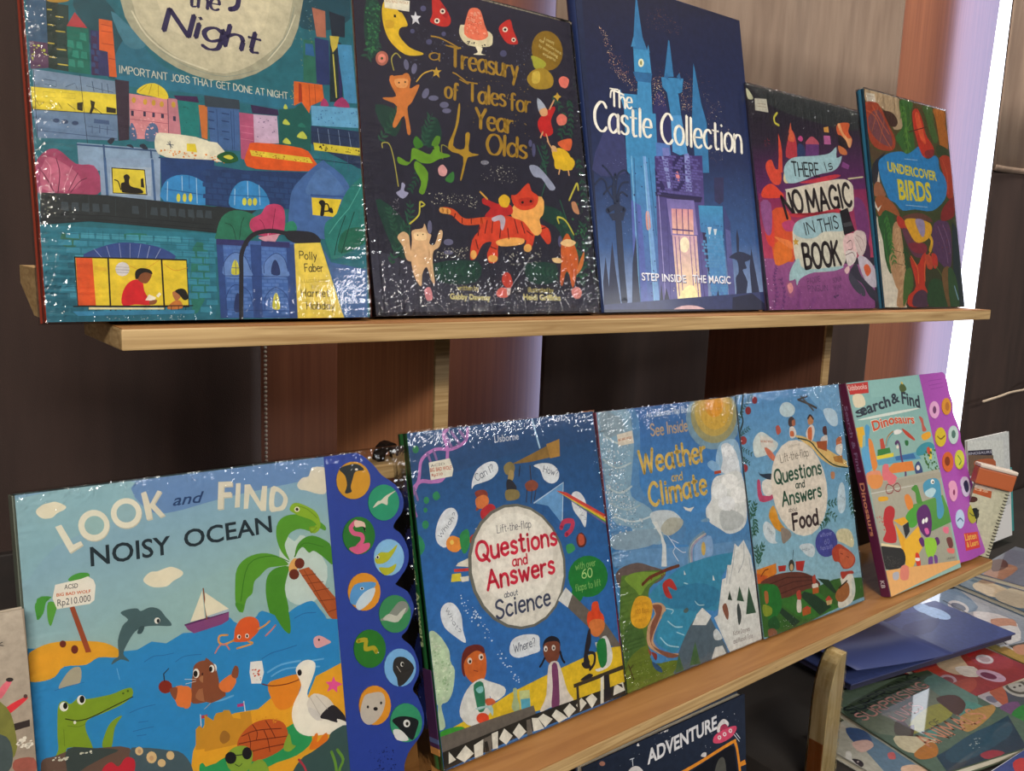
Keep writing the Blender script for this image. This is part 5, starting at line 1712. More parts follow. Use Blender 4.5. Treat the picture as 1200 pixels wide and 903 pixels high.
s 9cb894 40 10 2,1147 148,1022 203,774 89,574 -34,610
b 3f9a34 -40,314 79,329 229,300 254,239 110,232 -26,258
b c8682c 303,856 334,921 472,923 555,846 543,682 475,609 386,633 319,725
b 6c2820 301,875 361,951 475,948 544,905 543,849 468,896 373,874 316,816 317,707 289,751
e e0d0c0 381,827 26,-7 -4,-28
e 1c1814 384,820 13,-3 -2,-14
e e0d0c0 505,829 27,-7 -4,-29
e 1c1814 509,825 14,-3 -2,-14
c 7c3420 6 412,736 455,715
b d8d8d4 362,622 480,644 545,608 721,503 710,431 588,410 550,477 558,364 503,307 336,267 219,393 259,525
b 2f7a5c 395,613 497,602 490,384 419,369 398,466
b 8cc8c8 412,571 482,579 487,532 440,527
b c4603c 500,454 569,444 609,395 515,395
e d84c2c 451,304 67,-20 -6,-46
b a8c8c8 390,413 560,382 559,290 513,377 421,386
b a8b890 777,299 813,382 817,457 860,445 854,371 871,271 829,236
p c0c890 881,420 1003,395 992,235 880,249
p 5ca8c0 889,341 997,320 992,235 886,251
b 1c1a24 1220,716 1245,788 1341,808 1427,754 1430,683 1397,731 1291,747
b 7a4430 1220,716 1267,763 1398,741 1430,683 1401,590 1313,544 1231,614
e e0d8d0 1251,708 23,-6 -4,-27
e 1c1814 1253,703 10,-3 -2,-13
e e0d8d0 1347,693 23,-6 -4,-27
e 1c1814 1349,689 10,-3 -2,-13
c 1c1a24 23 1422,635 1438,561 1459,525
c 1c1a24 22 1225,626 1187,587 1158,565
b d8d0c8 1260,548 1369,559 1409,468 1457,256 1521,138 1358,146 1227,165 1096,165 1194,292
b 7a4068 1299,538 1365,530 1359,323 1329,135 1240,161 1282,345
b d84c24 1807,836 1834,913 1879,924 1905,991 1979,990 1994,898 2041,824 2012,747 1887,797 1835,747
b d07c40 1831,810 1923,830 2034,784 2020,703 1922,653 1842,704
b d8d8d8 1914,603 2038,635 2097,452 2047,339 1895,318 1842,352 1933,369 1882,590
b 1f7c3c 1896,587 2019,609 2011,390 1915,353
b 28242a 1699,452 1783,697 1837,757 1829,624 1768,516 1782,430
c 28242a 29 1757,539 1853,504 1838,415 1772,371
b 28242a 1633,307 1752,336 1804,301 1715,285
b 28242a 1672,459 1756,447 1789,387 1705,399
p 6c645c -2,285 568,269 1031,243 1044,162 2,144
p 2c2822 3,152 1044,162 2224,123 2230,-16 822,22 -6,2
p e0dcd0 52,40 65,140 129,49
p e0dcd0 132,66 240,136 317,40 210,-5
p e0dcd0 326,108 432,128 412,-10 322,-7
p 6c645c 432,128 525,135 506,-5 436,-9
p 2c2822 439,99 473,97 483,3 438,9
p e0dcd0 527,144 598,145 577,-1 519,9
p e0dcd0 599,75 669,145 753,53 671,-13
p e0dcd0 757,80 839,139 912,41 817,-14
p 6c645c 927,140 976,135 980,-9 918,1
p e0dcd0 990,140 1063,118 1123,3 996,14
p e0dcd0 1063,118 1131,136 1236,55 1137,8
p e0dcd0 1228,87 1288,128 1347,80 1418,10 1304,-24
p e0dcd0 1376,91 1465,134 1535,54 1431,6
p e0dcd0 1541,92 1619,139 1679,71 1585,19
p e0dcd0 1672,114 1762,139 1823,70 1739,3
p 3f372c 1541,292 2223,293 2222,250 1540,256
p 3f372c 1570,264 1602,259 1587,28 1553,28
p e0dcd0 1899,254 1944,263 1900,6 1857,9
p 28242a 1944,263 2017,253 2006,17 1916,12
p e0dcd0 2070,124 2194,131 2209,42 2040,38
p 28242a 2103,135 2183,71 2176,115""",
"L3": """G 3f6ca8 4c8cc4 -5,2908 2220,2887 2282,1710 51,1772
G 4c8cc4 5a8cb8 53,1789 2286,1730 2280,1100 56,1506
b 5c8cb8 -5,2908 550,2881 589,2489 516,2036 783,1744 1140,1576 990,1341 33,1510
b 88a8bc 5,2898 436,2872 492,2675 488,2464 408,2157 375,1950 631,1786 798,1504 725,1384 501,1466 300,1644 71,1752 15,2294
c b8c8cc 20 68,2630 244,2526 442,2522
c b8c8cc 20 28,2378 203,2270 418,2296
c b8c8cc 20 32,2103 210,2009 392,2053
c a0b4bc 18 51,1928 279,1823 485,1844
c c4d0d4 18 101,1782 358,1687 617,1698
c c4d0d4 19 344,1601 538,1531 702,1575
s dcdcdc 220 8 24,2872 248,2853 341,2515 294,2067 524,1606 24,1604 -9,2297
s c0ccd4 150 9 59,2869 394,2841 431,2453 343,2060 477,1792 61,1684
s 3c4448 60 5 70,2493 341,2515 331,1991 529,1641 434,1532 71,1752 15,2294
s a0483c 12 6 70,2493 341,2515 331,1991 71,1752
e 7c9cb0 1848,2644 493,-43 -59,-360
e a09c74 1852,2683 412,-35 -53,-326
e c0a85c 1857,2721 343,-28 -47,-284
e d0ac4c 1873,2738 269,-22 -37,-228
e dca034 1866,2797 164,-13 -23,-142
s e8e4d0 26 5 1578,2856 2176,2812 2135,2560 1539,2615
b 8ca0ac 59,2869 334,2777 360,2635 89,2610
P price_sticker
p d8cfc0 258,2611 485,2632 494,2499 263,2489
t b06848 271,2540 472,2551 26 b|BIG BAD WOLF
P
t c8d4e0 721,2746 1460,2749 76 s1.1|An Usborne Flap Book
t c0a888 767,2545 1360,2542 123 h1.3|See Inside
t d9b860 550,2165 1614,2180 235 h1.5|Weather
t d9b860 1018,2021 1190,2020 87 h1.4|and
t d9b860 639,1803 1569,1813 236 h1.5|Climate
b c4ccd0 617,1698 677,1743 835,1736 992,1693 1113,1581 1074,1513 898,1450 746,1513
b b0b0a4 783,1580 928,1639 1114,1590 1087,1510 898,1450 772,1509
b 9cbcd4 1844,2298 2042,2374 2221,2316 2226,1958 1797,2013
b d4d8dc 1907,2310 2035,2335 2146,2245 2189,2121 2195,1962 2036,1962 1860,2024 1912,2154
b d8dad8 1729,1964 1884,1982 2226,1958 2250,1514 2155,1329 1895,1295 1724,1383 1535,1511 1527,1647 1630,1727 1651,1859
b bcc0c0 1788,1587 2000,1554 2174,1446 2092,1340 1811,1349 1740,1478
e ececea 1994,1890 153,-21 -14,-85
e e6e8e8 1793,1800 137,-20 -16,-95
e ececea 2123,1713 143,-21 -16,-97
e e4e6e8 1892,1649 151,-23 -14,-84
s e4e4e4 90 14 1732,1983 2223,1938 2218,1519 1788,1587 1630,1727
e e8eaec 2020,2239 110,-12 -11,-69
e e0e4e8 2090,2094 111,-14 -13,-77
s d4d8dc 60 12 1910,2329 2125,2306 2170,2005 1894,2040
b 8cb4d4 1639,2148 1732,2166 1840,2085 1797,2013 1659,2088
p b8482c 1741,2040 1857,2040 1857,2005 1735,2006
p e8e0d0 1150,1724 1244,1691 1331,1696 1266,1650 1185,1681
b 7ca0bc 1420,1530 1539,1539 1562,1497 1445,1507
b 8ca4b4 40,1597 621,1571 800,1463 537,1395 67,1445
b 6c98c0 39,1432 1179,1277 1924,1202 2253,1143 2219,936 912,1091 38,1266
p d8dad8 633,1645 745,1472 754,1355 707,1151 789,1135 812,1364 772,1468 714,1631
c 7c9ab0 39 1148,1084 1176,1257 1280,1338 1442,1390
c a89cb0 24 1195,1094 1220,1249 1323,1320 1469,1365
c c8c0a8 12 1174,1098 1193,1254 1300,1331 1471,1375
b 8cacd0 1242,1105 1267,1260 1369,1322 1557,1329 1555,1126 1397,1115
e d0b060 1407,1214 36,-7 -12,-75
c e0e4ec 9 855,1453 949,1319 912,1267 981,1156
c e0e4ec 7 949,1319 1054,1241 1112,1230
c e0e4ec 7 905,1405 1012,1347
b 6c5c58 24,1177 113,1251 352,1260 558,1181 766,1081 611,997 129,1025
b 5c7c34 69,1056 203,1158 470,1151 766,1081 495,965 468,798 468,626 382,436 312,-165 -46,-58
b 7c9c3c 146,1133 310,1165 576,1120 765,1072 474,1007 351,920 282,992
b 4c6c34 65,629 281,652 350,406 250,127 61,-47 38,299
b 6c7c2c 51,296 376,399 426,194 814,128 789,-24 302,-60 11,-32
s c8d0a0 60 4 286,346 758,143 746,67 70,7
l 6c3c24 36 395,1024 513,1075 799,1104 973,1108
s 8c3424 30 8 401,1061 687,1117 887,1116 909,1072 477,1026
b 4090b0 516,922 785,1019 1151,1103 1904,1080 1849,945 1671,856 1550,511 1304,547 1044,448 901,304 770,219 611,300 491,428 602,594 705,705 504,848
b 3a84a8 645,855 1233,866 1583,710 1495,565 951,609
b c8a07c 481,795 632,780 702,687 572,581 462,416 605,262 825,195 733,169 548,258 376,399 406,583 533,687
b 8c5844 507,780 642,749 611,650 438,441 503,328 822,176 651,195 429,386 446,574 547,684
b 4094b4 672,674 901,660 1179,536 1038,409 832,242 666,285 518,421 596,556
c a8d0dc 14 712,567 813,484 926,456
c a8d0dc 14 575,426 672,323 836,261
c a8d0dc 12 832,420 941,363
c a8d0dc 12 705,705 813,661 779,630
c a8d0dc 12 1172,678 1225,626 1314,606
c a8d0dc 12 1030,909 1086,887
b b83a34 689,952 753,997 838,989 906,876 875,863 770,925 788,862 819,787 725,827
p e8e8e0 1051,1043 1072,989 1044,995
p e8e8e0 1518,898 1539,832 1502,840
b 5c6c68 967,615 1030,640 1054,605 1007,586
b dca82c 180,770 267,901 377,910 490,851 496,715 409,602 297,587 188,655
t b88420 251,829 443,814 37 s|with over
t b88420 248,745 443,728 52 b|100 flaps
t b88420 282,661 403,651 41 s|to lift
b 5c6c78 826,204 1041,428 1241,541 1358,494 1456,327 1627,-7 1334,-32 733,-8 808,90
p d8d8d4 1087,437 1179,536 1279,583 1415,460 1308,383 1219,405
G d8dad8 d0d0cc 1457,430 2161,584 2307,-11 1658,-15
p dcdcd8 1522,435 1665,816 1731,823 1785,958 1849,945 1953,1176 2012,1123 2123,1187 2226,977 2252,715 2307,-11 1658,-15
c b0b4b8 13 1947,1135 1881,939 1784,750
c b0b4b8 13 2117,1146 2086,962 1964,838
c b0b4b8 13 1779,917 1736,760
c b0b4b8 13 2189,963 2195,791
b d0d4d4 1416,275 1483,300 1560,177 1433,189
p d8d8d4 1337,-13 1420,110 1546,98 1594,-8
p 2c4034 1771,669 1800,548 1722,575
p 3a5a44 1955,682 2008,490 1880,530
p 3a5a44 2119,647 2203,317 2017,339
p 4c6c44 1102,252 1152,-3 975,25
p 4c6c44 823,185 880,-9 736,11
b 8c5844 1615,517 1684,542 1715,431 1686,354 1646,406
b 3c4444 1865,438 1907,492 1932,338 1867,248
b a0503c 370,362 417,312 398,278
b 38587c 415,216 527,128 545,64 443,131
b 8c3c34 417,312 494,272 470,211
l 4c3020 11 73,271 126,105
l 4c3020 9 77,213 136,253
t 7c6c68 1753,160 2053,143 49 h.9|Katie Daynes
t 7c6c68 1738,69 2090,54 49 h.9|and Russell Tate""",
"L4": """G 5c94c4 84b4cc -123,2908 2190,2923 2237,1071 -89,1408
G 84b4cc 9cc0cc -42,1452 2229,1328 2196,168 -77,612
b 7cacd0 1408,2894 2181,2880 2129,2330 1683,2569
s d8e4ec 60 5 1684,2902 2176,2859 2116,2436 1812,2520
c 2c3c38 28 142,2876 65,2673 75,2560 -37,2401
c 2c3c38 16 -37,2401 -81,2130 -58,1766 -62,1404
v 2c5446 59 -86,2442 -7,2584 99,2708 233,2814 333,2885
v 2c5446 54 -37,2401 53,2431 176,2477
v 2c5446 54 -57,2274 20,2230 179,2160
v 2c5446 54 -48,2163 26,2101 104,2057
v 2c5446 50 -82,2812 -20,2846 70,2879
b 3f3434 -75,2681 -17,2696 -10,2565 -63,2495
e 8c3034 342,2798 53,-3 -8,-46
e 8c3034 196,2683 57,-4 -8,-49
e 9c3c3c 38,2339 67,-6 -8,-51
e 9c3438 12,2011 55,-6 -8,-48
b 8c3034 -76,1858 -34,1871 -35,1817 -79,1804
b c4d4d8 807,2645 884,2719 1012,2722 1126,2645 1077,2558 945,2541 841,2574
b c4d8e4 1734,2566 1896,2577 2023,2506 2026,2358 1913,2336 1790,2417
b d0d8d4 215,2287 305,2382 427,2401 618,2290 698,2226 590,2140 316,2109 219,2137
P price_sticker
p d8d4cc 361,2368 591,2311 630,2193 364,2217
t b06848 361,2284 596,2254 27 b|BIG BAD WOLF
P
c 4c4440 31 1211,2741 1367,2691 1587,2606
c 5c5450 26 1284,2777 1427,2657 1513,2580
l 4c4440 21 1211,2741 1417,2770
e 4c3c3c 1022,2473 70,-5 -13,-66
b b06c4c 1030,2482 1097,2497 1090,2428 1034,2422
b c88c5c 1376,2488 1482,2511 1479,2419 1376,2407
c 3a2c28 26 1376,2488 1434,2524 1490,2470
b e0d8d0 1310,2331 1442,2402 1492,2317 1397,2184 1306,2232
b d07040 1347,2349 1434,2362 1401,2204 1330,2220
b e0d8d0 965,2398 1048,2411 1096,2328 1053,2273 959,2281
b d07040 974,2358 1037,2353 1041,2293 962,2300
b c05c4c 691,2438 756,2453 787,2373 704,2341
b 5c3430 1676,2343 1757,2348 1750,2235 1669,2262
b e0d8d0 1605,2206 1750,2235 1719,2094 1605,2125
b c8784c 1945,2157 2060,2189 2055,2085 1940,2054
b e0dcd4 1927,2076 2072,2083 2022,1943 1909,1995
b d0785c 423,2212 508,2185 609,2081 569,2028 465,2114
b e0c07c 1057,2292 1278,2254 1454,2139 1626,1982 1877,1855 2116,1799 2127,1767 1831,1809 1550,1949 1380,2105
p e0c07c 1117,2267 1463,2178 2128,1850 2114,1789 1870,1825 1588,1965 1388,2144
c 2c4438 20 1115,2258 1364,2187 1533,2031 1804,1842 2126,1763
p a8582c 1496,2175 1735,2165 1704,2025 1513,2093
p b88440 1826,1942 2040,1941 2032,1828 1847,1878
b c04c70 208,1825 266,1827 279,1651 468,1637 456,1574 210,1591
b e0dcd4 307,1813 499,1810 468,1637 309,1657
b 2c3a4c 250,1986 281,1909 498,1885 470,1813 277,1891
b d8a040 372,1438 472,1498 528,1319 369,1342
v 2f6048 93 47,1388 63,1481 143,1614
v 2f6048 93 -8,1396 -38,1548 7,1650
v 2f6048 92 2050,1672 2142,1600 2145,1456
v 2f6048 97 2145,1456 2126,1296 2114,1095
v 2f6048 92 1561,1371 1695,1353 1835,1355
v 2f6048 76 1541,1276 1632,1224 1719,1152
b c8d8e0 1830,1455 1923,1585 2001,1535 1976,1275 1868,1190 1796,1260
t 7c98a8 1865,1411 1990,1334 42 h.8|Where?
b c88c64 1731,1749 1816,1739 1798,1660 1730,1668
e e2d9cc 1039,1639 573,-15 37,-608
t a89c8c 888,2160 1136,2167 38 s|Usborne
t 7c7468 707,1995 1295,2014 99 h.9|Lift-the-flap
t 2c5c48 555,1751 1527,1761 167 h1.6|Questions
t 2c4c40 951,1643 1136,1640 87 h1.6|and
t 2c5c48 647,1470 1465,1472 165 h1.6|Answers
t 5c5450 746,1377 923,1371 48 h1.1|about
t 3c2c30 809,1151 1325,1143 188 h1.8|Food
e 4c509c 1453,876 238,-39 -38,-176
b 4c509c 1482,750 1597,674 1585,769
t 9ca0d8 1336,968 1594,956 51 h1|with over
t 9ca0d8 1410,864 1513,860 58 h1|60
t 9ca0d8 1308,807 1572,787 47 h1|flaps to lift
b d0d8dc 216,1276 282,1336 373,1287 443,1206 421,1087 457,1046 332,1066 235,1151
b d0d8dc 875,924 956,947 1135,918 1196,835 1133,754 1016,793 938,860
t 6c8494 938,860 1136,845 39 h.9|How?
t 6c8494 281,1249 389,1144 35 h.9|Which?
b d8982c 350,1396 454,1417 594,1237 695,1150 606,1146 447,1224
b 94877c 559,1207 699,1168 748,1088 643,1034 555,1030
v 2f6048 90 17,1478 79,1365 77,1193
v 2f6048 77 47,1336 9,1273 24,1202
v 2f6048 93 43,841 95,985 213,1103
v 2f6048 85 57,923 48,1027 33,1098
v 2f6048 88 1494,1253 1542,1171 1361,1085
b d9d0ac 1694,959 1804,999 1999,950 2069,804 2013,717 1828,805 1706,862
b b84c34 1549,757 1695,817 1819,768 2025,619 2036,522 1920,467 1754,487 1676,586 1569,623
b cc6c48 1713,748 1872,702 2020,601 1961,497 1789,491 1709,580
c 7c2c20 12 1733,688 1780,671
c 7c2c20 12 1855,630 1901,608
p d9862c 4,806 385,814 377,695 289,677 9,646
p c8602c -3,765 209,692 32,624 -25,636
c 7c3c18 15 76,717 154,770 223,775
p b8342c 415,775 575,755 548,690 422,704
p b8342c 768,764 960,740 889,618 763,659
e 3c3c34 679,731 57,-10 -14,-71
e c8a87c 675,710 34,-6 -8,-42
l 3c4c54 11 752,909 714,791
b 6c3c30 32,624 262,682 573,668 859,615 1056,534 1164,460 1210,379 961,374 720,370 428,360 298,420
l 4c2820 11 191,594 562,609 1052,517
l 4c2820 11 289,524 693,532 1104,471
l 4c2820 11 358,442 737,453 1127,431
p 3f6c30 -72,645 194,610 428,360 723,386 1210,379 1502,396 1664,383 2228,296 2165,42 1584,32 943,-8 81,-15 -48,15
b 3f7c34 373,371 717,353 1023,380 1436,99 1584,32 950,25 671,121
p 2a4430 870,375 1068,300 1397,71 1133,21 774,341
p 2a4430 1168,477 1408,413 1584,178 1467,238
p 2a4430 385,284 714,42 586,-14 298,268
b 2c7a34 53,587 192,602 350,546 407,398 382,267 227,183 118,190 77,415
b b06c3c 97,528 163,515 156,399 100,394
b 8c9c34 45,388 197,323 182,243 48,255
b 2a5c30 118,190 259,210 316,63 177,61 104,111
b 8c5c44 85,82 206,71 247,-4 107,-22
b e0d8cc 707,303 778,288 765,152 680,170
b b84c3c 709,389 787,409 796,302 723,308
p b8602c 783,166 963,162 947,87 782,88
p c84c3c 785,174 894,194 960,146
b e0d8cc 1049,428 1155,417 1159,362 1053,374
b b84c3c 1067,514 1132,529 1127,431 1066,434
p b8602c 1038,377 1176,368 1161,299 1039,306
p c84c3c 1279,186 1366,222 1432,154 1347,136
p d0b07c 1290,165 1432,154 1405,106 1309,108
b e0dccf 1668,401 1907,413 1971,250 1937,107 1814,21 1548,21 1584,178 1671,271
b d0d4cc 1923,334 1971,250 1946,142 1872,120
b b04030 1680,455 1779,446 1944,425 1968,382 1835,398 1708,356
b a86c3c 1506,194 1604,266 1780,306 1832,240 1807,133 1661,80 1537,115
l 3c2c20 22 1604,266 1800,320
s d8e0d8 26 4 -26,140 671,121 645,-11 81,-15
s c8602c 20 12 -105,452 -4,266 -22,9 -124,32""",
"L5": """G 7cacac 8cb0a8 18,3066 2031,2929 2268,1800 20,1892
p 88b4b0 588,2928 1992,2932 2029,2649 559,2686
p b83430 -10,2913 554,2915 516,2755 31,2762
t d9b0a8 -19,2822 500,2819 75 b1.4|Kidsbooks
b d8ccb0 94,2748 335,2744 361,2593 95,2582
t d0d8d0 69,2391 1854,2416 164 b1.8|.
t 2c3440 71,2437 325,2462 98 b1.8|S
t 2c3440 198,2451 1042,2529 160 b1.8|earch
t 2c3440 1079,2545 1318,2572 149 b1.8|&
t 2c3440 1357,2538 1860,2430 192 b1.8|Find
t dcdccb 420,2213 1043,2267 153 b2.2|Dino
t cc4c28 429,2218 1044,2270 139 b1.6|Dino
t dcdccb 1044,2270 1606,2215 139 b2.2|saurs
t cc4c28 1044,2270 1598,2216 127 b1.6|saurs
b 4c5c34 1378,2785 1477,2835 1554,2789 1567,2729 1457,2700 1387,2716
b c8b050 1440,2838 1487,2857 1506,2813
p dcaa30 -20,2300 189,2304 192,2184 20,2186
p dcaa30 -15,2227 150,2207 54,2016 -21,2044
b 4c94c0 243,2308 354,2277 271,2119 263,1972 242,1752 47,1705 -41,1827 144,2024
b 5ca0c8 30,2001 244,2011 252,1862 146,1691 -7,1658
b d9843c 254,2121 340,2074 349,1924 343,1738 213,1682 202,1869
p b84c3c 543,2087 637,2094 646,1942 517,1940
p 3a7c3c 432,1950 758,1947 762,1871 395,1862
p d9c83c 361,1866 833,1862 810,1808 376,1818
c a0784c 20 661,1978 766,2098 942,2163
c 4c8c94 15 696,1974 794,2076 952,2143
p 5c9cb8 339,1813 1456,1802 1565,1690 377,1734
p 3a6ca0 845,1803 1374,1793 1416,1710 857,1745
c 5c3c68 47 940,1982 1005,2003 1039,1951 1015,1762 1044,1566 1005,1476
e e0d8c8 974,1930 36,-4 -11,-25
b b84430 1196,2182 1355,2106 1500,1992 1455,1978 1266,2078
b 2c6c3c 1212,1997 1303,1986 1275,1922 1202,1931
b e0dcd8 960,2161 1079,2176 1180,2146 1128,2113 976,2111
b 3c8c9c 1656,1895 1902,1904 2031,1829 1920,1763 1507,1737 1465,1820
b e0a030 1713,2026 1969,2056 1974,1975 1756,1942
b b85c50 1758,2307 1860,2267 1857,2168 1900,2084 1776,2078 1788,2195
p d8c040 1821,1815 1937,1801 1869,1650 1788,1651
b c04c34 1783,1820 1868,1829 1864,1730 1784,1731
s 3f6c34 40 24 1690,1792 2093,1781 1992,1375 1634,1484
p d9803c 771,1718 1289,1687 1307,1549 393,1601
b d87078 479,1720 624,1719 621,1625 793,1507 553,1466 405,1544
b 3c4c78 1331,1604 1474,1663 1529,1519 1459,1450 1319,1489
e e0d8d0 1415,1573 52,-7 -16,-37
b d98c6c 33,1671 381,1659 305,1478 6,1522
G a8a494 989888 52,1520 2002,1480 1969,82 -33,359
G 5a9448 4c8c40 1002,1083 1956,1095 2112,676 1373,641
l c8c8c0 10 34,1390 1274,1340
p a09c8c 86,1515 2066,1430 2071,1347 75,1402
b d98c4c 62,1632 409,1583 313,1443 63,1461
c 8c3c40 16 428,1406 504,1453 631,1395 564,1328 436,1338 428,1406
c 8c3c40 16 639,1414 763,1435 819,1367 752,1319 651,1353 639,1414
b d87078 515,1568 766,1532 691,1445 539,1448
b d8a02c 204,1316 417,1292 415,1244 198,1259
b b03034 296,1138 455,1160 542,1098 503,1007 437,941 454,803 393,659 88,734 209,846 193,983
s b8443c 16 12 17,1088 250,1030 175,852 63,1024
b d9843c 866,1223 992,1243 1063,1132 1023,1040 886,1042
b 4c8c3c 1099,1306 1274,1340 1314,1153 1310,1053 1167,1096 1187,1233
b 4c9c3c 791,959 1068,1052 1185,953 1037,799 837,794
b 4a94b4 1446,1314 1616,1371 1861,1356 1946,1261 1899,1062 1900,877 1769,776 1659,814 1731,1068 1583,1111 1445,1173
b b0d0d8 1462,1211 1682,1239 1783,1183 1622,1105 1475,1148
e e8e8e0 1740,1322 55,-8 -15,-35
e 1c1c24 1750,1315 24,-3 -7,-15
p dca02c 445,959 751,956 832,874 627,850
p dca02c 465,917 713,601 1104,768 1055,657 759,435 672,237 573,276 503,562
p e0ac34 613,638 1066,774 1102,490 897,390 672,237 517,326
p 2c2c30 663,844 832,874 813,740 665,668
b 2c2c2c 7,673 472,577 563,434 438,322 8,369
s 5c5c54 60 6 21,575 441,418 360,319 23,404
p d8c8a0 26,717 515,588 503,562 11,682
b 5c2c68 1110,966 1260,1031 1421,1026 1490,903 1462,746 1356,604 1226,587 1108,687 1072,833
b d060a0 1219,708 1317,701 1327,629 1242,624
e e8e8e4 1237,815 36,-10 -29,-34
e e8e8e4 1329,819 36,-10 -30,-35
b 5c2c68 1004,587 1113,607 1147,501 1056,478
b 5c2c68 1446,527 1551,528 1568,444 1443,427
b 8cc03c 1180,575 1446,527 1445,386 1253,281 1149,322 1123,446
b 6c4484 1159,300 1281,296 1223,167 1125,177
b 6c4484 1327,308 1414,271 1373,178 1307,171
b d87088 1748,636 1911,618 1872,532 1757,563
b 6c3c3c 1778,467 1926,461 1934,336 1816,317
b d87068 1737,331 1936,294 1906,228 1751,268
b c83c2c 832,422 923,404 914,248 805,270
b e0d8d0 808,367 918,346 902,310 810,328
b 6c2c34 760,259 943,223 911,150 765,179
G d9a468 d9a060 1,352 2067,104 2050,66 -21,-3
p d9a468 1,352 919,168 1898,116 1871,60 -17,5
b d07c6c 403,329 580,294 511,134 317,173
b a8a8b0 157,283 303,272 265,184 140,200
t 5c5c5c 1669,181 1895,158 31 s|Lift & Find""",
"L5S": """G a04ca8 9c48a4 2074,3025 3052,2954 2982,1089 1855,1255
G 9c48a4 a850ac 1922,1491 3186,1318 2811,-253 1899,-69
l 8a3c94 11 2308,2816 2732,2823
l 8a3c94 11 2298,2746 2746,2760
l 8a3c94 11 2312,2684 2740,2699
l 7c3c94 14 2030,2909 2028,2189 2047,1221
P sound_button
e d8a0c8 2281,2364 151,-15 -59,-131
e 6c3c68 2280,2364 56,-6 -26,-58
P sound_button
e c8862c 2684,2385 148,-14 -59,-130
e a8682c 2704,2383 66,-6 -31,-69
P sound_button
e c8b02c 2289,1939 167,-20 -65,-144
c 7c5c1c 23 2194,1960 2276,1910 2418,1944
P sound_button
e b0c4c0 2704,1931 157,-18 -65,-140
e 4c6c64 2708,1941 66,-8 -29,-62
P sound_button
e c8602c 2344,1548 168,-22 -68,-149
e 7c3418 2327,1560 80,-11 -31,-69
P sound_button
e c0c040 2727,1538 149,-19 -68,-145
c 4c7c34 23 2692,1604 2759,1513 2670,1463
P sound_button
e d898b8 2324,1180 120,-18 -35,-76
P sound_button
e c0b4d0 2730,1168 140,-20 -45,-96
P sound_button
e d898b8 2313,1093 124,-19 -65,-141
e 7c2c5c 2321,1081 33,-5 -20,-43
P sound_button
e c0b4d0 2732,1093 137,-20 -62,-131
b 2c2c4c 2678,1175 2804,1200 2812,1070 2720,1020 2675,1070
P sound_button
e b0c4e0 2331,671 132,-22 -63,-136
c 4c6088 23 2235,656 2335,681 2400,628
P sound_button
e a8a02c 2755,685 146,-24 -67,-142
c 5c6020 24 2666,710 2754,653 2849,658
P
p c83c3c 2360,446 2805,399 2774,159 2307,188
t e0a84c 2363,336 2728,306 97 b1.4|Listen
t e0a84c 2372,230 2742,208 84 b1.4|& Learn""",
"K1": """G a89c8c 8a7c6c -238,1356 287,1239 316,208 -301,419
t 3c3430 138,1022 184,1019 25 b1.2|K
b c8606c 142,771 189,809 205,792 161,727 138,708
e 2a2220 195,808 20,-5 -1,-13
b c02c34 167,648 259,680 281,667 198,613 173,608
e 4c3430 271,685 11,-3 -1,-13
p 2c2220 194,537 283,538 282,497 198,495
b 6c6c30 72,702 167,648 201,509 190,345 44,305
b 3c4848 58,503 154,472 180,361 151,265 44,301
s d0c8b8 14 12 209,455 286,431 282,367 204,392
b 8c4c40 188,320 288,300 294,216 183,254""",
"N1": """G 222c40 1c2434 -81,1491 2326,1225 2537,-351 -117,652
t dcdcdc 593,1130 994,1076 155 b1.4|STAMP
t dcdce0 622,824 1777,848 160 b1.9|ADVENTURE
p dcdcdc 464,1082 489,1105 512,1065 487,1065
s b8c0d0 40 4 15,1091 1581,1045 2165,994 2197,443 1338,732 279,885
s c8ccd8 12 6 15,1091 1581,1045 2165,994 2197,443 1338,732 279,885
b cc4868 1700,722 1738,781 1909,798 2107,776 2118,715 2028,663 1855,655 1735,686
b d8d4d4 1776,809 1790,884 1889,925 1985,855 1971,811 1923,858 1838,853 1823,793
b a83858 1824,809 1862,861 1923,850 1971,795
e e0d0d4 1814,729 34,-11 -1,-25
e c84c68 1814,729 14,-5 0,-13
e e0d0d4 1907,738 34,-11 -1,-25
e c84c68 1907,738 15,-5 0,-13
e e0d0d4 2014,745 34,-11 -1,-26
e c84c68 2014,745 15,-5 0,-13
c d8882c 40 1083,542 1447,554 2026,598 2100,566 2145,411 2186,117
p 12141c 1193,487 1563,530 2013,570 2074,534 2115,274 2136,135
b 4c4c48 1724,378 1800,480 1897,447 1914,215 1745,275
p d8882c 2155,310 2270,311 2294,245 2166,257
b c8c4c4 1484,620 1520,647 1578,628 1565,585
b c8c4c4 348,861 419,873 499,837 547,761 336,821
l c8ccd8 10 398,960 403,885
l c8ccd8 10 362,965 422,959
l c8ccd8 8 2079,679 2176,565
l c8ccd8 8 2117,683 2190,594
e 9c6c5c -34,1058 41,-14 -1,-25""",
"F1": """G 34406c 3c4878 2415,2318 5259,1061 1558,-1203 -562,-213
e 8ca8d0 3474,1343 22,-173 -194,-109
e 8ca8d0 3498,1113 58,-254 -206,-115
b 1c1c38 2418,1592 2915,1526 2862,1316 2389,1227 2173,1398
e 7c9cc8 3154,1620 70,-31 -81,-61
b 2c3460 2541,1012 3351,945 2732,641 2238,725""",
"F1L": """G 3a467c 44528c 735,1108 2739,754 1535,-265 -412,-96
b 8ca0c8 317,620 500,697 481,565 347,475 234,486
b 1c1c34 1237,1185 1811,1249 1742,1019 1278,929""",
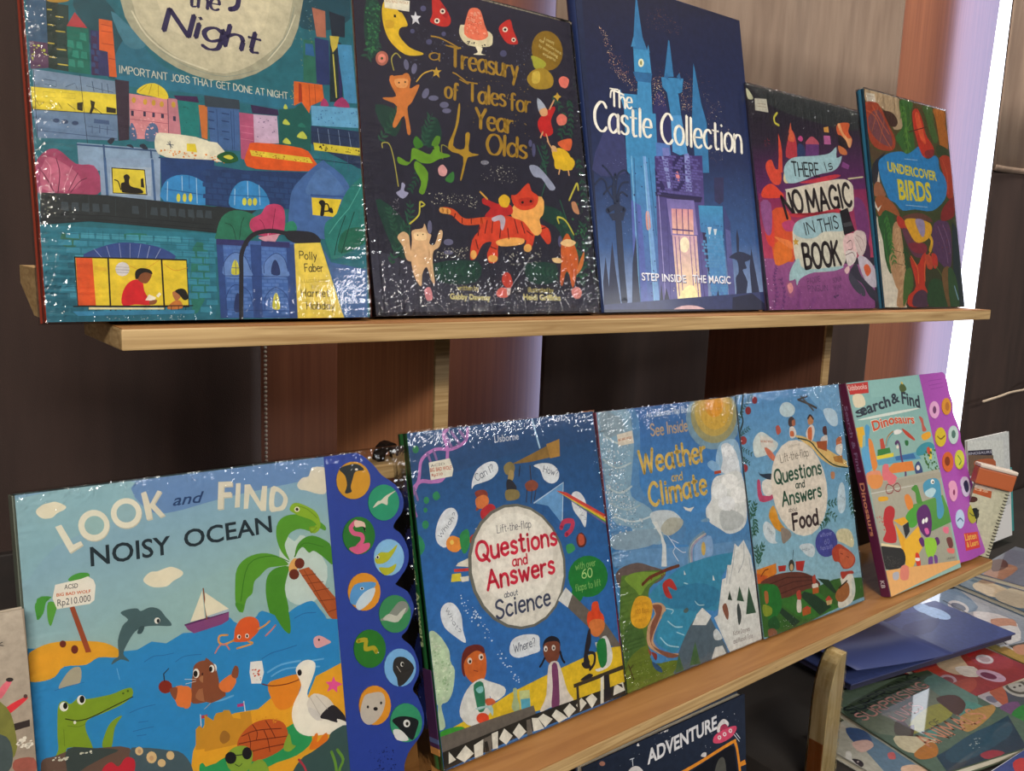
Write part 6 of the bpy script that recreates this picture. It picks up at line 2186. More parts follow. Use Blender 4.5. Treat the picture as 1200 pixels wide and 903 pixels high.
"F2": """G 5c6c5c 4c6458 986,2625 2650,2010 1207,-467 -1192,464
b 3c4a38 69,1599 1167,1886 2269,2096 2188,1861 831,1583 -61,1305
b 6c7868 41,1266 831,1311 1958,1591 1783,1318 1184,1090 224,830
b 5c8078 1878,1771 2376,1791 2227,1151 1816,939 1704,1254
b 4c8880 1814,1213 2071,887 1678,644 1386,755
b 8c8c3c 721,1008 1332,1211 1630,1144 1407,918 832,799 436,789
b 4a3430 1611,1336 1957,1300 1869,1054 1492,886 1510,1099
b 3f2c28 420,875 694,934 329,673 109,680
b 54504c 514,1086 638,1039 456,781 255,858
b c0b89c 224,830 632,635 845,713 479,462 123,449 49,627
b a86c2c 123,449 535,555 538,439 332,295 81,319
b a8844c 1534,870 2240,914 2059,758 1448,565 1212,573
b 4a8880 617,720 914,768 679,577 592,650
G 1c3c50 1c2c40 332,295 2172,628 1338,-379 -7,-325
b 24485c 509,300 1375,511 2014,516 1639,250 515,80
t 1c2420 108,1445 1895,1841 154 h1.5|SURPRISING
t c08c84 123,1256 1824,1616 160 h1.5|SURPRISING
t c09088 597,1055 1209,1213 175 h1.2|LIVES
t 3c3c2c 927,804 1136,850 90 h1.3|OF
t c08468 440,477 1856,704 243 h1.3|ANIMALS
s a8b4b4 12 12 978,347 1310,415 1291,265 943,208
b 8c3040 904,111 1159,125 1248,16 922,-5""",
"F3": """G a8a89c a8a8a0 872,1695 952,-25 -209,-655 -1414,67
p 5c7890 613,1366 823,1178 626,208 490,30 -722,-46 -1124,193
b 34507c 613,1366 786,1199 604,964 404,1081
b c8a8a0 368,1102 617,1040 556,909 283,907
b b85c60 570,719 657,688 545,595 474,637
b d0b098 455,455 661,372 609,178 335,339
e 28242c 20,796 43,-73 -88,-45
e a8a0a0 -6,818 14,-8 -21,-14
e a8a0a0 61,802 14,-8 -18,-12
e a8a0a0 -8,766 14,-8 -18,-12
b c8c8c4 105,1011 145,948 -229,712 -280,742""",
"F4": """G a03c2c 8c3440 -486,791 1976,1206 1524,-173 -102,-192
b b04030 9,877 661,791 270,482 -41,684
b c0a88c 571,890 1267,973 1154,847 829,486 503,532
p b82c30 1432,1079 1742,1059 1685,836 1273,791
b 9c4048 1296,779 1870,507 1533,262 1161,439
e c8c0c8 1441,635 81,-98 -161,-86
e a8949c 1441,634 53,-64 -92,-49
b d0c8c0 724,675 1027,559 816,328 590,436
e b89ca8 227,466 80,-92 -179,-102
e 8c4850 226,466 53,-60 -109,-62
b a84c40 -4,352 632,362 482,170 33,82
e c0a0b8 986,259 89,-183 -174,-85
e 6c2c4c 951,274 49,-101 -98,-48""",
"F5": """G 4c4468 3c5c3c 140,1127 2108,1334 1555,40 -493,-100
b 2f5c48 271,1176 656,1182 439,920 -85,656 -114,756
e a8a4ac 344,864 98,-148 -243,-146
e 6c6c80 321,846 43,-64 -93,-56
b a85c48 566,1116 842,1063 491,712 318,685
e a8a8a4 1053,964 83,-197 -308,-170
e 50504c 1040,967 65,-153 -226,-125
e a8a8a4 1039,966 46,-109 -154,-85
e 3c3838 981,962 23,-9 -28,-19
e 3c3838 1108,965 23,-9 -28,-20
b 6c4c74 254,663 625,663 332,411 116,492
b 2c7c3c 202,459 627,569 462,362 134,227""",
"F6": """G a8a8b0 8c98a8 369,2012 2018,2022 1447,313 -477,-335
b 6c84a0 566,2076 1487,2314 1087,1312 517,1257
e c8c4c8 717,1429 41,-192 -243,-167
e 4c5470 716,1427 29,-137 -144,-98
l 2c3044 38 689,1731 587,902
b d0ccd0 791,1173 1146,950 1104,526 640,358 485,719
b c0907c 811,833 1215,707 865,390 560,486
s 34384c 30 8 684,982 1204,602 540,187 208,493
b d0d0d4 429,526 1006,451 266,-114 -232,-50
l 2c3044 27 380,439 142,-75""",
"F7": """G 5c7484 4c6478 332,1890 2039,2334 2140,337 -279,-302
b c8b498 230,1453 631,1514 728,1215 607,873 150,847 -8,1088
b b4a894 194,955 751,1077 1215,1046 817,431 153,312 -37,612
b 34485c -208,1410 59,1190 -146,533 -402,741
b 8c3c3c 1026,1377 1323,1275 1103,1019 861,1103
e c0c8d0 -182,1376 95,-33 -102,-80
b 8c705c 533,1548 1082,1632 1026,1377 607,1389""",
"F8": """G 6c6c80 7c8494 131,925 2031,1355 2517,67 -212,-75
b a87860 22,840 998,807 936,509 -396,512
b 5c3430 940,1024 1332,920 923,688 345,769""",
"F9": """G 28407c 2c4484 57,791 1716,788 1261,48 67,76
b b03038 700,663 935,637 745,442 502,516
l c8ccd8 10 262,721 1674,770""",
"F10": """G b08c4c 9c8c4c -97,653 1482,1035 1509,6 -358,-135
e d0ccc8 655,597 165,-346 -345,-184
e 40403c 613,611 113,-236 -243,-130
b c08c74 403,644 782,590 450,338 212,434""",
"NP": """G c0c0a8 b8b8a0 -275,1008 321,1016 554,-673 283,-751
p b05830 -252,1030 260,1031 280,913 -237,926
G d8ccc0 c8b8a8 -283,1236 324,1293 290,1024 -248,1016
t d8b090 -207,971 215,988 52 b|Kids
e 4c2c28 20,826 79,22 13,-46
b 1c2428 8,620 124,715 192,578 67,512
l 3c3c38 17 158,693 186,450
e 5c3c34 79,421 27,7 10,-35
e 5c3c34 113,352 24,7 8,-26""",
"WC": """G c8ccc8 c0c4c4 -796,1740 1749,1515 1832,54 -912,262
p 2c2838 -128,1463 1152,1371 1253,833 -35,956
p 6c5848 -47,1371 1217,1226 1275,744 6,909
b a85c3c 299,1206 1229,1138 1260,919 463,976
t a8a8b8 -91,1376 1145,1286 59 b|DINOSAURS""",
"GB": """G 8ca84c 3c8c8c 462,1632 1634,877 1662,-105 241,100
s c8c06c 30 8 1101,773 1616,648 1575,143 1058,230""",
"WB": """""",
}
PANEL_OUTLINE = {'L1':[(2127,2783),(2245,2808),(2412,2783),(2542,2676),(2621,2572),(2739,2478),(2802,2357),(2782,2247),(2712,2177),(2688,2125),(2756,2058),(2808,1920),(2787,1795),(2684,1686),(2664,1659),(2767,1581),(2812,1466),(2806,1403),(2738,1273),(2674,1221),(2761,1123),(2814,980),(2803,869),(2738,774),(2778,698),(2821,555),(2809,428),(2745,351),(2645,271),(2596,146),(2657,9),(2629,-93)],'L5':[(2040,2948),(2369,2953),(2745,2945),(2868,2884),(2897,2758),(2886,2593),(2918,2425),(2866,2264),(2930,2071),(2950,1924),(2916,1803),(2981,1609),(2940,1427),(2953,1218),(3032,994),(2968,811),(3013,610),(2984,400),(2985,206),(2897,72),(2770,54),(2396,41),(2090,58)]}
L5_SPLIT = [(2034, 2922), (2030, 65)]
SURF = {
 'T1': {'x': 0.0933, 'y': 0.5962, 'z': -0.0522, 'lean': 0.1509, 'yaw': -0.0095, 'w': 0.2253, 'h': 0.32},
 'T2': {'x': 0.3284, 'y': 0.6013, 'z': -0.0522, 'lean': 0.2229, 'yaw': -0.0016, 'w': 0.2445, 'h': 0.2867},
 'T3': {'x': 0.58, 'y': 0.6014, 'z': -0.0522, 'lean': 0.2072, 'yaw': 0.0089, 'w': 0.2654, 'h': 0.3424},
 'T4': {'x': 0.8431, 'y': 0.5981, 'z': -0.0522, 'lean': 0.222, 'yaw': 0.0081, 'w': 0.2461, 'h': 0.2673},
 'T5': {'x': 1.1058, 'y': 0.601, 'z': -0.0522, 'lean': 0.2086, 'yaw': -0.0, 'w': 0.232, 'h': 0.3007},
 'L1': {'x': 0.0715, 'y': 0.5456, 'z': -0.4349, 'lean': 0.201, 'yaw': 0.0004, 'w': 0.2114, 'h': 0.2782},
 'L2': {'x': 0.3696, 'y': 0.5487, 'z': -0.4349, 'lean': 0.242, 'yaw': 0.0171, 'w': 0.2219, 'h': 0.2882},
 'L3': {'x': 0.5923, 'y': 0.5529, 'z': -0.4349, 'lean': 0.2293, 'yaw': 0.0039, 'w': 0.2256, 'h': 0.2865},
 'L4': {'x': 0.8201, 'y': 0.5518, 'z': -0.4349, 'lean': 0.2384, 'yaw': -0.0125, 'w': 0.2147, 'h': 0.2883},
 'L5': {'x': 1.0756, 'y': 0.5341, 'z': -0.4349, 'lean': 0.3288, 'yaw': 0.0057, 'w': 0.2835, 'h': 0.293},
 'F1': {'x': 1.0939, 'y': 0.5864, 'z': -0.59, 'yaw': -0.1539, 'w': 0.4003, 'h': 0.1166},
 'F1L': {'x': 1.1054, 'y': 0.5915, 'z': -0.575, 'yaw': -0.259, 'w': 0.195, 'h': 0.0933},
 'F2': {'x': 1.0103, 'y': 0.4199, 'z': -0.606, 'yaw': -0.2308, 'w': 0.2233, 'h': 0.1995},
 'F3': {'x': 0.9467, 'y': 0.4149, 'z': -0.61, 'yaw': -0.0684, 'w': 0.0779, 'h': 0.1494},
 'F4': {'x': 1.2421, 'y': 0.4878, 'z': -0.608, 'yaw': -0.1405, 'w': 0.1851, 'h': 0.103},
 'F5': {'x': 1.2218, 'y': 0.3931, 'z': -0.612, 'yaw': -0.2337, 'w': 0.1663, 'h': 0.1047},
 'F6': {'x': 1.468, 'y': 0.5375, 'z': -0.61, 'yaw': -0.2742, 'w': 0.1609, 'h': 0.2114},
 'F7': {'x': 1.6277, 'y': 0.5436, 'z': -0.606, 'yaw': -0.2332, 'w': 0.2365, 'h': 0.2079},
 'F8': {'x': 1.7386, 'y': 0.5991, 'z': -0.59, 'yaw': 0.0653, 'w': 0.2461, 'h': 0.1054},
 'F9': {'x': 1.0486, 'y': 0.3159, 'z': -0.61, 'yaw': -0.048, 'w': 0.149, 'h': 0.0726},
 'F10': {'x': 1.4358, 'y': 0.4707, 'z': -0.612, 'yaw': -0.1993, 'w': 0.1194, 'h': 0.0878},
 'K1': {'x': 0.0395, 'y': 0.5479, 'z': -0.3464, 'lean': 0.2, 'yaw': 0.0, 'w': 0.0344, 'h': 0.1219},
 'N1': {'x': 0.5746, 'y': 0.5477, 'z': -0.6133, 'lean': 0.12, 'yaw': 0.0, 'w': 0.2293, 'h': 0.1102},
 'NP': {'x': 1.3371, 'y': 0.5717, 'z': -0.429, 'lean': 0.0539, 'yaw': -0.8107, 'roll': 0.1884, 'w': 0.051, 'h': 0.131},
 'WC': {'x': 1.8984, 'y': 0.788, 'z': -0.5296, 'lean': 0.15, 'yaw': 0.0, 'w': 0.2072, 'h': 0.1689},
 'GB': {'x': 2.0358, 'y': 0.8129, 'z': -0.6293, 'lean': 0.15, 'yaw': 0.0, 'w': 0.1772, 'h': 0.1636},
}

# ---------------------------------------------------------------- the room
def struct(name, verts, faces, m):
    o = mesh_obj(name, verts, faces, m); o['kind'] = 'structure'; return o
X0, X1, Y0, Y1, Z0, Z1 = -2.6, 5.2, -3.6, 1.27, -1.25, 1.95
def slab(name, d, m):
    v, f = box(*d); return struct(name, v, f, m)
slab('floor', (X0, X1, Y0, Y1, Z0 - 0.1, Z0), M['floor'])
slab('ceiling', (X0, X1, Y0, Y1, Z1, Z1 + 0.1), M['ceiling'])
slab('wall_left', (X0 - 0.1, X0, Y0, Y1, Z0, Z1), M['wall'])
slab('wall_right', (X1, X1 + 0.1, Y0, Y1, Z0, Z1), M['wall'])
slab('wall_front', (X0, X1, Y0 - 0.1, Y0, Z0, Z1), M['wall'])
# back wall with two window openings
WIN = [(0.985, 1.62), (2.46, 3.3)]
WZ0, WZ1 = -0.95, 1.6
v, f = [], []
def addb(d):
    a, b = box(*d); o = len(v); v.extend(a); f.extend([tuple(i + o for i in q) for q in b])
xs = [X0] + [c for w_ in WIN for c in w_] + [X1]
for i in range(0, len(xs), 2): addb((xs[i], xs[i + 1], Y1, Y1 + 0.12, Z0, Z1))
for a, b in WIN:
    addb((a, b, Y1, Y1 + 0.12, Z0, WZ0)); addb((a, b, Y1, Y1 + 0.12, WZ1, Z1))
struct('wall_back', v, f, mat('dark_back_wall', '2c2420', 0.9))
mw = bpy.data.materials.new('daylit_frosted_glass'); mw.use_nodes = True
bb = mw.node_tree.nodes['Principled BSDF']; bb.inputs['Base Color'].default_value = (0.9, 0.93, 1, 1)
bb.inputs['Emission Color'].default_value = (0.86, 0.90, 1.0, 1); bb.inputs['Emission Strength'].default_value = 4.0; bb.inputs['Roughness'].default_value = 0.3
mf = mat('window_frame_paint', 'c8ccd4', 0.5)
for i, (a, b) in enumerate(WIN):
    v2, f2 = [], []
    for d in ((a, b, Y1 + 0.001, Y1 + 0.06, WZ0, WZ0 + 0.05), (a, b, Y1 + 0.001, Y1 + 0.06, WZ1 - 0.05, WZ1), (a, a + 0.04, Y1 + 0.001, Y1 + 0.06, WZ0 + 0.05, WZ1 - 0.05), (b - 0.04, b, Y1 + 0.001, Y1 + 0.06, WZ0 + 0.05, WZ1 - 0.05)):
        p_, q_ = box(*d); o_ = len(v2); v2 += p_; f2 += [tuple(t + o_ for t in q) for q in q_]
    wf = struct('window_%d' % (i + 1), v2, f2, mf)
    p_, q_ = box(a + 0.04, b - 0.04, Y1 + 0.002, Y1 + 0.010, WZ0 + 0.05, WZ1 - 0.05)
    mesh_obj('pane', p_, q_, mw, wf)

# roller blinds: thin brown wood-look fabric, lets daylight through where the window is behind
mb = bpy.data.materials.new('woodlook_blind_fabric'); mb.use_nodes = True; nt = mb.node_tree
b = nt.nodes['Principled BSDF']; out = nt.nodes['Material Output']
tc = nt.nodes.new('ShaderNodeTexCoord'); mp = nt.nodes.new('ShaderNodeMapping'); mp.inputs['Scale'].default_value = (45, 45, 1.2)
nt.links.new(tc.outputs['Object'], mp.inputs[0])
n = nt.nodes.new('ShaderNodeTexNoise'); n.inputs['Scale'].default_value = 3; n.inputs['Detail'].default_value = 5
nt.links.new(mp.outputs[0], n.inputs['Vector'])
r = nt.nodes.new('ShaderNodeValToRGB'); r.color_ramp.elements[0].position = 0.3; r.color_ramp.elements[1].position = 0.7
r.color_ramp.elements[0].color = (*lin('8c5640'), 1); r.color_ramp.elements[1].color = (*lin('a66b4e'), 1)
nt.links.new(n.outputs[0], r.inputs[0]); nt.links.new(r.outputs[0], b.inputs['Base Color']); b.inputs['Roughness'].default_value = 0.55
tl = nt.nodes.new('ShaderNodeBsdfTranslucent'); tl.inputs[0].default_value = (0.62, 0.60, 0.86, 1)
mx = nt.nodes.new('ShaderNodeMixShader'); mx.inputs[0].default_value = 0.18
nt.links.new(b.outputs[0], mx.inputs[1]); nt.links.new(tl.outputs[0], mx.inputs[2]); nt.links.new(mx.outputs[0], out.inputs[0])
M['blind'] = mb

def sheet(name, x0, x1, y, z0, z1, m, amp=0.0, waves=0, parent=None, seed=0, thick=0.0, bow=0.0, nz=6, nx=60, flare=0.0):
    """hanging fabric sheet with real folds"""
    rnd = random.Random(seed); ph = [rnd.uniform(0, 6.28) for _ in range(4)]
    vs = []
    for i in range(nx + 1):
        u = i / nx
        for k in range(nz + 1):
            t = k / nz
            yy = y + amp * (math.sin(u * waves * 6.283 + ph[0] + 0.5 * math.sin(t * 3 + ph[1])) + 0.5 * math.sin(u * waves * 2.3 * 6.283 + ph[2])) * (1.15 - 0.4 * t)
            yy += bow * (u ** 6)
            vs.append((x0 + (x1 - x0) * u + flare * u * (z0 + (z1 - z0) * t), yy, z0 + (z1 - z0) * t))
    fs = [(i * (nz + 1) + k, (i + 1) * (nz + 1) + k, (i + 1) * (nz + 1) + k + 1, i * (nz + 1) + k + 1) for i in range(nx) for k in range(nz)]
    o = mesh_obj(name, vs, fs, m, parent, smooth=True)
    if thick:
        md = o.modifiers.new('thickness', 'SOLIDIFY'); md.thickness = thick; md.offset = 1
    return o

def tube(name, pts, rad, m, parent=None, k=8):
    vs, fs = [], []
    for i, p in enumerate(pts):
        a = Vector(pts[max(i - 1, 0)]); b_ = Vector(pts[min(i + 1, len(pts) - 1)]); d = (b_ - a).normalized()
        s = d.cross(Vector((0.3, 0.2, 0.9))).normalized(); t = d.cross(s)
        for j in range(k):
            q = Vector(p) + (s * math.cos(j * 6.2832 / k) + t * math.sin(j * 6.2832 / k)) * rad; vs.append(tuple(q))
    for i in range(len(pts) - 1):
        for j in range(k): fs.append((i * k + j, i * k + (j + 1) % k, (i + 1) * k + (j + 1) % k, (i + 1) * k + j))
    fs.append(tuple(range(k))[::-1]); fs.append(tuple((len(pts) - 1) * k + j for j in range(k)))
    return mesh_obj(name, vs, fs, m, parent, smooth=True)

def bead_chain(parent, x, y, z0, z1):
    vs, fs = [], []; z = z0; r_ = 0.0028
    while z < z1:
        o = len(vs)
        for lat in (-60, -20, 20, 60):
            for j in range(6):
                a = math.radians(lat); t = j * 1.0472
                vs.append((x + r_ * math.cos(a) * math.cos(t), y + r_ * math.cos(a) * math.sin(t), z + r_ * math.sin(a)))
        for q in range(3):
            for j in range(6): fs.append((o + q * 6 + j, o + q * 6 + (j + 1) % 6, o + (q + 1) * 6 + (j + 1) % 6, o + (q + 1) * 6 + j))
        fs.append(tuple(o + j for j in range(5, -1, -1))); fs.append(tuple(o + 18 + j for j in range(6)))
        z += 0.0066
    o = mesh_obj('bead_chain', vs, fs, M['bead'], parent, smooth=True); o['kind'] = 'stuff'
    return o

def blind(x0, x1, label, chain_x, flare=0.0):
    t = thing('roller_blind', label, 'blind', (0, 0, 0))
    sheet('blind_fabric', x0, x1, 1.235, -1.05, 1.72, M['blind'], 0, 0, t, bow=0.0, flare=flare)
    tube('roller', [(x0 - 0.02, 1.235, 1.75), (x1 + 0.02, 1.235, 1.75)], 0.022, M['bead'], t, 12)
    boxo('bottom_bar', (x0, x1, 1.229, 1.243, -1.07, -1.045), M['bead'], t, 0.003)
    bead_chain(t, chain_x, 1.20, -0.9, 1.7)
    return t
blind(0.45, 1.033, 'brown wood-look blind with a white bead chain behind the left part of the shelves', 0.472)
blind(2.04, 2.700, 'brown and lavender backlit blind beside the bright gap at the right', 2.12, 0.06)

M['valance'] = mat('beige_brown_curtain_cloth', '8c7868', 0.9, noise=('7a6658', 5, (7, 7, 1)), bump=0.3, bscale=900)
def curtain(x0, x1, label, seed, waves, amp=0.018, y=1.04, hem=0.30):
    """dark lower cloth with a paler band sewn over its top, hem as a thin rolled edge"""
    t = thing('curtain', label, 'curtain', ((x0 + x1) / 2, y, -1.2))
    def at0(o): o.location = (-(x0 + x1) / 2, -y, 1.2); return o
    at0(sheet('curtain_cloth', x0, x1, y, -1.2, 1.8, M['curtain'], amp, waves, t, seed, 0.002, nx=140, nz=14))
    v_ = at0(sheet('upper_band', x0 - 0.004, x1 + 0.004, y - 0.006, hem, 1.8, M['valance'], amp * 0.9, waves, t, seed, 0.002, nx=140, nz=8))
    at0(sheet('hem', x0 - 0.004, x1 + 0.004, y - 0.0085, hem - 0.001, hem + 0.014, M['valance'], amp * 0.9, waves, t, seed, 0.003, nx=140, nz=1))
    return t
curtain(-1.9, 0.405, 'dark brown curtain hanging at the left end behind the city night book', 3, 5, hem=0.44)
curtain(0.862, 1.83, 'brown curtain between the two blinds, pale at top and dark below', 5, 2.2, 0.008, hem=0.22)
curtain(2.412, 4.6, 'dark brown curtain at the far right edge, right of the bright gap', 8, 4, 0.012, hem=0.27)
# twine across the right curtain
tw = tube('twine', [(2.40, 1.0, -0.345), (2.47, 0.99, -0.335), (2.55, 0.995, -0.330), (2.62, 0.985, -0.325), (2.70, 0.99, -0.305), (2.80, 0.985, -0.300), (3.1, 0.98, -0.26)], 0.0035, M['jute'], None, 6)
tw['label'] = 'thin pale twine stretched across the right curtain'; tw['category'] = 'string'

# ---------------------------------------------------------------- the shelf unit
shelf = thing('display_shelf', 'light plywood two-tier display shelf holding the rows of picture books', 'shelf', (0.7, 0.7, Z0))
def sb(name, d, m, bev=0.0012):
    v_, f_ = box(*d, bev=bev); v_ = [(a - 0.7, b_ - 0.7, c - Z0) for a, b_, c in v_]
    return mesh_obj(name, v_, f_, m, shelf)
ZT, ZL, ZB = -0.0555, -0.4385, -0.80
def plank(x0, x1, y0, y1, zt, th, yr=None):
    """shelf board whose front edge runs from y0 at the left to yr at the right, with a face veneer"""
    yr = y0 if yr is None else yr
    import bmesh
    for nm, a, b_, m, e in (('shelf_board', zt - th, zt, M['ply'], 0.0), ('top_veneer', zt - 0.0002, zt + 0.0004, M['ply_top'], 0.0005)):
        v_ = [(x0 + e, y0 + e), (x1 - e, yr + e), (x1 - e, y1), (x0 + e, y1)]
        bm = bmesh.new(); lo = [bm.verts.new((x - 0.7, y - 0.7, a - Z0)) for x, y in v_]; hi = [bm.verts.new((x - 0.7, y - 0.7, b_ - Z0)) for x, y in v_]
        bm.faces.new(lo[::-1]); bm.faces.new(hi)
        for q in range(4): bm.faces.new((lo[q], lo[(q + 1) % 4], hi[(q + 1) % 4], hi[q]))
        if not e: bmesh.ops.bevel(bm, geom=bm.edges[:], offset=0.0014, segments=2, affect='EDGES', profile=0.6)
        me = bpy.data.meshes.new(nm); bm.to_mesh(me); bm.free(); me.materials.append(m)
        o = bpy.data.objects.new(nm, me); C.objects.link(o); o.parent = shelf
plank(0.132, 1.362, 0.576, 0.688, ZT, 0.0142, 0.572)
plank(-0.30, 1.366, 0.491, 0.688, ZL, 0.0145, 0.5265)
plank(-0.30, 0.85, 0.50, 0.688, ZB, 0.0145)
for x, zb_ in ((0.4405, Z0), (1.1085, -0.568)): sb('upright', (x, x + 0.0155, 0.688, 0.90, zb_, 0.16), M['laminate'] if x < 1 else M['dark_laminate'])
for x in (0.4405, 1.1085): sb('edge_strip', (x - 0.0002, x + 0.0157, 0.6865, 0.6895, ZL, 0.16), M['ply'], 0)
sb('back_panel', (0.0, 1.30, 0.676, 0.684, ZL + 0.001, -0.225), M['black_board'])
sb('back_panel', (-0.3, 0.862, 0.905, 0.913, Z0, ZL - 0.016), M['black_board'])  # near-black panel added to stand in for the dark void below the shelf
sb('back_rail', (0.10, 1.30, 0.640, 0.668, -0.200, -0.186), M['ply'])
# sloping ledge whose sawn end shows left of the top row
pts = [(0.655, ZT + 0.0005), (0.688, ZT + 0.0005), (0.745, -0.034), (0.745, -0.021), (0.655, -0.021)]
n_ = len(pts); vv = [(0.10 - 0.7, y - 0.7, z - Z0) for y, z in pts] + [(0.47 - 0.7, y - 0.7, z - Z0) for y, z in pts]
ff = [tuple(range(n_))[::-1], tuple(range(n_, 2 * n_))] + [(i, (i + 1) % n_, (i + 1) % n_ + n_, i + n_) for i in range(n_)]
mesh_obj('back_ledge', vv, ff, M['ply'], shelf)
# small dark arched bracket on the rail
ar = [(0.012 * math.cos(t), 0.016 * math.sin(t)) for t in [i * math.pi / 8 for i in range(9)]]
ar += [(0.006 * math.cos(t), 0.009 * math.sin(t)) for t in [math.pi - i * math.pi / 8 for i in range(9)]]
v_, f_ = extrude_xz(ar, 0, 0.012); mesh_obj('bracket', [(a + 0.37 - 0.7, b_ + 0.648 - 0.7, c - 0.1855 - Z0) for a, b_, c in v_], f_, M['dark_metal'], shelf)

# ---------------------------------------------------------------- books
def place(key, name, label, cat='book', group=None, z=None):
    s = SURF[key]; t = thing(name, label, cat, (s['x'], s['y'], s['z'] if z is None else z))
    t.rotation_euler = (Matrix.Rotation(s.get('yaw', 0), 3, 'Z') @ Matrix.Rotation(-s['lean'], 3, 'X') @ Matrix.Rotation(s.get('roll', 0), 3, 'Y')).to_euler()
    if group: t['group'] = group
    return t

def hardcover(key, label, T, cover_col, spine_col, wrap=None, gain=1.0, u0=0.0, v0=0.0, extra_w=0.0, z=None, name='picture_book', group=None):
    s = SURF[key]; t = place(key, name, label, z=z, group=group)
    W = s['w'] + extra_w; H = s['h']
    mc = mat('cover_board', cover_col, 0.45); ms = mat('spine_cloth', spine_col, 0.4, noise=(spine_col, 40, (1, 1, 1)), coat=0.3)
    bt = min(0.0025, T * 0.25)
    boxo('front_cover', (u0 + 0.0002, u0 + W, 0, bt, v0, H), mc, t, 0.0006)
    boxo('back_cover', (u0 + 0.0002, u0 + W, T - bt, T, v0, H), mc, t, 0.0006)
    boxo('page_block', (u0 + 0.002, u0 + W - 0.004, bt + 0.0001, T - bt - 0.0001, v0 + 0.004, H - 0.004), M['paper'], t)
    # rounded spine
    pr = []
    for i in range(9):
        a = math.pi / 2 + math.pi * i / 8
        pr.append((u0 + 0.0012 + 0.0026 * math.cos(a), T / 2 - (T / 2) * math.sin(a)))
    vs = [(x, y, zz) for zz in (v0, H) for x, y in pr]; n = len(pr)
    fs = [(i, i + 1, i + 1 + n, i + n) for i in range(n - 1)] + [(n - 1, 0, n, 2 * n - 1), tuple(range(n))[::-1], tuple(range(n, 2 * n))]
    mesh_obj('spine', vs, fs, ms, t, smooth=False)
    p = print_mesh('cover_print', key, W, H, M['print'] if not wrap else M['matt_print'], t, gain, u0=u0)
    if v0 < 0: pass
    if wrap: shrink_wrap(t, W, H, T, len(label), wrap)
    return t, W, H

def spine_text(parent, T, u0, items, flip=False):
    """lettering running down the spine face (plane x = u0 - 0.0016)"""
    for s_, v_a, v_b, h, col, font in items:
        polys = text_polys(s_, (0, 0), (abs(v_b - v_a), 0), h, font)
        vs, fs = [], []
        for p in polys:
            o = len(vs)
            for a, b_ in p: vs.append((u0 - 0.0024, T / 2 - h / 2 + b_ if False else T / 2 + h / 2 - b_, v_a - a))
            fs.append(tuple(range(o, o + len(p))))
        mesh_obj('spine_lettering', vs, fs, mat('spine_ink', col, 0.5), parent)

GT = 1.0; GL = 1.0
hardcover('T1', 'book with a night city street and pale moon, leftmost on the top shelf', 0.024, '8c3c2c', 'c8482c', (0.6, 0.15, 0.22, 0.12), GT)
hardcover('T2', 'dark navy book with a tiger, a cake and gold lettering on the top shelf', 0.015, '1c1c28', '1c1c2a', (0.2, 0.4, 1.3, 0.3), GT)
hardcover('T3', 'tall deep blue book with a castle at night and white script on the top shelf', 0.013, '1c2444', '20305c', None, GT)
hardcover('T4', 'purple and orange book with pale banner lettering and a top-hatted magician on the top shelf', 0.010, '2c2430', '3a2c48', (0.2, 0.2, 0.1, 1.1), GT)
hardcover('T5', 'colourful leafy book with a blue patch and yellow lettering, rightmost on the top shelf', 0.012, '24303c', '2c6c8c', (0.2, 0.2, 0.1, 1.0), GT)

def board_book(key, label, T, base_col, spine_col, panel_key, panel_col, split, wrap=None, gain=1.0, cover_gap=0.0):
    """thick board book with a sound panel of round buttons along its right side"""
    s = SURF[key]; t = place(key, 'sound_book', label); H = s['h']
    Wc = (split[0][0] + split[1][0]) / 20000.0
    mc = mat('board_cover', base_col, 0.4); mp_ = mat('panel_plastic', panel_col, 0.3, coat=0.4)
    rr = round_rect(0, 0.0, Wc, H, 0.006, (0, 1, 1, 0))
    v_, f_ = extrude_xz(rr, 0.0, 0.003); mesh_obj('front_cover', v_, f_, mc, t)
    v_, f_ = extrude_xz(rr, T - 0.003, T); mesh_obj('back_cover', v_, f_, mc, t)
    boxo('page_block', (0.001, Wc - 0.002, 0.0031, T - 0.0031, 0.002, H - 0.002), M['paper'], t)
    boxo('spine', (-0.0018, 0.0002, 0.0, T, 0, H), mat('book_spine', spine_col, 0.4), t, 0.0005)
    print_mesh('cover_print', key, Wc, H, M['plain_print'], t, gain)
    ol = [(a / 10000, b_ / 10000) for a, b_ in PANEL_OUTLINE[key]]
    k = 4
    sm = catmull(ol, 3)
    sm = [(x, min(max(z_, 0.0), H)) for x, z_ in sm]
    sm = [(Wc + 0.0008, sm[0][1])] + [p for p in sm[1:] if p[0] > Wc + 0.0012] + [(Wc + 0.0008, min(p[1] for p in sm))]
    sm = sm[::-1]
    v_, f_ = extrude_xz(sm, 0.0012, T - 0.001); mesh_obj('sound_panel', v_, f_, mp_, t)
    print_mesh('panel_print', panel_key, 0.3, H, M['plain_print'], t, gain, outline=[(x * 10000, z_ * 10000) for x, z_ in sm],
        clip=lambda x, y: (max(x, Wc * 10000 + 8), min(max(y, 0), H * 10000)))
    if wrap: shrink_wrap(t, max(p[0] for p in ol), H, T, 5, wrap)
    return t
board_book('L1', 'large pale blue sound book with crocodile and palm tree, dark blue button panel', 0.018, '8cb0b8', '5c6458', 'L1S', '2c3f98', [(2115, 0), (2115, 1)], (0.2, 0.35, 0.08, 0.45), GL)
t, W, H = hardcover('L2', 'blue book with a round white label, red lettering and cartoon scientists', 0.016, '24466e', '2a6a38', (0.12, 0.3, 0.04, 0.3), GL)
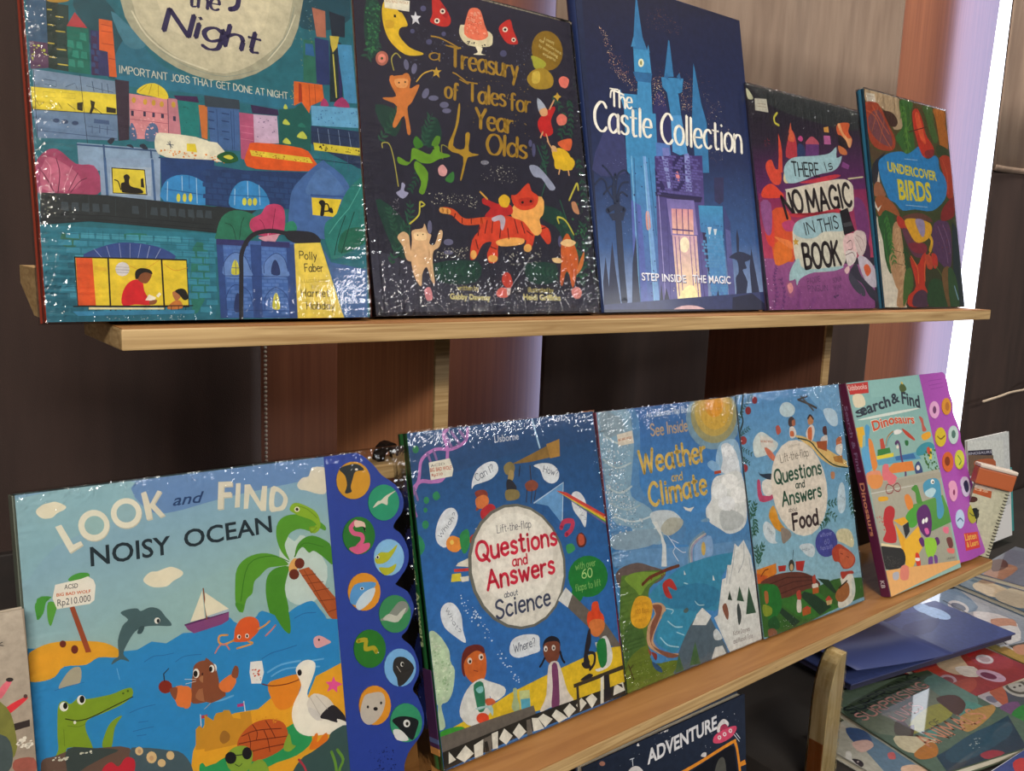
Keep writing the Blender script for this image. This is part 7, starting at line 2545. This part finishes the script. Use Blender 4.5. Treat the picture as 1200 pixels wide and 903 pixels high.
spine_text(t, 0.016, 0, [('Questions', 0.238, 0.176, 0.0062, 'c8d8a0', 'b1'), ('and', 0.170, 0.158, 0.004, 'c8d8a0', 'b1'), ('Answers', 0.152, 0.104, 0.0062, 'c8d8a0', 'b1')])
boxo('spine_band', (-0.00175, -0.0012, 0.001, 0.015, 0.012, 0.085), mat('purple_band', '4c2c54', 0.4), t)
boxo('spine_band', (-0.00185, -0.0012, 0.001, 0.015, 0.012, 0.018), mat('orange_band', 'c88c4c', 0.4), t)
boxo('spine_band', (-0.00185, -0.0012, 0.001, 0.015, 0.022, 0.026), mat('blue_band', '5c6c9c', 0.4), t)
hardcover('L3', 'sky blue weather book with clouds, sun, bay and yellow lettering', 0.009, 'a83030', 'b02c34', (0.7, 0.2, 0.25, 0.6), GL)
hardcover('L4', 'light blue book with a cream oval label, green lettering, chef and fields', 0.008, '5c94b4', '6c8c94', (0.15, 0.6, 0.15, 0.45), GL)
t = board_book('L5', 'teal dinosaur picture book with maroon spine and pink button panel, rightmost on the lower shelf', 0.013, 'b0b8a0', '5c2040', 'L5S', 'a04ca8', [(2034, 0), (2034, 1)], None, GL)
spine_text(t, 0.013, 0, [('Search & Find', 0.262, 0.170, 0.0050, '8c6c90', 'b1'), ('Dinosaurs', 0.155, 0.082, 0.0066, 'd89070', 'b1.4'), ('KB', 0.022, 0.012, 0.006, 'd8d0d4', 'b1.2')])

# kraft coloured book left of the blue sound book
def card_book(key, label, T, cover_col, name='picture_book', x0=None, x1=None, v0=0.0, z=None, gain=1.0):
    s = SURF[key]; t = place(key, name, label, z=z)
    a = 0 if x0 is None else x0; b_ = s['w'] if x1 is None else x1; H = s['h']
    mc = mat('cover_card', cover_col, 0.5)
    boxo('front_cover', (a, b_, 0, 0.002, v0, H), mc, t, 0.0005)
    boxo('page_block', (a + 0.002, b_ - 0.002, 0.0021, T - 0.0021, v0 + 0.002, H - 0.002), M['paper'], t)
    boxo('back_cover', (a, b_, T - 0.002, T, v0, H), mc, t, 0.0005)
    print_mesh('cover_print', key, b_ - a, H, M['matt_print'], t, gain, u0=a)
    return t
card_book('K1', 'grey brown book at the bottom left edge, left of the blue sound book', 0.010, '9c9080', x0=-0.16, x1=0.030, v0=-0.088)
card_book('N1', 'navy outer space adventure book with a pink flying saucer under the lower shelf', 0.012, '222c40', v0=-0.166, x0=-0.03)
# items standing beyond the right end of the lower shelf
np_ = card_book('NP', 'spiral bound notepad with orange header standing at the right end of the lower shelf', 0.008, 'c0c0a8', name='notepad')
s = SURF['NP']
for k in range(20):
    z_ = 0.004 + k * 0.0052; xw = s['w'] - 0.002
    tube('wire_ring', [(xw + 0.004 * math.cos(a), 0.005 - 0.0075 * math.sin(a), z_) for a in [i * 0.7854 for i in range(9)]], 0.0007, M['wire'], np_, 5)
boxo('header_card', (-0.004, s['w'] + 0.001, -0.007, 0.014, s['h'] - 0.022, s['h'] + 0.004), mat('header_orange', 'b05c34', 0.4), np_, 0.002)
boxo('header_top', (-0.004, s['w'] + 0.001, -0.009, 0.016, s['h'] + 0.0042, s['h'] + 0.010), mat('header_white', 'd0c4b8', 0.4), np_, 0.002)
card_book('WC', 'white framed card with a dark picture behind the spiral notepad', 0.006, 'd0d0d0', name='picture_card', v0=-0.075)
card_book('GB', 'lime and teal book standing behind the white framed card', 0.006, '3c8c8c', v0=0.03)

# ---------------------------------------------------------------- table with flat books
ZTAB = -0.622
tb = thing('display_table', 'low cloth-covered table at lower right spread with flat picture books', 'table', (1.9, 0.65, Z0))
def tbx(name, d, m, bev=0.002):
    v_, f_ = box(*d, bev=bev); return mesh_obj(name, [(a - 1.9, b_ - 0.65, c - Z0) for a, b_, c in v_], f_, m, tb)
tbx('table_top', (0.868, 2.9, 0.22, 0.98, ZTAB - 0.025, ZTAB), M['cloth'])
tbx('cloth_skirt', (0.872, 2.896, 0.224, 0.228, Z0 + 0.05, ZTAB - 0.0255), M['cloth'])
tbx('cloth_skirt', (0.872, 0.876, 0.23, 0.976, Z0 + 0.05, ZTAB - 0.0255), M['cloth'])
for x in (0.92, 2.84):
    for y in (0.27, 0.93): tbx('table_leg', (x - 0.02, x + 0.02, y - 0.02, y + 0.02, Z0, ZTAB - 0.0255), M['dark_metal'])

def flat_book(key, label, cover_col, zb, T, film=True):
    s = SURF[key]; t = thing('flat_book', label, 'book', (s['x'], s['y'], zb + T), (0, 0, 0))
    # local x right, local z up the page, local y down through the book
    t.rotation_euler = (Matrix.Rotation(s['yaw'], 3, 'Z') @ Matrix.Rotation(-math.pi / 2, 3, 'X')).to_euler()
    W, H = s['w'], s['h']; mc = mat('flat_cover', cover_col, 0.35)
    boxo('front_cover', (0, W, 0, T * 0.15, 0, H), mc, t, 0.0004)
    boxo('page_block', (0.002, W - 0.002, T * 0.15 + 0.0001, T * 0.85 - 0.0001, 0.002, H - 0.002), M['paper'], t)
    boxo('back_cover', (0, W, T * 0.85, T, 0, H), mc, t, 0.0004)
    print_mesh('cover_print', key, W, H, M['gloss_print'] if film else M['print'], t, 0.78)  # print colours dimmed to stand in for the weaker light over the table
    return t
M['gloss_print'] = print_mat('laminated_print', 0.35, 1.0)
M['gloss_print'].node_tree.nodes['Principled BSDF'].inputs['Coat Roughness'].default_value = 0.03
E_ = 0.0004
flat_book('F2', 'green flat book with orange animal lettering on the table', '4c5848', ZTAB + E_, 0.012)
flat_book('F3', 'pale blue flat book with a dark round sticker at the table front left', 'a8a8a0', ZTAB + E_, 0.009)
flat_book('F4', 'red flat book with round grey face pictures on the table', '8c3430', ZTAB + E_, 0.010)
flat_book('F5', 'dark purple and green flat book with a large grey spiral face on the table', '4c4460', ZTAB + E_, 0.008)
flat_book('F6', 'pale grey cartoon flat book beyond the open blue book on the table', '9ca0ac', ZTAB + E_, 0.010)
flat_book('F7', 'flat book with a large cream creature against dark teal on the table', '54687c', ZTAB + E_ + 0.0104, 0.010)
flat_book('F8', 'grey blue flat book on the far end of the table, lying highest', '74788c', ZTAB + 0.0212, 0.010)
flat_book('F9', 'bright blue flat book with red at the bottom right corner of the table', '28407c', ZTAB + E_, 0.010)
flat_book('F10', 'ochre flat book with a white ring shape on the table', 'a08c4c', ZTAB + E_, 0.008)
# open blue book: flat lower leaf and a lifted upper leaf
s = SURF['F1']; ob = thing('open_book', 'open blue book with a lifted cover lying on the table under the lower shelf end', 'book', (s['x'], s['y'], -0.590))
ob.rotation_euler = (Matrix.Rotation(s['yaw'], 3, 'Z') @ Matrix.Rotation(-math.pi / 2, 3, 'X')).to_euler()
W, H = s['w'], s['h']; mc = mat('blue_cover', '2c3460', 0.35)
boxo('back_cover', (0, W, 0, 0.002, 0, H + 0.03), mc, ob, 0.0004)
boxo('page_block', (0.004, W - 0.003, 0.0021, 0.012, 0.004, H + 0.026), mat('dark_pages', '24243c', 0.6), ob)
print_mesh('inner_print', 'F1', W, H + 0.03, M['print'], ob, 1.0)
lf = []
nL = 10
for i in range(nL + 1):
    u = i / nL; xx = 0.004 + (W * 0.56) * u; lift = 0.021 * (1 - u) ** 1.3 + 0.0012
    for zz in (-0.004, H + 0.026): lf.append((xx, -lift, zz))
o_ = mesh_obj('lifted_leaf', lf, [(2 * i, 2 * i + 2, 2 * i + 3, 2 * i + 1) for i in range(nL)], mat('leaf_blue', '3c4678', 0.5, noise=('3a467c', 12, (1, 1, 1))), ob, smooth=True)
md = o_.modifiers.new('thickness', 'SOLIDIFY'); md.thickness = 0.0016; md.offset = 1

# arched, film-wrapped wooden block standing at the table's left end
wb = thing('wooden_block', 'plastic wrapped arched wooden block with orange label standing at the left end of the table', 'toy', (0.884, 0.50, ZTAB))
prof = [(0.0, 0.0), (0.030, 0.0), (0.030, 0.166)]
prof += [(0.030 - 0.004 - 0.026 * math.sin(t), 0.166 - 0.07 * (1 - math.cos(t))) for t in [i * 1.5708 / 8 for i in range(1, 9)]]
v_, f_ = extrude_xz(prof, 0, 0.020); mesh_obj('block_body', v_, f_, mat('pale_wood', 'ecd8a4', 0.45, noise=('d0b478', 6, (30, 30, 2))), wb)
boxo('orange_label', (-0.0012, 0.0002, 0.001, 0.019, 0.0, 0.055), mat('label_orange', 'c8742c', 0.5), wb)
film_prof = [(x * 1.06 - 0.0012, z_ * 1.008) for x, z_ in prof]
v_, f_ = extrude_xz(film_prof, -0.0015, 0.0215); wf_ = mesh_obj('plastic_film', v_, f_, M['film'], wb)
at = wf_.data.attributes.new('crinkle', 'FLOAT', 'POINT'); at.data.foreach_set('value', [0.35] * len(v_))
